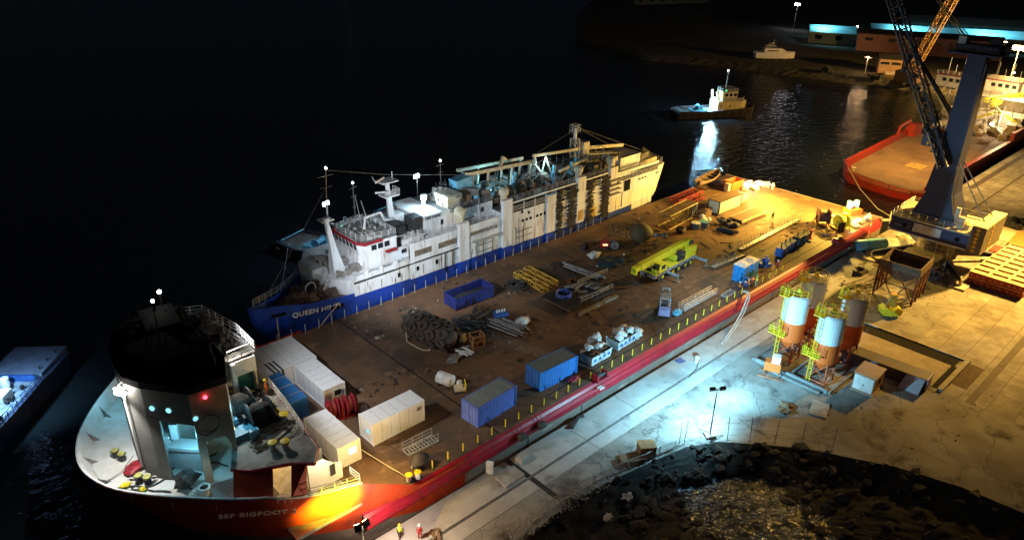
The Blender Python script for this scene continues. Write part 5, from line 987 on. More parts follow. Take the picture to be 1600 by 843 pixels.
    g = MB()
    for x in (26.2, 27.6, 29.6, 34.8, 36.5): 
        for y in (ys - .35,): g.tube((x, y, 5.0), (x, y, 8.8), .07, 5)
    for z in (5.8, 6.9, 8.0): g.tube((26.2, ys - .35, z), (29.6, ys - .35, z), .05, 4).tube((34.8, ys - .35, z), (38.5, ys - .35, z + .1), .05, 4)
    for x in (19.8, 21.3): g.tube((x, ys - .25, 5.5), (x + .1, ys - .25, 8.7), .09, 5)
    g.build('side_ladder', dark, t)
    # hanging fenders/nets
    for x, w_ in ((44.6, 1.5), (47.3, 2.3), (52.4, 1.8), (56.2, 2.4)):
        g = MB(); rnd = random.Random(int(x))
        for k in range(46):
            z = 4.9 + k * .18; o_ = rnd.uniform(-.25, .25); g.cb((x + w_ / 2 + o_, ys - .25, z), (w_ * rnd.uniform(.5, 1.15), rnd.uniform(.15, .45), .1), rnd.uniform(-.1, .1), 0, rnd.uniform(-.25, .25))
        g.build('hanging_net', M('net_black', (.05, .045, .04), None, 3, .95), t)
    for k in range(5): MB().box(57.5, 61.2, ys - 1.1, ys - .1, 8.2 + k * .9, 8.28 + k * .9).build('cargo_arm', steel, t) if k else None
    # upper works, forward
    g = MB().prism([(6.0, 36.6), (6.6, 35.3), (17, 35.0), (17, 46.4), (6.8, 45.2), (6.0, 43.6)], 8.9, 11.4, [(6.3, 36.6), (6.8, 35.3), (17, 35.0), (17, 46.4), (7.2, 45.2), (6.3, 43.6)]); g.box(10.5, 17, 35.4, 47, 11.4, 12.2); g.build('bridge_house', shipw, t); MB().box(6.4, 11.9, 35.3, 43.3, 13.4, 13.43).build('bridge_roof', deckgrey, t); MB().box(17.9, 31.8, 36.7, 45.9, 13.6, 13.63).build('muted_house_roof', deckgrey, t)  # the deckhouse roof sheet is darkened to mute the flood pool
    g = MB().prism([(6.3, 36.3), (6.9, 35.2), (12, 35.2), (12, 43.4), (7, 43.4), (6.3, 42.4)], 11.4, 13.4, [(5.9, 36.3), (6.6, 35.1), (12, 35.1), (12, 43.4), (6.7, 43.4), (5.9, 42.4)]); wh = g.build('wheelhouse', shipw, t)
    for k in range(6):
        y = 36.5 + k * .98; o = MB().add([(6.06, y, 12.25), (6.06, y + .7, 12.25), (5.88, y + .7, 13.1), (5.88, y, 13.1)], [(0, 3, 2, 1)]).build('window', glass, wh)
    for x in (7.6, 8.7, 9.8): MB().box(x, x + .8, 35.0, 35.12, 12.3, 13.05).build('window', glass, wh)
    MB().box(11.9, 12.6, 35.02, 35.12, 11.5, 13.1).build('door', black, wh)
    g = MB().path([(6.9, 43.4, 13.5), (5.8, 42.4, 13.5), (5.8, 36.3, 13.5), (6.5, 35.0, 13.5), (9.4, 35.0, 13.5)], .24, 6); g.box(9.8, 11.6, 34.6, 35, 11.4, 11.75); g.build('red_roof_edge', winred, t)
    MB().box(12.6, 13.9, 34.94, 35.0, 10.4, 11.0).build('cabin_window', glass, t)
    g = MB().rail([(17, 35.1, 12.2), (12.2, 35.1, 12.2)], 1, 1.2, .035).rail([(6.5, 36, 13.5), (12, 35.4, 13.5), (12, 43.2, 13.5), (6.5, 42.6, 13.5), (6.5, 36, 13.5)], .95, 1.2, .035); g.build('bridge_rail', white, t)
    # mid deckhouse
    g = MB().box(17.8, 31.9, 36.6, 46, 11.2, 13.6).box(18, 22, 36.7, 45.6, 13.6, 14.0); g.build('deckhouse', shipw, t)
    for x in (21.2, 24.6, 29.5): MB().box(x, x + .5, 36.54, 36.6, 12.2, 13.0).build('window', glass, t)
    MB().box(17.9, 23, 36.52, 36.58, 13.6, 14.3).build('name_board', white, t)
    g = MB().rail([(17.9, 36.7, 13.6), (31.8, 36.7, 13.6)], 1, 1.4, .035).rail([(13.6, 34.4, 11.7), (31.8, 34.4, 11.7)], .9, 1.5, .035, 2).rail([(34, 34.4, 13.4), (60, 34.4, 13.4)], .95, 1.4, .035).rail([(60, 34.7, 12.4), (74, 34.8, 11.3), (77.8, 36.4, 11.0), (79, 41, 10.9)], .95, 1.3, .035); g.rail([(4.2, 34.4, 8.9), (13.4, 34.4, 8.9)], 1.0, 1.3, .04); g.build('deck_railing', galv, t)
    MB().box(13.5, 17.7, 36, 47, 11.2, 11.24).build('upper_deck', deckgrey, t); MB().box(32.01, 60, 34.6, 48, 12.0, 12.05).build('upper_deck', deckgrey, t)
    g = MB().box(15.8, 17.6, 36.4, 38.5, 12.25, 14.6).box(13.4, 15, 37, 40, 12.25, 13.6); g.build('locker', dark, t)
    # fore deck gear, stairs
    g = MB(); rnd = random.Random(9)
    for i in range(26): g.cb((rnd.uniform(2.5, 6.5), rnd.uniform(35.5, 46), 9.3 + rnd.random() * .6), (rnd.uniform(.3, 1.6), rnd.uniform(.2, 1.2), rnd.uniform(.3, 1.3)), rnd.uniform(0, 3))
    g.build('foredeck_gear', M('gear_grey', (.30, .29, .27), (.16, .13, .1), 2, .7), t)
    g = MB()
    for k in range(8): g.box(.2 + .18 * k, .42 + .18 * k, 36.8, 38, 6.7 + .28 * k, 6.76 + .28 * k)
    g.rail([(.2, 36.8, 6.7), (1.6, 36.8, 8.9)], .9, .6, .04).rail([(.2, 38, 6.7), (1.6, 38, 8.9)], .9, .6, .04); g.ring((-1.2, 37.4, 8.4), .8, .07, 14, 'Y'); g.box(.6, 2.2, 40, 44, 6.6, 9.6); g.build('stair', white, t)
    # masts
    g = MB().loft([[(2.6, 37.2, 8.9), (4.6, 37.2, 8.9), (4.6, 38.8, 8.9), (2.6, 38.8, 8.9)], [(2.7, 37.7, 13), (3.6, 37.7, 13), (3.6, 38.4, 13), (2.7, 38.4, 13)], [(2.2, 37.8, 17.4), (2.7, 37.8, 17.4), (2.7, 38.2, 17.4), (2.2, 38.2, 17.4)]]); g.box(1.5, 3.3, 37.2, 38.8, 17.4, 17.55).box(1.6, 2.4, 36.8, 37.4, 17.55, 18.1); g.build('foremast', shipw, t)
    g = MB().tube((2.6, 38, 17.4), (3.2, 38, 24.6), .1, 6, .05)
    for z, w_ in ((19.5, .6), (22, .9), (23.6, 1.2)): g.tube((3 - w_, 38, z), (3 + w_, 38, z), .04, 4)
    MB().blob((3.2, 38, 24.7), (.14,) * 3, 0, 0, 2).build('mast_light', E_white, t); g.build('topmast', steel, t)
    g = MB().tube((15.6, 41.5, 12.2), (15.0, 41.5, 19.4), .55, 8, .32).box(14, 16.6, 40.6, 42.4, 17.0, 17.2).box(13.6, 16.4, 40.4, 42.6, 19.3, 19.5).cb((13.6, 41.2, 19.9), (2.6, .2, .25), .5).cb((13.7, 41, 18), (2, .2, .25), -.4).tube((13, 41.5, 19.5), (12.4, 41.3, 20.6), .04).tube((16, 41.5, 19.5), (16, 41.5, 20.7), .05).lathe([(1.2, 12.2), (1.2, 13.8), (.9, 14)], (16.4, 41.5, 0), 14).rail([(14, 40.6, 17.2), (16.6, 40.6, 17.2), (16.6, 42.4, 17.2)], .9, .8, .04); g.build('radar_mast', shipw, t)
    g = MB().path([(9.6, 40, 13.5), (9.9, 40, 15.2), (12.6, 40, 15.4), (13.2, 40, 14), (14.6, 40, 13.8)], .18, 7); g.build('bent_pipe', white, t)
    g = MB().tube((8.8, 39, 13.5), (7.9, 39, 19.5), .05, 4).tube((10.6, 40, 13.5), (9.4, 40, 18), .07, 4); g.build('whip_aerial', steel, t)
    g = MB().cb((21.4, 41, 14.6), (.3, .3, 2.2)); g.tube((21, 41, 13.6), (21, 41, 15.4), .09, 6); g.build('flood_pole', white, t); MB().cb((21.0, 40.5, 15.6), (.75, .3, .6), -.2, .3).build('floodlight', EM('lamp_cool_strong', (.62, .86, 1), 160), t); MB().cb((21.0, 40.8, 15.75), (.9, .35, .75), -.2, .3).build('lamp_housing', dark, t)
    g = MB().prism([(23.8, 38), (26.2, 38), (26.2, 41), (23.8, 41)], 13.6, 15.8, [(23.5, 37.7), (26.5, 37.7), (26.5, 41.2), (23.5, 41.2)]); g.build('funnel', cream, t)
    g = MB(); rnd = random.Random(17)
    for a_, b_ in (((3.2, 38, 24.4), (14.8, 41.5, 20.4)), ((3, 38, 22), (-8.5, 36.6, 9)), ((14.8, 41.5, 20.4), (31, 41, 17)), ((45, 41, 17.4), (56.2, 41, 20.4)), ((56.2, 41, 20.8), (69, 40, 14)), ((56.2, 41, 20.8), (76, 40, 12.8)), ((2.6, 38, 17.4), (.8, 35.6, 9)), ((2.6, 38, 17.4), (6, 36, 13.6)), ((21, 41, 15.4), (31, 41, 16.6))): g.tube(a_, b_, .03, 4)
    for i in range(34): x, y = rnd.uniform(13, 62), rnd.uniform(35.2, 45); z = 12.3 if x > 32 else 11.3; g.tube((x, y, z), (x + rnd.uniform(-.3, .3), y, z + rnd.uniform(1.5, 5.5)), .04, 4)
    for i in range(18): x = rnd.uniform(33, 64); z = rnd.uniform(13.5, 16); g.tube((x, 38, z), (x + rnd.uniform(2, 6), 40 + rnd.uniform(-2, 2), z + rnd.uniform(-1.5, 1.5)), .05, 4)
    g.build('rigging', steel, t)
    g = MB()
    for i in range(40): x, y = rnd.uniform(7, 17), rnd.uniform(35.6, 43); z = 13.44 if x < 11.8 else 12.25; g.cb((x, y, z + .2), (rnd.uniform(.15, .7), rnd.uniform(.15, .6), rnd.uniform(.2, .9)), rnd.uniform(0, 3))
    g.build('bridge_fittings', M('fit_grey', (.32, .31, .29), (.14, .12, .1), 1.5, .7), t)
    g = MB()
    for i in range(46): x = rnd.uniform(4, 62); z1_ = rnd.uniform(7.5, 12) if x > 33 else rnd.uniform(6.9, 8.5); g.box(x, x + rnd.uniform(.05, .22), ys - .012, ys - .002, max(zb(x) + .1, z1_ - rnd.uniform(.4, 2.2)), z1_)
    g.build('rust_streak', M('streak', (.20, .10, .05), (.34, .24, .16), .8, .8), t)
    # gantries along the deck
    g = MB()
    g.cb((37.5, 41, 16.9), (15, .6, .6), 0, 0, R(3)).cb((37.8, 43.6, 16.9), (15, .5, .5), 0, 0, R(3))
    for x in (31, 34.5, 40, 44.4): g.tube((x, 41, 12), (x + .4, 41, 16.8), .22, 6).tube((x, 43.6, 12), (x + .4, 43.6, 16.8), .2, 6)
    g.tube((37.5, 41, 17), (39, 42, 18.2), .3).tube((39, 42, 18.2), (41, 43, 17), .3).tube((45, 41, 16.6), (47.2, 40.4, 14), .25); g.build('deck_gantry', cream, t)
    g = MB()
    for x, y, z, s in ((33.2, 40, 13.2, 1.2), (35.4, 39.2, 12.8, 1.5), (40.5, 39.6, 13.2, 1.3), (43, 40, 12.9, 1.0), (28.5, 40, 14.4, 1.3), (46.8, 40, 13, 1.6)): MB().lathe([(s * .9, -1), (s, -.9), (s, .4), (s * .6, 1.2)], (x, y, z), 12).build('deck_tank', tankbrown, t)
    g = MB(); rnd = random.Random(13)
    for i in range(150):
        x, y = rnd.uniform(24, 64), rnd.uniform(36.5, 46); z = (13.7 if x < 32 else 12.1) + rnd.random() * 2.2; g.cb((x, y, z), (rnd.uniform(.2, 1.8), rnd.uniform(.2, 1.2), rnd.uniform(.2, 1.4)), rnd.uniform(0, 3), 0, rnd.uniform(-.3, .3))
    for i in range(60): x, y = rnd.uniform(26, 66), rnd.uniform(36, 46); g.tube((x, y, 12.2), (x + rnd.uniform(-1.5, 1.5), y, 12.4 + rnd.uniform(1.5, 4)), .07, 4)
    g.build('deck_machinery', M('mach_grey', (.17, .16, .15), (.12, .07, .04), .6, .75), t)
    g = MB()
    for x, y in ((30.5, 39), (33.6, 38.5), (38.7, 39), (40, 40), (48, 38.5), (52, 38), (54.2, 39)): g.tube((x, y, 12.5), (x + .3, y, 15.8), .28, 8).cb((x, y, 14), (.8, .6, .9), x)
    g.build('pipe_unit', cyanblue, t)
    g = MB().cb((28.9, 41, 16), (3.2, 2, 2.2), 0, 0, -.1); g.build('grey_housing', cyanblue, t)
    # aft derricks
    g = MB().cb((50.6, 40.5, 17.2), (11.5, .45, .5), 0, 0, R(5)).cb((62.8, 40.5, 16.0), (13.5, .5, .6), R(-2), 0, R(7)).cb((53, 38.2, 15), (7.5, .4, .4), 0, 0, R(-8)).tube((45.2, 40.5, 17.6), (45.4, 40.4, 16.2), .25).tube((48, 40.4, 17), (49.3, 39.6, 12.6), .18).tube((48, 40.4, 17), (47.4, 41, 12.6), .14); g.build('derrick_boom', cream, t)
    g = MB().truss((57, 40.5, 15), (69, 40, 13.2), 1.2, 1.4, 6, .1).truss((56.4, 41, 12), (56.2, 41, 18.6), 1.3, 1.1, 4, .12).cb((58.4, 40.8, 16.6), (1.6, 1.6, 2.4)).tube((50, 38.4, 12.3), (52, 38.2, 15), .12).tube((53.5, 38.4, 12.3), (52, 38.2, 15), .12); g.build('derrick_frame', M('pale_frame', (.50, .50, .46), (.35, .28, .2), 1, .6), t)
    g = MB().tube((56.2, 41, 18.4), (56.1, 41, 20.6), .35, 8, .25); g.rail([(55.4, 40.4, 19.6), (56.9, 40.4, 19.6), (56.9, 41.7, 19.6), (55.4, 41.7, 19.6), (55.4, 40.4, 19.6)], 1.6, .8, .05); g.build('crow_nest', white, t)
    g = MB()
    for i in range(26): x, y = random.uniform(58, 67), random.uniform(37, 43); g.tube((x, y, 12), (x + random.uniform(-2, 2), y + .4, 14.4), .1, 4)
    g.build('yellow_frame', lattyel, t)
    MB().box(64.6, 70.6, 36.6, 42, 11.6, 14.2).build('white_deckhouse', shipw, t); MB().lathe([(.5, 12), (.5, 14.6), (.9, 14.8), (.9, 15.6)], (61.4, 36, 0), 12).build('vent_post', cream, t)
    MB().rail([(70, 36, 12.8), (74, 37, 12.6), (76, 40, 12.5)], 1.1, 1.2, .05).box(70.6, 76, 36.5, 45, 11.6, 12.4).build('aft_deck_box', cream, t)
    for cb_, s, p0_, p1_ in (('QUEEN HIND', 1.05, (-5.4, 35.38, 6.15), (0.5, 34.55, 5.85)), ('HELYNNE', .62, (18.2, 36.5, 13.72), (22.5, 36.5, 13.68))):
        cu = bpy.data.curves.new('ship_name', 'FONT'); cu.body = cb_; cu.size = s; cu.extrude = .015; cu.offset = .02; cu.space_character = 1.1; cu.materials.append(white if s > .8 else dark)
        tx = bpy.data.objects.new('ship_name', cu); COL.objects.link(tx); curve_parent(tx, t, p0_, p1_, (0, -.1, 1), .22 if s > .8 else .03)
    for x, z, x2 in ((-7.6, 7, -8.6), (1.2, 6.6, -2.6)): solo('mooring_line', MB().path([(x, 35.2 if x < 0 else 34.1, z), (x2, 33.0, 4.75)], .07, 5), rope, 'rope from the foremost bow port of the blue hull down to the barge' if x < 0 else 'rope from the port behind the painted name down to the barge', 'rope')
    solo('anchor_line', MB().path([(-4.6, 39.6, 8.0), (2.5, 52.5, 5.2), (9.0, 64.2, 3.4)], .05, 4), steel, 'thin line from the blue bow toward the dark boat behind', 'rope')
queen()
# ------------------------------------------------------------------ tugs and boats
def hullshape(g, L_, W_, z0, z1, bowf=.28, sheer=1.0, n=14, stern=.85):
    rr = []
    for k in range(n + 1):
        u = k / n; x = -L_ / 2 + L_ * u
        w_ = W_ / 2 * (1 if u < 1 - bowf else math.sqrt(max(.0, 1 - ((u - 1 + bowf) / bowf) ** 2))) * (stern + (1 - stern) * min(1, u * 5)); w_ = max(w_, .06)
        zt = z1 + sheer * max(0, u - .45) ** 1.6; rr.append([(x, -w_ * .8, z0), (x, -w_, zt), (x, -w_ * .9, zt), (x, -w_ * .88, zt - .7), (x, w_ * .88, zt - .7), (x, w_ * .9, zt), (x, w_, zt), (x, w_ * .8, z0)])
    return g.loft(rr)
def tug(label, loc, rz, L_, W_, hullm, housem, lamp, lampcol, name='tug', mast_h=6.5, lamp_z=7.2, lamp_x=-.09, W=1500, sc=1.0):
    t = thing(name, label, 'tug', loc, rz)
    hullshape(MB(), L_, W_, -1, 2.2, .3, 1.8).build('hull', hullm, t, False)
    MB().box(-L_ * .46, L_ * .1, -W_ * .42, W_ * .42, 1.3, 1.6).build('after_deck', deckgrey, t, False)
    g = MB()
    for k in range(9): g.ring((-L_ * .42 + k * L_ * .1, -W_ * .5, 1.2), .55, .2, 10, 'Y').ring((-L_ * .42 + k * L_ * .1, W_ * .5, 1.2), .55, .2, 10, 'Y')
    g.build('tyre_fender', rubber, t, False)
    x0 = -L_ * .02
    MB().prism([(x0, -W_ * .32), (x0 + L_ * .3, -W_ * .32), (x0 + L_ * .38, -W_ * .18), (x0 + L_ * .38, W_ * .18), (x0 + L_ * .3, W_ * .32), (x0, W_ * .32)], 1.6, 4.6).build('deckhouse', housem, t, False)
    wh = MB().prism([(x0 + 2, -W_ * .22), (x0 + L_ * .24, -W_ * .22), (x0 + L_ * .28, 0), (x0 + L_ * .24, W_ * .22), (x0 + 2, W_ * .22)], 4.6, 7.4, [(x0 + 1.8, -W_ * .25), (x0 + L_ * .25, -W_ * .25), (x0 + L_ * .30, 0), (x0 + L_ * .25, W_ * .25), (x0 + 1.8, W_ * .25)]).build('wheelhouse', housem, t, False)
    for k in range(3):
        for s in (-1, 1): MB().box(x0 + 2.4 + k * 1.5, x0 + 3.4 + k * 1.5, s * W_ * .245 - .03, s * W_ * .245 + .03, 6.0, 6.9).build('window', glass, wh, False)
    for k in range(2): MB().box(x0 + 1 + k * 3, x0 + 1.4 + k * 3, -W_ * .32 - .03, -W_ * .32, 3, 3.5).build('porthole', black, t, False)
    g = MB().rail([(x0 + 1.8, -W_ * .25, 7.4), (x0 + L_ * .25, -W_ * .25, 7.4), (x0 + L_ * .25, W_ * .25, 7.4), (x0 + 1.8, W_ * .25, 7.4), (x0 + 1.8, -W_ * .25, 7.4)], .9, 1, .05).rail([(x0, -W_ * .32, 4.6), (x0 + L_ * .3, -W_ * .32, 4.6), (x0 + L_ * .38, 0, 4.6)], .9, 1.2, .05); g.build('railing', galv, t, False)
    g = MB().tube((x0 + 3.5, 0, 7.4), (x0 + 3.5, 0, 7.4 + mast_h), .16, 6, .07)
    for k in (.45, .7, .9): g.tube((x0 + 3.5, -1.1 * k, 7.4 + mast_h * k), (x0 + 3.5, 1.1 * k, 7.4 + mast_h * k), .05, 4)
    g.build('mast', steel, t, False); MB().blob((x0 + 3.5, 0, 7.5 + mast_h), (.16,) * 3, 0, 0, 2).build('mast_light', E_white, t, False)
    MB().blob((x0 + 2.4, -W_ * .28, 7.9), (.15,) * 3, 0, 0, 2).build('side_light', E_green, t, False)
    for s in (-1, 1): MB().tube((x0 + .3, s * W_ * .2, 4.6), (x0 - .2, s * W_ * .2, 7.6), .35, 8).build('exhaust_stack', housem, t, False)
    g = MB().lathe([(.9, -1.2), (.9, -1.1), (.5, -1.1), (.5, 1.1), (.9, 1.1), (.9, 1.2)], (-L_ * .2, 0, 2.5), 12, 'Y').box(-L_ * .3, -L_ * .12, -1.6, 1.6, 1.6, 1.9); g.rail([(-L_ * .44, -W_ * .4, 1.6), (-L_ * .1, -W_ * .4, 1.6)], 1, 2, .06).tube((-L_ * .42, -W_ * .35, 2.6), (-L_ * .42, W_ * .35, 2.6), .15); g.build('towing_winch', cyanblue, t, False)
    MB().cb((L_ * lamp_x, -W_ * .1 - .35, lamp_z), (.34, .5, .6), .4).cb((L_ * lamp_x, -W_ * .1 + .35, lamp_z), (.34, .5, .6), -.2).build('floodlight', lamp, t, False)
    MB().tube((L_ * lamp_x, -W_ * .1, 2), (L_ * lamp_x + .3, -W_ * .1, lamp_z), .09, 5).build('lamp_pole', steel, t, False)
    m_ = Matrix.Translation(loc) @ Matrix.Rotation(rz, 4, 'Z'); p = m_ @ Vector((L_ * lamp_x - .7, -W_ * .1 - .5, lamp_z - .2)); light('POINT', p, lampcol, W, size=.35)
    return t
tughull = M('tug_hull', (.02, .025, .05), (.04, .02, .02), 1, .5)
tug('small tug with a cream wheelhouse crossing the dark harbour', (160.5, 76.5, 0), R(-29), 27, 8.4, tughull, M('tug_cream', (.66, .54, .30), (.5, .4, .2), 1, .5), E_cool, (.35, .75, 1), lamp_z=5.2, lamp_x=-.04, W=12000, mast_h=6)
tugdark = M('tug_grey', (.13, .14, .17), (.08, .08, .1), 1, .6)
tug('dark tug with a floodlight behind the wheelhouse of the white ship', (16.2, 57.8, 0), R(-70), 28, 8.5, tughull, tugdark, E_cool, (.55, .8, 1), mast_h=7.5, lamp_z=10.6, lamp_x=-.09, W=1200)
tug('dark tug with a floodlight seen past the ship funnel', (35.6, 58.6, 0), R(-80), 27, 8.5, tughull, tugdark, E_cool, (.55, .8, 1), mast_h=7.4, lamp_z=11.0, lamp_x=-.09, W=1200)
# left workboat
def workboat():
    t = thing('workboat', 'dark workboat with a blue lit deck at the edge of the bow wake', 'boat', (-38.5, 46.5, 0), R(51))
    MB().prism([(-16, -3.2), (9.5, -3.7), (11, -2.6), (11, 2.6), (9.5, 3.7), (-16, 3.2)], -1, 2.6, [(-16, -3.4), (10, -3.9), (11.6, -2.8), (11.6, 2.8), (10, 3.9), (-16, 3.4)]).build('hull', M('boat_navy', (.05, .06, .12), (.03, .035, .07), .7, .5), t, False)
    MB().box(4.5, 11, -3.2, 3.2, 2.6, 3.1).build('after_platform', M('boat_blue', (.20, .23, .34), (.14, .16, .24), .8, .6), t, False)
    MB().box(-15, 4.4, -3.1, 3.1, 2.6, 2.7).build('work_deck', M('wdeck', (.30, .36, .42), (.14, .16, .2), .8, .6), t, False)
    MB().prism([(3.4, -3.0), (3.8, -2.2), (3.8, 2.6), (3.4, 3.2)], 2.7, 3.5).build('blue_coaming', winblue, t, False)
    g = MB().rail([(-14, -3.6, 2.6), (0, -3.6, 2.6), (3.4, -3.5, 2.6)], 1.1, 1.0, .06); g.build('side_railing', M('rail_blue', (.06, .14, .4), None, 2, .5), t, False)
    g = MB().box(-1.5, .5, -1.8, -.2, 2.7, 3.7).box(-.5, 2.5, .6, 2.6, 2.7, 3.3).lathe([(.5, 2.7), (.5, 4.3), (.3, 4.4)], (1.8, -.4, 0), 12).box(-6, -3, -2, 2, 2.7, 4.2).lathe([(.6, -.6), (.6, .6)], (-3.5, 2, 3.3), 12, 'X'); g.build('deck_locker', cabinw, t, False)
    g = MB(); rnd = random.Random(3)
    for i in range(24): g.cb((rnd.uniform(-8, 3), rnd.uniform(-2.8, 2.8), 2.9), (rnd.uniform(.2, 1.2), rnd.uniform(.2, .8), rnd.uniform(.2, .8)), rnd.uniform(0, 3))
    for x in (5.5, 7.5, 9.5): g.lathe([(.1, 3.1), (.1, 3.5)], (x, -2.5, 0), 8)
    g.build('deck_gear', dark, t, False)
    MB().box(-12, -5.5, -2.4, 2.4, 2.7, 6.2).box(-11.5, -6.2, -2.1, 2.1, 6.2, 8.4).build('wheelhouse', M('whb', (.4, .45, .5), None, 1, .5), t, False)
    g = MB().box(-4.9, -4.7, -1.2, -.4, 5, 5.3); g.build('deck_lamp', E_cool, t, False)
    light('SPOT', (-38.9, 42.8, 8.6), (.40, .75, 1), 7000, (-37.6, 45, 2.7), .3, 105, .8); light('POINT', (-36.2, 48.8, 6.2), (.3, .5, 1), 120, size=.3)
workboat()
# yacht
t = thing('motor_yacht', 'white motor yacht with a radar arch laid up on the far bank', 'yacht', (257.5, 110.5, QZ), R(-42))
hullshape(MB(), 17, 4.6, .6, 3.0, .5, .6).build('hull', white, t, False); MB().prism([(-5, -1.7), (3, -1.7), (5.5, 0), (3, 1.7), (-5, 1.7)], 3, 4.6, [(-5, -1.4), (1, -1.4), (2.5, 0), (1, 1.4), (-5, 1.4)]).build('cabin', white, t, False); MB().box(-4, 1, -1.62, -1.5, 3.3, 3.9).build('window', glass, t, False)
MB().cb((-2.5, 0, 5.6), (4.5, 2.6, .2)).cb((-1.5, 0, 6.6), (1, 2, .2)).tube((-4, -1.2, 4.4), (-2, -1.2, 6.6), .15).tube((-4, 1.2, 4.4), (-2, 1.2, 6.6), .15).tube((-1.5, 0, 6.6), (-1, 0, 8), .08).build('radar_arch', white, t, False)
g = MB()
for x in (-5, 0, 4): g.box(x, x + .5, -1.5, 1.5, 0, .8)
g.build('cradle', wood, t, False)
# red hulled supply ship
def redship():
    t = thing('supply_ship', 'red hulled supply ship with a long brown open deck and crowded superstructure', 'ship', (170, 12, 0))
    P0 = [(127.5, 19.2), (126.2, 16), (124.5, 8), (124.6, 3.2), (126.5, .9), (240, .6), (250, 10), (240, 23.6), (172, 23.6), (131, 21.6)]
    P1 = [(129.5, 18.5), (128.5, 15), (127, 8), (127.2, 4), (129, 1.6), (240, 1.2), (248, 10), (240, 23), (172, 23), (132, 21)]
    MB().prism(P1, -1.5, 2.2, P0).build('hull', M('ship_red', (.30, .02, .016), (.16, .03, .02), .35, .5, ramp=(.4, .75)), t)
    MB().prism([(x + (1.2 if x < 135 else 0), 12 + (y - 12) * .93) for x, y in P0], 2.2, 2.8).build('main_deck', M('brown_deck', (.20, .12, .075), (.11, .065, .045), .15, .8, ramp=(.35, .7), c3=(.1, .06, .04), s3=.4, r3=(.6, .7)), t)
    r = M('rail_red', (.33, .022, .016), (.20, .024, .016), .5, .5)
    g = MB(); 
    def wall(a, b_, z, h, th=.5):
        a = Vector(a); b_ = Vector(b_); n = Vector((-(b_ - a).y, (b_ - a).x)).normalized() * th; g.prism([tuple(a), tuple(b_), tuple(b_ + n), tuple(a + n)], z, z + h)
    wall((131, 21.6), (172, 23.6), 2.2, 2.2, -.9); wall((126.6, .9), (185, .7), 2.2, 1.6, .9); wall((185, .7), (240, .6), 2.2, 3.6, .9); wall((127.5, 19.2), (131, 21.6), 2.2, 1.8, -.8)
    g.loft([[(172, 21, 2.8), (172, 23.6, 2.2), (172, 23.6, 6.0), (172, 21, 6.0)], [(180, 21, 2.8), (180, 23.6, 2.2), (180, 23.6, 5.0), (180, 21, 5.0)]]); g.path([(164, 22.6, 4.3), (165, 22.6, 6.6), (172, 22.8, 7), (173, 22.8, 5)], .35, 6)
    g.build('bulwark', r, t)
    g = MB().path([(127.8, 19, 2.6), (125.6, 15, 2.6), (124.3, 8, 2.6), (124.6, 3.4, 2.6), (126.4, 1.1, 2.6)], .55, 8); g.build('stern_roller', M('dark_red', (.22, .04, .025), None, 1, .6), t)
    MB().lathe([(.35, 2.8), (.35, 3.6), (.55, 3.7)], (129, 18.4, 0), 10).build('bollard', cream, t); MB().box(142, 147, 8, 12, 2.8, 2.9).build('hatch', M('hatch_y', (.34, .22, .08), None, 1, .8), t)
    # superstructure blocks facing aft
    hw = M('house_white', (.62, .58, .52), (.45, .38, .3), .8, .6)
    MB().box(196, 236, 2.5, 21.5, 2.8, 7.4).box(204, 232, 4, 20, 7.4, 10.4).build('deckhouse', hw, t)
    for i, (x, y0, y1, z) in enumerate(((208, 21.5, 30.5, 11), (214, 9.8, 19, 10.6), (216, 2.4, 9.4, 10.4))):
        w_ = MB().box(x, x + 8, y0, y1, z, z + 3.0).box(x - .8, x + 8.2, y0 - .5, y1 + .5, z - .25, z - .002).build('wheelhouse', hw, t)
        n = int((y1 - y0) / 1.9)
        for k in range(n): MB().box(x - .05, x - .001, y0 + .5 + k * 1.85, y0 + 1.6 + k * 1.85, z + 1.3, z + 2.3).build('window', glass, w_)
        MB().box(x - .3, x + 8.2, y0 - .3, y1 + .3, z + 3.0, z + 3.35).build('roof', M('roof_red', (.25, .04, .04), None, 1, .6), w_)
        g = MB().rail([(x, y0, z + 3.35), (x, y1, z + 3.35)], 1, 1.4, .05)
        for k in range(4): g.tube((x + 3, y0 + 1 + k * 2, z + 3.3), (x + 3, y0 + 1 + k * 2, z + 6 + k % 2 * 2), .08, 4)
        g.build('roof_rail', galv, w_)
    g = MB().tube((212, 24, 11), (206, 20, 2.8), .4).tube((212, 27, 11), (207, 26, 2.8), .4); 
    g.build('support_leg', hw, t)
    g = MB(); rnd = random.Random(21)
    for i in range(90): x = rnd.uniform(186, 206); y = rnd.uniform(2.5, 21); g.cb((x, y, 3.2 + rnd.random() * 3), (rnd.uniform(.6, 3), rnd.uniform(.4, 2.4), rnd.uniform(.4, 2)), rnd.uniform(0, 3), 0, rnd.uniform(-.4, .4))
    for i in range(50): x = rnd.uniform(186, 214); y = rnd.uniform(2.5, 21); g.tube((x, y, 3), (x + rnd.uniform(-3, 3), y + rnd.uniform(-2, 2), 5 + rnd.random() * 8), .1, 4)
    g.build('deck_equipment', M('eq', (.42, .36, .27), (.20, .15, .10), .5, .7), t)
    g = MB()
    for x, y in ((199, 8), (194, 4), (203, 14), (190, 12)): g.cb((x, y, 7), (8, .5, .5), x, 0, .5).cb((x + 2, y + 1, 5), (5, .4, .4), x + 1, 0, -.4)
    for k in range(2): g.truss((200, 12 + 2 * k, 9 + k), (212, 8, 11), .8, .8, 5, .12)
    g.build('yellow_crane_arm', craneyel, t)
    MB().cb((207, 6, 9), (5, 4, .5), .3, 0, .5).cb((209, 3.5, 6.6), (6, 3, 2), .2).build('davit_boat', hw, t)
    g = MB()
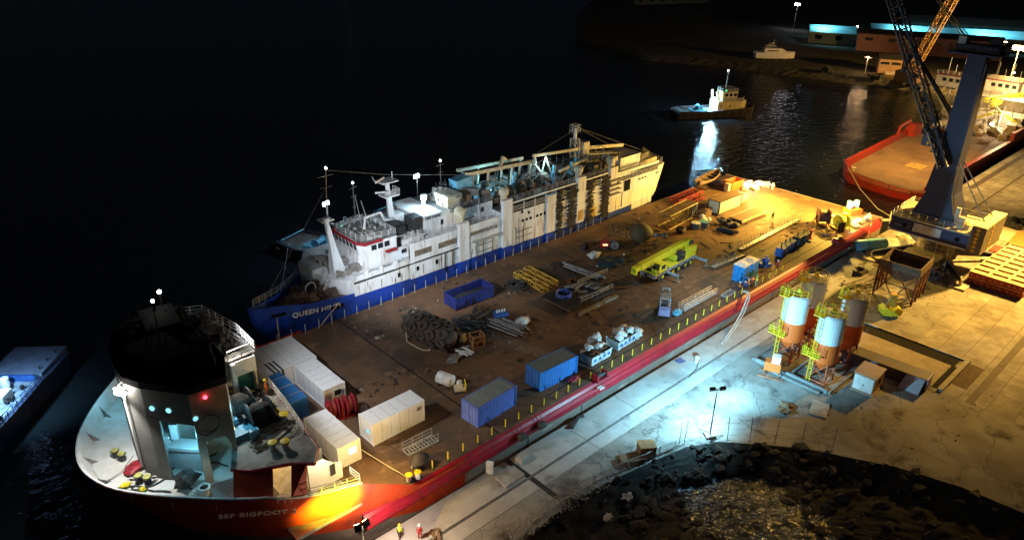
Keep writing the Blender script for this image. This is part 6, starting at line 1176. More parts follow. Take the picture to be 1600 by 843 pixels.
    for i in range(14): x = rnd.uniform(186, 200); y = rnd.uniform(16, 21); g.cb((x, y, 3.5 + rnd.random()), (rnd.uniform(1, 3), rnd.uniform(1, 2), rnd.uniform(.5, 1.8)), rnd.uniform(0, 3))
    g.build('white_gear', white, t)
    for p in ((205, 21, 6.5), (192, 8.6, 5.5), (222, 14, 15.2)): MB().blob(p, (.3, .3, .3), 0, 0, 2).build('deck_lamp', E_white, t)
    MB().cb((188, 12, 4), (3, 2.5, 2.4), .3).build('blue_machine', winblue, t)
redship()
# ------------------------------------------------------------------ harbour crane
def harbour_crane():
    t = thing('harbour_crane', 'huge dark blue mobile harbour crane with hazard diamonds on its counterweight', 'crane', (91.5, -12.5, QZ))
    st = M('crane_grey', (.15, .135, .11), (.10, .085, .065), 1, .6)
    g = MB().box(85, 98, -15.4, -9.6, QZ + 1.0, QZ + 2.6); g.build('chassis', st, t)
    for x in (86, 88.4, 90.8, 93.2, 95.6):
        for y in (-15, -10): MB().lathe([(.4, -.5), (.75, -.45), (.75, .45), (.4, .5)], (x, y, QZ + .76), 14, 'Y').build('wheel', rubber, t)
    for (x, y) in ((84.4, -19.8), (84.4, -5.4), (99.6, -19.8), (99.6, -5.4)):
        MB().add([(91.5 + (x - 91.5) * .35 - .5, -12.5 + (y + 12.5) * .4, QZ + 1.3), (91.5 + (x - 91.5) * .35 + .5, -12.5 + (y + 12.5) * .4, QZ + 1.3), (x + .5, y, QZ + .9), (x - .5, y, QZ + .9), (91.5 + (x - 91.5) * .35 - .5, -12.5 + (y + 12.5) * .4, QZ + 2.8), (91.5 + (x - 91.5) * .35 + .5, -12.5 + (y + 12.5) * .4, QZ + 2.8), (x + .5, y, QZ + 1.6), (x - .5, y, QZ + 1.6)], [(0, 3, 2, 1), (4, 5, 6, 7), (0, 1, 5, 4), (1, 2, 6, 5), (2, 3, 7, 6), (3, 0, 4, 7)]).build('outrigger_leg', M('legnavy', (.03, .04, .09), None, 1, .5), t)
        o = MB().box(x - 1.6, x + 1.6, y - 1.2, y + 1.2, QZ + .02, QZ + .3).tube((x, y, QZ + .3), (x, y, QZ + 1.3), .3, 8).build('outrigger_pad', cream, t)
    MB().lathe([(2.6, QZ + 2.6), (2.6, QZ + 3.6), (2.0, QZ + 3.8), (2.0, 7.4)], (91.5, -12.5, 0), 20).build('slew_ring', st, t)
    g = MB()
    for k in range(7): g.rail([(85.6 + .3 * k, -16.6 + k * .1, QZ + .3 + k * .7), (85.6 + .3 * k, -14.6 + k * .1, QZ + .3 + k * .7)], .7, 1, .05, 2)
    g.build('access_ladder', cream, t)
    # slewing platform
    z0, z1 = 7.4, 10.0
    MB().box(87.2, 96.6, -18.4, -6.0, z0, z1 - .25).build('platform_body', navy, t)
    MB().box(87.1, 96.7, -18.5, -5.9, z1 - .25, z1).build('platform_deck', cream, t)
    MB().box(87.05, 96.75, -18.45, -5.85, z0 - .25, z0 - .002).build('platform_skirt', white, t)
    MB().box(87.12, 87.19, -14.2, -9.8, 7.95, 9.45).build('sign_panel', M('panel_pale', (.62, .58, .52), None, 1, .5), t)
    for y in (-8.4, -16.8): MB().lathe([(.4, 0), (.4, -.05)], (87.19, y, 8.6), 14, 'X').build('fan_grille', black, t)
    MB().box(87.15, 87.19, -8.0, -6.7, 8.32, 8.42).box(87.15, 87.19, -9.1, -8.4, 8.30, 8.42).build('faded_mark', steel, t)
    cw = MB().box(86.8, 97.0, -20.6, -18.5, 7.0, 11.6).build('counterweight', st, t); MB().box(86.75, 97.05, -20.65, -18.6, 11.6, 11.8).build('counterweight_top', cream, t)
    for k in range(6):
        zc = 7.6 + k * .72; MB().add([(86.74, -19.5, zc - .36), (86.74, -19.1, zc), (86.74, -19.5, zc + .36), (86.74, -19.9, zc)], [(0, 1, 2, 3)]).build('hazard_diamond', M('hazard', (.8, .5, .03), None, 1, .5), cw)
        MB().add([(90.5, -20.67, zc - .36), (90.9, -20.67, zc), (90.5, -20.67, zc + .36), (90.1, -20.67, zc)], [(3, 2, 1, 0)]).build('hazard_diamond', M('hazard', (.8, .5, .03), None, 1, .5), cw)
    g = MB().rail([(87.3, -18.3, z1), (87.3, -6.1, z1), (96.4, -6.1, z1)], 1.1, 1.4, .05).rail([(95.8, -18.3, z1), (95.8, -6.1, z1)], 1.1, 1.4, .05); g.rail([(87.2, -5.9, 8), (88.8, -5.2, 8), (90.4, -5.9, 8)], 1.8, .7, .05); g.build('platform_railing', galv, t)
    g = MB()
    for i in range(16): g.cb((88 + random.random() * 2.6, random.uniform(-17.5, -7), z1 + .4), (random.uniform(.4, 1.2), random.uniform(.4, 1.4), random.uniform(.4, .9)), 0)
    g.build('platform_machinery', M('pm', (.45, .38, .24), (.2, .16, .1), 1, .6), t)
    # machinery house wedge + tower
    MB().prism([(88.6, -15.4), (95.4, -15.4), (95.4, -8.2), (88.6, -8.2)], z1, 14.6, [(89.6, -13.6), (94.6, -13.6), (94.6, -9.6), (89.6, -9.6)]).build('machinery_house', navy, t)
    MB().box(89.2, 89.6, -15.6, -14.9, z1, 13.2).box(88.4, 89.1, -16.8, -15.8, z1, 12).build('house_trim', cream, t)
    tw = [(89.4, -13.6), (94.6, -13.6), (94.6, -9.3), (89.4, -9.3)]; tt = [(90.3, -12.6), (93.2, -12.6), (93.2, -10.0), (90.3, -10.0)]
    MB().prism(tw, 14.6, 19.5, [(89.9, -13.0), (93.8, -13.0), (93.8, -9.7), (89.9, -9.7)]).prism([(89.9, -13.0), (93.8, -13.0), (93.8, -9.7), (89.9, -9.7)], 19.5, 37.2, tt).build('tower', navy, t)
    MB().box(90.0, 90.2, -13.08, -12.9, 20, 36).build('tower_edge', M('edge', (.06, .07, .16), None, 1, .5), t)
    MB().box(88.8, 94.6, -14.6, -7.4, 37.2, 37.5).box(90.2, 93.8, -14.0, -8, 37.5, 38.6).build('tower_head', navy, t)
    for y in (-13.2, -8.6): MB().lathe([(.9, -.2), (.9, .2)], (91.2, y, 39.0), 16, 'X').build('sheave', dark, t)
    MB().cb((90.4, -8.6, 39.2), (.9, 1.1, 1.1), .3).build('head_lamp_box', white, t)
    g = MB().rail([(88.8, -14.6, 37.5), (88.8, -7.4, 37.5), (94.6, -7.4, 37.5)], 1.1, 1.4, .05); g.build('head_railing', dark, t)
    MB().box(89.6, 91.6, -9.4, -6.8, 22, 24.6).build('tower_cab', M('cab', (.10, .12, .2), None, 1, .4), t)
    # backstays
    g = MB().tube((91, -12.9, 20), (90.0, -19.2, 11.8), .12, 6).tube((93, -12.9, 20), (94.0, -19.2, 11.8), .12, 6).tube((90, -18.6, 11.9), (90, -13, 11.6), .1).tube((94, -18.6, 11.9), (94, -13, 11.6), .1); g.build('backstay', steel, t)
    # boom (lattice) and ropes
    pv = (88.3, -11.6, 19.6); tip = (88.3, 14.5, 66); 
    d = Vector(tip) - Vector(pv)
    bl = MB().truss(pv, Vector(pv) + d * .12, 1.2, 1.2, 2, .22, .12).truss(Vector(pv) + d * .12, Vector(pv) + d * .9, 1.6, 1.6, 22, .16, .07); bl.build('boom', M('boom_dark', (.045, .05, .09), None, 1, .5), t)
    g = MB()
    for s in (-.6, .6): g.tube((91.5 + s, -9.2, 38.6), tuple(Vector(pv) + d * .88 + Vector((s, 0, 0))), .07, 4).tube((91.5 + s, -9.2, 39.4), tuple(Vector(pv) + d * .8), .06, 4)
    g.tube((91.2, -9.8, 27), tuple(Vector(pv) + d * .42), .25, 8).tube((92.6, -9.8, 27), tuple(Vector(pv) + d * .42), .25, 8); g.build('luffing_rope', dark, t)
    g = MB()
    for k in range(14): c = Vector(pv) + d * (.05 + .02 * k); g.cb(c + Vector((random.uniform(-1.6, 1.6), random.uniform(-1, 1.5), 0)), (random.uniform(.3, 1.2), random.uniform(.3, 1.2), random.uniform(.3, 1)), k)
    g.build('boom_foot_gear', dark, t)
    lp = Vector(pv) + d * .8; MB().cb(lp + Vector((0, -1.2, -.8)), (.9, .5, .6)).build('added_boom_lamp', E_warm, t)  # unseen lamp added on the boom for golden pond glints
harbour_crane()
# ------------------------------------------------------------------ silos
def silo(label, x, y, dz=0):
    t = thing('cement_silo', label, 'silo', (x, y, QZ), 0); r = 1.62
    MB().lathe([(.35, 1.6), (r, 3.2), (r, 5.95)], n=28).build('lower_shell', siloorange, t, False, False)
    MB().lathe([(r, 5.96), (r, 9.6), (r * .9, 9.85), (.2, 10.05)], n=28).build('upper_shell', silowhite, t, False)
    g = MB().ring((0, 0, 10.75), r * .95, .045, 22).ring((0, 0, 10.3), r * .95, .04, 22)
    for k in range(10): a = k * math.pi / 5; g.tube((r * .95 * math.cos(a), r * .95 * math.sin(a), 9.8), (r * .95 * math.cos(a), r * .95 * math.sin(a), 10.75), .04, 4)
    g.lathe([(.3, 10), (.3, 10.6), (.05, 10.7)], n=10); g.build('top_railing', yellow, t, False)
    g = MB()
    for k in range(4):
        a = math.pi / 4 + k * math.pi / 2; b_ = a + math.pi / 2; p = (1.5 * math.cos(a), 1.5 * math.sin(a)); q = (1.5 * math.cos(b_), 1.5 * math.sin(b_))
        g.tube((*p, 3.4), (p[0] * 1.15, p[1] * 1.15, 0), .13, 6).tube((*p, 2.9), (q[0] * 1.12, q[1] * 1.12, .6), .07, 5).tube((*q, 2.9), (p[0] * 1.12, p[1] * 1.12, .6), .07, 5).tube((p[0] * 1.14, p[1] * 1.14, .3), (q[0] * 1.14, q[1] * 1.14, .3), .09, 5)
    g.build('support_frame', M('frame_orange', (.42, .10, .04), (.25, .06, .03), 1, .6), t, False)
    g = MB(); g.tube((-1.95, .9, 0.1), (-1.95, .9, 10.9), .04, 4).tube((-1.95, .45, .1), (-1.95, .45, 10.9), .04, 4)
    for k in range(30): g.tube((-1.95, .45, .4 + k * .36), (-1.95, .9, .4 + k * .36), .025, 4)
    for k in range(11): z = 2.6 + k * .75; g.path([(-1.95, .35, z), (-2.35, .3, z), (-2.6, .68, z), (-2.35, 1.05, z), (-1.95, 1.0, z)], .03, 4)
    g.rail([(-2.8, -.4, 4.4), (-2.8, 1.8, 4.4), (-1.6, 1.8, 4.4)], 1.0, .7, .04).rail([(-2.6, .1, 10), (-2.6, 1.3, 10), (-1.2, 1.5, 10)], 1.2, .5, .04).box(-2.8, -1.7, -.4, 1.8, 4.3, 4.4).box(-2.6, -1.3, .1, 1.4, 9.9, 10); g.build('ladder_cage', yellow, t, False)
    g = MB().lathe([(.35, 1.6), (.35, 1.1), (.2, 1.0)], n=10); g.build('outlet_valve', dark, t, False)
    MB().box(-.25, .35, -1.67, -1.63, 8.6, 8.68).box(.1, .6, -1.64, -1.58, 8.4, 8.48).build('bracket', dark, t, False)
silo('white and orange cement silo nearest the barge hose, in the front row', 42.6, -11.6)
silo('white and orange cement silo in front, right beside the white faced tool box', 40.9, -17.2)
silo('tan shaded cement silo behind the one nearest the barge hose', 48.6, -11.0)
silo('tan shaded cement silo in the back row toward the black pit channel', 47.9, -17.0)
g = MB().box(38.6, 51, -9.2, -8.9, QZ, QZ + .35).box(38.6, 51, -14.4, -14.1, QZ, QZ + .35).box(38.6, 51, -19.8, -19.5, QZ, QZ + .35).box(38.5, 38.8, -19.4, -9.3, QZ, QZ + .5).box(50.8, 51.1, -19.4, -9.3, QZ, QZ + .4).box(37.7, 38.2, -18.8, -12, QZ, QZ + .25)
solo('silo_base_frame', g, M('base_steel', (.20, .22, .22), (.12, .13, .13), 1, .7), 'dark steel base frame lying under the four silos', 'frame')
t = thing('control_box', 'small orange control cabinet on legs with a white hood left of the silos', 'cabinet', (37.0, -12.6, QZ), R(-70))
MB().box(-1.0, 1.0, -.6, .6, 1.0, 2.2).build('casing', orange, t, False); MB().box(-.2, .8, -.5, .4, 2.2, 3.2).build('hood', cabinw, t, False)
g = MB()
for x in (-.9, .9):
    for y in (-.5, .5): g.tube((x, y, 0), (x, y, 1), .07, 5)
g.tube((-1.6, -.8, .1), (1.6, -.8, .1), .1).tube((-1.6, .8, .1), (1.6, .8, .1), .1); g.build('leg_frame', M('legf', (.35, .12, .05), None, 1, .6), t, False)
t = thing('tool_box', 'tan plywood sided box unit with a large white end panel', 'box', (42.2, -23.5, QZ), R(3))
MB().box(0, 3.4, 0, 2.6, .15, 2.5).build('body', ply, t, False); MB().box(-.06, -.001, .12, 2.48, .3, 2.35).build('end_panel', white, t, False); MB().box(-.1, 3.45, -.1, 2.7, 2.5, 2.6).box(-.1, 3.45, -.1, 2.7, 0, .15).build('trim', tan, t, False); MB().box(1.6, 2.2, -.06, -.001, 1.2, 1.8).build('vent', black, t, False); MB().box(-.1, -.065, 1.2, 1.35, 1.1, 1.25).build('handle', black, t, False)
t = thing('trough_barrier', 'long dark steel trough with a white sheet over its lower end', 'barrier', (49.6, -27.4, QZ), R(95)); MB().box(0, 10.6, -1.2, -1.05, 0, 1.7).box(0, 10.6, 1.05, 1.2, 0, 1.7).box(0, 10.6, -1.04, 1.04, 1.0, 1.7).build('trough', M('trough_navy', (.05, .05, .09), (.09, .06, .05), .8, .6), t, False)
MB().box(-.15, -.001, -1.2, 1.2, 0, 1.75).build('end_plate', purple, t, False); g = MB().add([(.2, 1.24, 1.6), (2.4, 1.24, 1.6), (2.8, 2.6, .05), (.3, 2.7, .05)], [(0, 1, 2, 3)]); g.build('sheet', M('sheet_white', (.6, .6, .66), (.5, .5, .55), 1, .5, bump=.4), t, False)
# hopper
t = thing('loading_hopper', 'large dark steel loading hopper on a trestle in front of the crane', 'hopper', (71.2, -17.2, QZ), R(4))
g = MB(); A_ = [(0, 0), (6.0, 0), (6.0, 6.0), (0, 6.0)]; B_ = [(2.2, 2.2), (3.8, 2.2), (3.8, 3.8), (2.2, 3.8)]
g.loft([[(*p, 2.6) for p in B_], [(*p, 5.0) for p in A_], [(*p, 6.1) for p in A_], [(p[0] + (.2 if p[0] < 3 else -.2), p[1] + (.2 if p[1] < 3 else -.2), 6.1) for p in A_], [(p[0] + (.2 if p[0] < 3 else -.2), p[1] + (.2 if p[1] < 3 else -.2), 5.0) for p in A_], [(*p, 2.9) for p in B_]], cap=False)
g.build('hopper_shell', M('hopper_dark', (.06, .055, .05), (.10, .05, .03), .8, .8), t, False)
g = MB()
for x in (.1, 2.1, 3.9, 5.9):
    for y in (.1, 5.9): g.box(x - .14, x + .14, y - .14, y + .14, 0, 5.0)
for y in (.1, 5.9):
    for a, b_ in ((.1, 2.1), (2.1, 3.9), (3.9, 5.9)): g.tube((a, y, .2), (b_, y, 4.8), .09, 5).tube((a, y, 2.5), (b_, y, 2.5), .09, 5)
for x in (.1, 5.9):
    for a, b_ in ((.1, 3), (3, 5.9)): g.tube((x, a, .2), (x, b_, 4.8), .09, 5).tube((x, b_, .2), (x, a, 4.8), .09, 5)
    g.tube((x, .1, 2.5), (x, 5.9, 2.5), .1, 5)
g.build('trestle', rust, t, False); MB().box(-.3, 6.3, -.12, -.001, 4.9, 6.2).box(-.12, -.001, 0, 6, 5, 6.2).build('rim_plate', M('rimp', (.13, .08, .05), None, 1, .8), t, False)
# clamshell grab
t = thing('clamshell_grab', 'yellow clamshell grab resting beside the hopper trestle', 'grab', (65.8, -16.0, QZ), R(-45))
for s in (-1, 1): MB().side([(0, .1), (s * 1.3, .25), (s * 1.5, 1.1), (s * .9, 1.5), (s * .1, 1.1)], -.9, .9).build('bucket_jaw', craneyel, t, False)
MB().box(-.4, .4, -.5, .5, 1.5, 3.0).tube((-.3, 0, 3), (-.9, 0, 1.3), .14).tube((.3, 0, 3), (.9, 0, 1.3), .14).cb((0, 0, 3.3), (.9, .9, .4)).build('head_frame', lattyel, t, False)
bundle('steel_pipe', 'long grey pipes lying on the quay behind the hopper', 'pipes', (73.6, -7.9), R(-12), 5, 9, 2.2, steel, (.16, .28), .15, .1); bpy.data.objects[-1] if False else None
for o in [x for x in bpy.data.objects if x.name.startswith('steel_pipe')]: o.location.z = QZ
t = thing('tank_unit', 'light blue cylindrical tank lying on the quay beside the crane', 'tank', (94.0, -4.6, QZ), R(-30)); 
t.location = (87.8, -3.6, QZ)
MB().lathe([(.4, -3), (1.0, -2.8), (1.0, 2.8), (.4, 3)], (0, 0, 1.15), 16, 'X').build('shell', cyanblue, t, False, True); MB().box(-2, -1.6, -.9, .9, 0, .5).box(1.6, 2, -.9, .9, 0, .5).build('saddle', dark, t, False)
solo('site_equipment', MB().box(-1.2, 1.2, -.8, .8, 0, 1.1).cb((.4, .2, 1.4), (1.4, 1, .6), .3).tube((-1, 0, 1), (-1.6, .3, 2), .1), dark, 'dark lump of machinery on the quay by the long grey pipes', 'equipment', (75.8, -7.0, QZ))
solo('steel_plate', MB().box(-2.6, 2.6, -1.4, 1.4, 0, .12), wood, 'dark plate lying on the quay in front of the blue tank', 'plate', (84.4, -7.4, QZ), R(15))
solo('mooring_bollard', MB().lathe([(.4, 0), (.3, .2), (.3, .6), (.5, .75), (.4, .95), (.05, 1.0)], n=14), dark, 'dark iron bollard on the quay edge where the long mooring line ends', 'bollard', (105.4, -2.5, QZ))
g = MB()
for k in range(12): g.blob((random.uniform(-3, 3), random.uniform(-1.5, 1.5), .4), (random.uniform(.5, 1.2), random.uniform(.4, 1), random.uniform(.3, .8)), k + 200, .5)
solo('netting_pile', g, dark, 'dark pile of netting on the yard behind the counterweight', 'netting', (122.5, -17.6, QZ))
t = thing('flat_trailer', 'orange flat trailer bed parked behind the counterweight', 'trailer', (108.5, -23.4, QZ), R(3)); MB().box(0, 8, 0, 3.6, .9, 1.15).build('bed', orange, t, False)
for x in (1.5, 6):
    for y in (.3, 3.3): MB().lathe([(.45, -.2), (.45, .2)], (x, y, .45), 12, 'Y').build('wheel', rubber, t, False)
solo('cable_tray', MB().box(0, 3.4, 0, 4.4, 0, .5), crate_red, 'flat dark red crate set by the orange trailer', 'crate', (103.6, -22.6, QZ))
solo('cream_sheet', MB().box(0, 8, 0, 9, 0, .06), M('cream_sheet', (.55, .5, .36), (.4, .36, .25), .5, .7), 'pale sheet spread on the yard behind the crane', 'sheet', (112, -20.4, QZ + .01), R(6))
# red crates
cr = thing('cargo_crate', 'open topped red cargo crate in the stacked block beside the crane', 'crate', (0, 0, QZ), 0, 'red crates stacked on the yard')
MB().box(0, 2.2, 0, .08, 0, .98).box(0, 2.2, 2.52, 2.6, 0, .98).box(0, .08, .08, 2.52, 0, .98).box(2.12, 2.2, .08, 2.52, 0, .98).box(.08, 2.12, .08, 2.52, .02, .1).build('side_panel', crate_red, cr, False)
MB().box(-.04, 2.24, -.04, .12, .98, 1.05).box(-.04, 2.24, 2.48, 2.64, .98, 1.05).box(-.04, .12, .121, 2.479, .98, 1.05).box(2.08, 2.24, .121, 2.479, .98, 1.05).build('rim', M('crate_rim_lit', (.72, .62, .38), None, 1, .6), cr, False)  # pale rim, its yellow carries the light on the crate tops
MB().box(.1, 2.1, .1, 2.5, .7, .78).build('yellow_lit_lining', M('crate_lining_lit', (.66, .58, .32), (.42, .34, .16), 1.2, .8), cr, False)  # yellow light inside the crates is put into this pale colour
g = MB()
for k in range(3): g.box(-.03, -.001, .35 + k * .8, .75 + k * .8, .35, .6)
g.build('slot', M('slot_pale', (.55, .3, .2), None, 1, .6), cr, False)
first = True
for j in range(5):
    for i in range(8 if j < 3 else 9):
        for lv in range(2):
            if lv == 0 and i > 0 and (j < 3) and i < 7 and j > 0: continue
            x = 87.0 + i * 2.32 + (j > 2) * 4.2; y = -22.6 - j * 2.72 - .12 * i * (1 if j < 3 else 0) - (j > 2) * .5; z = QZ + lv * 1.07
            if first: cr.location = (x, y, z); first = False
            else: copy_tree(cr).location = (x, y, z)
            
# ------------------------------------------------------------------ quay near side
t = thing('lamp_post', 'tall thin lamp post with two square floodlight heads at the edge of the bright pool', 'lamp', (20.2, -14.3, QZ), R(-35))
MB().tube((0, 0, 0), (0, 0, 6.5), .09, 8, .06).build('pole', steel, t, False); MB().box(-.7, .7, -.04, .04, 6.4, 6.48).build('crossbar', steel, t, False)
for s in (-.6, .6): h = MB().cb((s, -.05, 6.6), (.62, .32, .5), 0, R(35)).build('lamp_head', dark, t, False); MB().cb((s, .12, 6.47), (.5, .03, .4), 0, R(35)).build('lens', E_cool, h, False)
MB().box(-.6, .6, -.6, .6, 0, .3).build('base_block', concrete, t, False); MB().cb((.5, -.5, .35), (2.2, .1, .08), .4, 0, .2).cb((-.3, .5, .35), (1.9, .1, .08), -.6, 0, .1).build('base_timber', wood, t, False)
t = thing('lamp_post', 'floodlight stand with two black heads aimed at the painted bow', 'lamp', (-19.9, -4.6, QZ), R(0))
MB().tube((0, 0, 0), (0, 0, 5.6), .08, 8, .05).build('pole', white, t, False); MB().box(-.55, .55, -.04, .04, 5.5, 5.58).build('crossbar', steel, t, False)
for s in (-.42, .42): h = MB().cb((s, -.05, 5.75), (.6, .25, .6), s * .5, R(-20)).build('lamp_head', black, t, False); MB().cb((s, .1, 5.75), (.5, .04, .5), s * .5, R(-20)).build('lens', E_warm, h, False)
for tr in ((.9, 0), (-.5, .8), (-.5, -.8)): MB().tube((0, 0, 1.2), (tr[0], tr[1], 0.02), .04, 5).build('leg', steel, t, False)
br_ = thing('crowd_barrier', 'steel crowd barrier in the line along the top of the earth bank', 'barrier', (0, 0, QZ), 0, 'crowd barriers along the bank')
g = MB().path([(-1.1, 0, .15), (-1.1, 0, 1.1), (1.1, 0, 1.1), (1.1, 0, .15), (-1.1, 0, .15)], .035, 5)
for k in range(12): g.tube((-1 + k * .18, 0, .15), (-1 + k * .18, 0, 1.1), .018, 4)
g.build('panel', galv, br_, False)
for x in (-.8, .8): MB().box(x - .03, x + .03, -.35, .35, 0, .05).tube((x, 0, .03), (x, 0, .15), .03, 4).build('foot', galv, br_, False)
BL = [(-9.6, -11.9), (-7.4, -10.9), (-5.1, -10.3), (-2.6, -10.1), (-.3, -10.2), (2.0, -10.35), (4.3, -10.55), (6.6, -10.9), (8.9, -11.5), (11.1, -12.1), (13.3, -12.3), (15.5, -12.9)]
for i, (a, b_) in enumerate(zip(BL, BL[1:])):
    o = br_ if i == 0 else copy_tree(br_); o.location = ((a[0] + b_[0]) / 2, (a[1] + b_[1]) / 2, QZ); o.rotation_euler = (random.uniform(-.06, .06), 0, math.atan2(b_[1] - a[1], b_[0] - a[0]) + random.uniform(-.05, .05))
fp = thing('fence_post', 'thin leaning steel fence post carrying wires along the bank', 'post', (16.2, -12.9, QZ), 0, 'fence posts with wires')
MB().tube((0, 0, 0), (0, 0, 3.2), .045, 5).build('rod', steel, fp, False); MB().box(-.12, .12, -.12, .12, 0, .1).build('foot', concrete, fp, False)
FPs = [(16.2, -12.9), (16.9, -13.1), (21.2, -16.0), (23.0, -17.8), (24.9, -19.9), (26.6, -22.2), (28.4, -25)]
for i, p in enumerate(FPs[1:]): c = copy_tree(fp); c.location = (*p, QZ); c.rotation_euler = (random.uniform(-.04, .04), random.uniform(-.04, .04), 0)
g = MB()
for z in (.7, 1.5, 2.3): g.path([(x, y, QZ + z) for x, y in FPs], .016, 4)
solo('fence_wire', g, steel, 'thin slack wires strung between the leaning fence posts', 'wire')
t = thing('electrical_cabinet', 'white electrical cabinet standing at the quay edge', 'cabinet', (-3.0, -2.3, QZ + .05), R(-60)); MB().box(-.35, .35, -.2, .2, .3, 1.6).build('body', white, t, False); MB().box(-.38, .38, -.23, .23, 1.6, 1.66).build('roof', white, t, False); MB().box(-.3, .3, -.22, -.2, .4, 1.5).build('door', M('door_w', (.55, .55, .58), None, 2, .4), t, False)
g = MB()
for x in (-.3, .3): g.tube((x, 0, 0), (x, 0, .3), .03)
g.build('leg', steel, t, False)
solo('concrete_block', MB().prism([(-.8, -.5), (.8, -.5), (.8, .5), (-.8, .5)], 0, .6, [(-.72, -.44), (.72, -.44), (.72, .44), (-.72, .44)]), concrete, 'pale squared concrete block beside the dark trench across the apron', 'block', (1.3, -2.9, QZ + .05), R(8))
solo('concrete_slab_piece', MB().prism([(-1.5, -.9), (1.3, -1), (1.5, .8), (-1.2, .9)], 0, .22), concrete, 'flat loose slab on the apron left of the dark trench', 'slab', (-1.7, -4.0, QZ + .05), R(5))
t = thing('wooden_box', 'tall brown wooden box standing behind the crowd barriers', 'box', (12.2, -11.3, QZ), R(-35)); MB().box(-.9, .9, -.7, .7, 0, 1.3).build('body', wood, t, False); MB().box(-.95, .95, -.75, .75, 1.3, 1.4).build('lid', ply, t, False)
solo('dark_pallet', MB().box(-1.3, 1.3, -.7, .7, .1, .55).box(-1.2, -1, -.7, .7, 0, .1).box(1, 1.2, -.7, .7, 0, .1), wood, 'low dark wooden pallet stack left of the tall brown box', 'pallet', (10.1, -11.0, QZ), R(-30))
solo('manhole_plate', MB().box(-.6, .6, -.5, .5, 0, .05), M('plate_blue', (.08, .12, .30), None, 1, .5), 'blue steel plate lying flat near the quay edge', 'plate', (30.9, -2.6, QZ + .06), R(-10))
t = thing('mooring_bollard', 'pale mooring bollard on the apron in the bright pool of light', 'bollard', (32.4, -4.2, QZ + .05)); MB().lathe([(.35, 0), (.28, .2), (.28, .55), (.42, .7), (.3, .85), (.05, .9)], n=14).build('body', galv, t, False); MB().path([(0, -.3, .3), (-1.5, -1.0, .05), (-4, -1.5, .05)], .05).build('rope', ropedark, t, False)
solo('timber_offcut', MB().cb((0, 0, .15), (2.2, .35, .3), .4).cb((1.2, .4, .1), (1.2, .3, .2), -.3), rubber, 'dark fender piece lying on the quay edge near the loose slab', 'fender', (10.3, -2.4, QZ + .05))
solo('timber_offcut', MB().cb((0, 0, .12), (1.6, .3, .22)).cb((.1, .5, .1), (1.3, .2, .2), .2), wood, 'small timber lying on the apron behind the quay worker in red', 'timber', (-12.3, -5.4, QZ + .05), R(60))
solo('paving_slab_loose', MB().box(0, 3.2, 0, 2.0, 0, .15), concrete, 'flat concrete slab lying on the dark ground below the silos', 'slab', (33.5, -21.8, QZ), R(18))
for i, (x, y, s, l) in enumerate(((31.5, -17.6, 1.0, 'brown rock lump below the silo frame'), (6.2, -13.6, .6, 'pale rock on the bank under the crowd barriers'), (2.5, -14.2, .5, 'pale stone lying lowest on the dark bank'))): solo('rock', MB().blob((0, 0, .2), (s, s * .8, s * .5), 300 + i, .5, 3), concrete if i else wood, l, 'rock', (x, y, QZ if i == 0 else .9))
# ------------------------------------------------------------------ far shore buildings and lamps
def shed(label, x, y, rz, L_, W_, H_, wallm, roofm, nwin, roofh=1.5, name='warehouse'):
    t = thing(name, label, 'building', (x, y, QZ), rz)
    MB().box(0, L_, 0, W_, 0, H_).build('wall', wallm, t, False); MB().side([(-.5, H_), (L_ + .5, H_), (L_ + .5, H_ + .3), (-.5, H_ + .3)], -.6, W_ + .6).add([(-.5, -.6, H_ + .3), (L_ + .5, -.6, H_ + .3), (L_ + .5, W_ / 2, H_ + roofh), (-.5, W_ / 2, H_ + roofh), (-.5, W_ + .6, H_ + .3), (L_ + .5, W_ + .6, H_ + .3)], [(0, 1, 2, 3), (3, 2, 5, 4), (0, 3, 4), (1, 5, 2)]).build('roof', roofm, t, False)
    for k in range(nwin): xx = L_ * (k + .5) / nwin - 1.6; MB().box(xx, xx + 3.2, -.06, -.001, H_ * .62, H_ * .8).build('window', glass, t, False)
    return t
shed('long low pink brick warehouse with small high windows on the far bank', 310.5, 99.5, R(-66), 58, 16, 7.5, brick, roofd, 6)
def longroof(label, x, y, rz, L_, W_, z, mt):
    t = thing('canopy_roof', label, 'building', (x, y, QZ), rz); MB().add([(0, -.4, z), (L_, -.4, z), (L_, W_, z + 2.2), (0, W_, z + 2.2), (0, -.4, z + .3), (L_, -.4, z + .3), (L_, W_, z + 2.5), (0, W_, z + 2.5)], [(0, 3, 2, 1), (4, 5, 6, 7), (0, 1, 5, 4), (1, 2, 6, 5), (2, 3, 7, 6), (3, 0, 4, 7)]).build('roof', mt, t, False); MB().box(0, L_, .5, W_ - .5, 0, z - .01).build('wall', M('cwall', (.10, .14, .15), None, 1, .8), t, False)
    for k in range(int(L_ / 9)): MB().box(3 + k * 9, 6 + k * 9, .4, .5, z * .4, z * .8).build('window', black, t, False)
cyr = M('roof_cyan_lit', (.30, .55, .60), (.18, .38, .44), .15, .6)  # bright cyan puts the blue lighting into the roof colour
longroof('long building roof coloured as lit blue behind the pink warehouse', 336, 104, R(-62), 82, 13, 5.5, cyr); longroof('shorter building with a roof coloured as lit blue left of the pink warehouse', 313, 124, R(-62), 21, 10, 5, cyr)
longroof('low dark building far behind the yacht', 372, 276, R(-20), 60, 16, 5, M('dimroof', (.2, .17, .14), None, .2, .8))
longroof('long dim roof far beyond the blue roofs', 392, 110, R(-60), 70, 16, 5, M('dimroof2', (.16, .15, .13), None, .2, .8))
shed('small orange lit hut near the water on the far bank', 262.5, 69, R(-60), 8, 7, 5.5, M('hut', (.42, .26, .14), None, 1, .8), roofd, 2, name='hut')
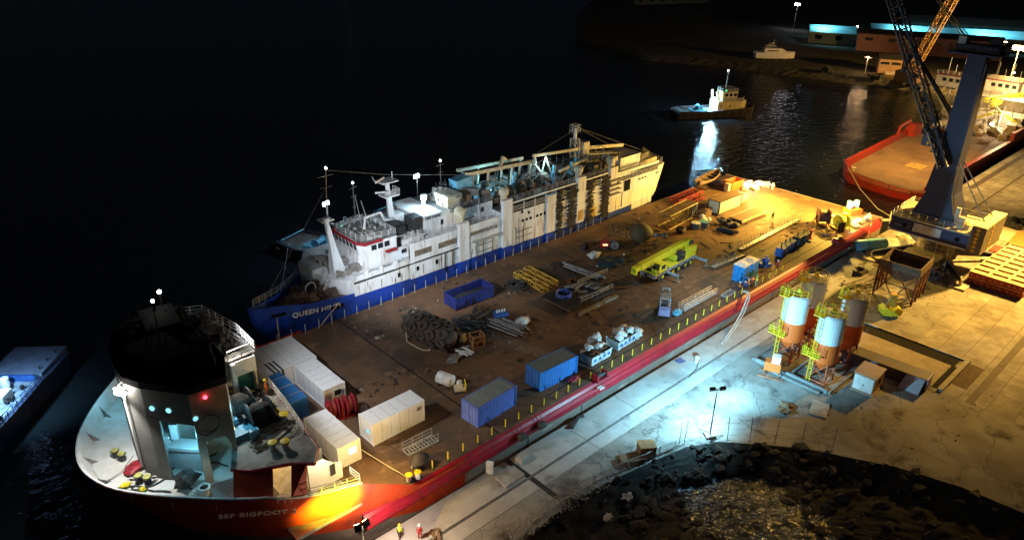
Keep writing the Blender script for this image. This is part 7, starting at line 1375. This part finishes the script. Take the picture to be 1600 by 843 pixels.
t = thing('beached_boat', 'small pale wooden boat beside the orange lit hut', 'boat', (257, 61, QZ), R(-60)); hullshape(MB(), 14, 3, .1, 1.3, .4, .4).build('hull', wood, t, False); MB().box(-3, 1, -1, 1, 1.2, 2.2).build('cabin', cream, t, False)
for k, (x, y, s) in enumerate(((253, 52, 3), (256, 47, 2.4), (250, 64, 2.2), (247, 82, 1.5), (259, 40, 3))):
    g = MB(); 
    for i in range(12): g.cb((random.uniform(-s, s), random.uniform(-s, s), .6 + random.random()), (random.uniform(.5, 2), random.uniform(.5, 2), random.uniform(.5, 1.6)), random.uniform(0, 3))
    solo('scrap_pile', g, dark, ['dark scrap pile on the bank behind the crane boom', 'dark scrap pile on the bank nearest the white wheelhouses', 'dark scrap pile beside the small pale boat', 'small scrap pile on the middle of the far bank', 'dark scrap pile at the near end of the far bank'][k], 'scrap', (x, y, QZ))
def mastlamp(label, x, y, h, mt, r, name='lamp_mast'):
    t = thing(name, label, 'lamp', (x, y, QZ)); MB().tube((0, 0, 0), (0, 0, h), .25, 8, .14).build('pole', steel, t, False); MB().box(-.3, .3, -1.4, 1.4, h - .1, h + .1).build('crossbar', steel, t, False)
    for s in (-1, 0, 1): hd_ = MB().cb((-.3, s * r, h + .2), (r * .5, r * .75, r * .8), s * .5, 0, .4).build('lamp_head', mt, t, False); MB().cb((0, s * r, h + .45), (r * .5, r * .9, r), s * .5, 0, .4).build('housing', dark, hd_, False)
mastlamp('tall mast with a dazzling white lamp at the far top of the harbour', 352, 152, 12.5, EM('far_flood', (.85, .87, 1), 90), 1.0)
mastlamp('short lamp pole with one small light behind the blue roofs', 352, 118, 5, E_white, .3); mastlamp('small pole light beside the orange lit hut', 258, 72, 6, EM('small_warm', (1, .7, .4), 12), .3)
mastlamp('tall sodium lamp mast blazing above the red hulled ship', 262.5, 24, 15, EM('sodium_flood', (1, .66, .22), 110), 1.35); mastlamp('yard lamp pole behind the sodium mast', 300, 38, 12, EM('small_warm2', (1, .7, .4), 14), .4)
# second lattice crane behind, orange light put into its colour
t = thing('lattice_crane', 'lattice crane boom coloured as lit orange rising behind the harbour crane', 'crane', (238, 43, QZ)); bz = M('boom_orange_lit', (.45, .28, .10), (.3, .16, .06), 1, .6)
MB().truss((0, 0, 6), (-2, -17, 62), 2.6, 2.6, 26, .26, .13).build('boom', bz, t, False); MB().box(-4, 5, -3, 4, 2.2, 6).build('cab_house', M('cab_house', (.12, .07, .03), None, 1, .7), t, False); MB().box(-5, 6, -4.5, -2.6, 0, 2.2).box(-5, 6, 3, 5, 0, 2.2).build('track', dark, t, False)
t.location = (243, 50, QZ)
# buoy light on the water
for x, y, m_, l in ((300, 520, E_green, 'tiny green light buoy far out on the dark water'),):
    t = thing('light_buoy', l, 'buoy', (x, y, 0)); MB().lathe([(1, -.5), (1, .8), (.4, 1.4), (.3, 4)], n=12).build('float', green, t, False); MB().blob((0, 0, 4.6), (.5,) * 3, 0, 0, 2).build('lamp', EM('buoy_green', (.1, 1, .4), .6), t, False)
# ------------------------------------------------------------------ lights
CY = (.50, .86, 1.0); SOD = (1, .62, .20); WARM = (1, .80, .52)
light('SPOT', (20.9, -13.4, 8.5), (.33, .76, 1), 27000, (21, -7.5, 2), .3, 165, 1); light('SPOT', (21.2, -13.2, 8.7), (.30, .74, 1), 62000, (41, -9, 4.0), .25, 92, 1); light('SPOT', (19.6, -13.6, 8.6), (.38, .78, 1), 5000, (6, -4, 2), .25, 60, 1)
light('SPOT', (-21.6, 15, 22.6), (.90, .95, 1), 15500, (10, 14, 4.6), .35, 100, .8)         # tower light over the deck
light('SPOT', (-33.0, 10.9, 19.1), (1, .98, .93), 5000, (-34.2, 11.6, 10.3), .1, 100, 1)      # nose flood on the forecastle
light('POINT', (-33.1, 10.9, 19.4), (1, .97, .9), 12, size=.15)
light('POINT', (-30.6, 21.5, 14), (.3, .75, 1), 420, size=.2)
light('POINT', (-29.0, 7.8, 14.6), (.22, .75, 1), 380, size=.2); light('POINT', (-28.8, 4.6, 12.4), (.3, .8, 1), 60, size=.2)   # recess
light('SPOT', (-21.6, -4.1, 7.8), (1, .84, .02), 17000, (-21.3, -.9, 8.0), .1, 76, 1); light('SPOT', (-19.6, -4.1, 7.8), (1, .84, .02), 22000, (-19.4, -.9, 7.7), .1, 76, 1); light('POINT', (-16.5, -4.6, 6.6), (1, .80, .62), 2400, size=.2)       # bow side flood
light('POINT', (-18.4, 1.6, 10.6), (1, .82, .5), 900, size=.2)
light('POINT', (-14.0, 1.4, 8.6), (1, .62, .16), 2200, size=.2)
light('SPOT', (-25.0, 7.2, 13.9), (1, .5, .08), 700, (-26.8, 10.8, 12.2), .1, 75, .8)
light('POINT', (-22.8, 2.5, 11.6), (1, .65, .2), 160, size=.1)
light('SPOT', (-22, 13.2, 19.5), (1, .95, .85), 2200, (-20.5, 8, 12.7), .2, 130, .8)
light('POINT', (-24.0, 8.0, 15.5), (.3, .8, 1), 130, size=.2)
light('POINT', (21.0, 39.2, 16.3), (.5, .8, 1), 1100, size=.3)                               # ship floodlight
light('SPOT', (-4, 20, 22), (.80, .90, 1), 34000, (18, 35, 10), .4, 80, .9)                   # wash on the white ship
light('POINT', (36, 41.5, 15), (.3, .75, 1), 900, size=.2); light('POINT', (47, 40, 16), (.4, .8, 1), 600, size=.2)
light('SPOT', (93, 8, 15), (1, .62, .14), 60000, (64, 34, 8), .4, 95, .9)                    # warm wash, aft
light('POINT', (91.0, 5.0, 10.0), (1, .60, .08), 30000, size=.3)
light('POINT', (93.2, 2.6, 7.5), (1, .9, .75), 1600, size=.2)
light('POINT', (95, 25.4, 7.6), (1, .92, .8), 1900, size=.2); light('POINT', (91, 18, 11), (1, .58, .09), 30000, size=.3)
light('POINT', (259, 22, 18), (1, .55, .13), 160000, size=1)
light('SPOT', (120, -30, 38), (1, .55, .10), 620000, (92, -19, 2), 2.0, 84, 1)                # yard mast
light('SPOT', (140, 6, 30), (1, .58, .14), 110000, (150, 10, 2), .6, 140, .9)
light('POINT', (205, 8, 14), (1, .70, .28), 14000, size=.4); light('POINT', (190, 6, 8), (1, .8, .5), 3000, size=.3)
light('SPOT', (88, 16, 54), (1, .52, .13), 16000, (40, -21, 2), .5, 60, .9)                  # added boom lamp, unseen, brightens the lower quay
light('SPOT', (351, 152, 16), (.8, .85, 1), 6000, (356, 150, 2), .6, 130, .9)
for x, y in ((347, 92), (364, 62)): light('SPOT', (x, y, 17), (.3, .85, 1), 24000, (x + 4, y, 7), .6, 150, .6)
light('SPOT', (320, 121, 14), (.3, .85, 1), 11000, (322, 120, 7), .5, 150, .6); light('POINT', (257, 72, 8), (1, .6, .3), 1400, size=.3)
light('SPOT', (87.4, 8.3, 54.6), (1, .60, .16), 110000, (15, -23, 0), .7, 13, 1)  # added narrow beam that makes the pond glint gold
light('SPOT', (52, 8, 16), (.7, .9, 1), 3500, (46, 4, 4.6), .3, 130, .9)
for o in bpy.data.objects:
    if o.name.split('.')[0] in ('rust_streak', 'scuff_marks'): o['kind'] = 'stuff'
sun = bpy.data.lights.new('ambient_sun', 'SUN'); sun.energy = .03; sun.angle = R(12); sun.color = (.7, .8, 1); so = bpy.data.objects.new('ambient_sun', sun); COL.objects.link(so); so.rotation_euler = (R(35), R(-20), 0)  # added faint sun lamp that lifts the black level
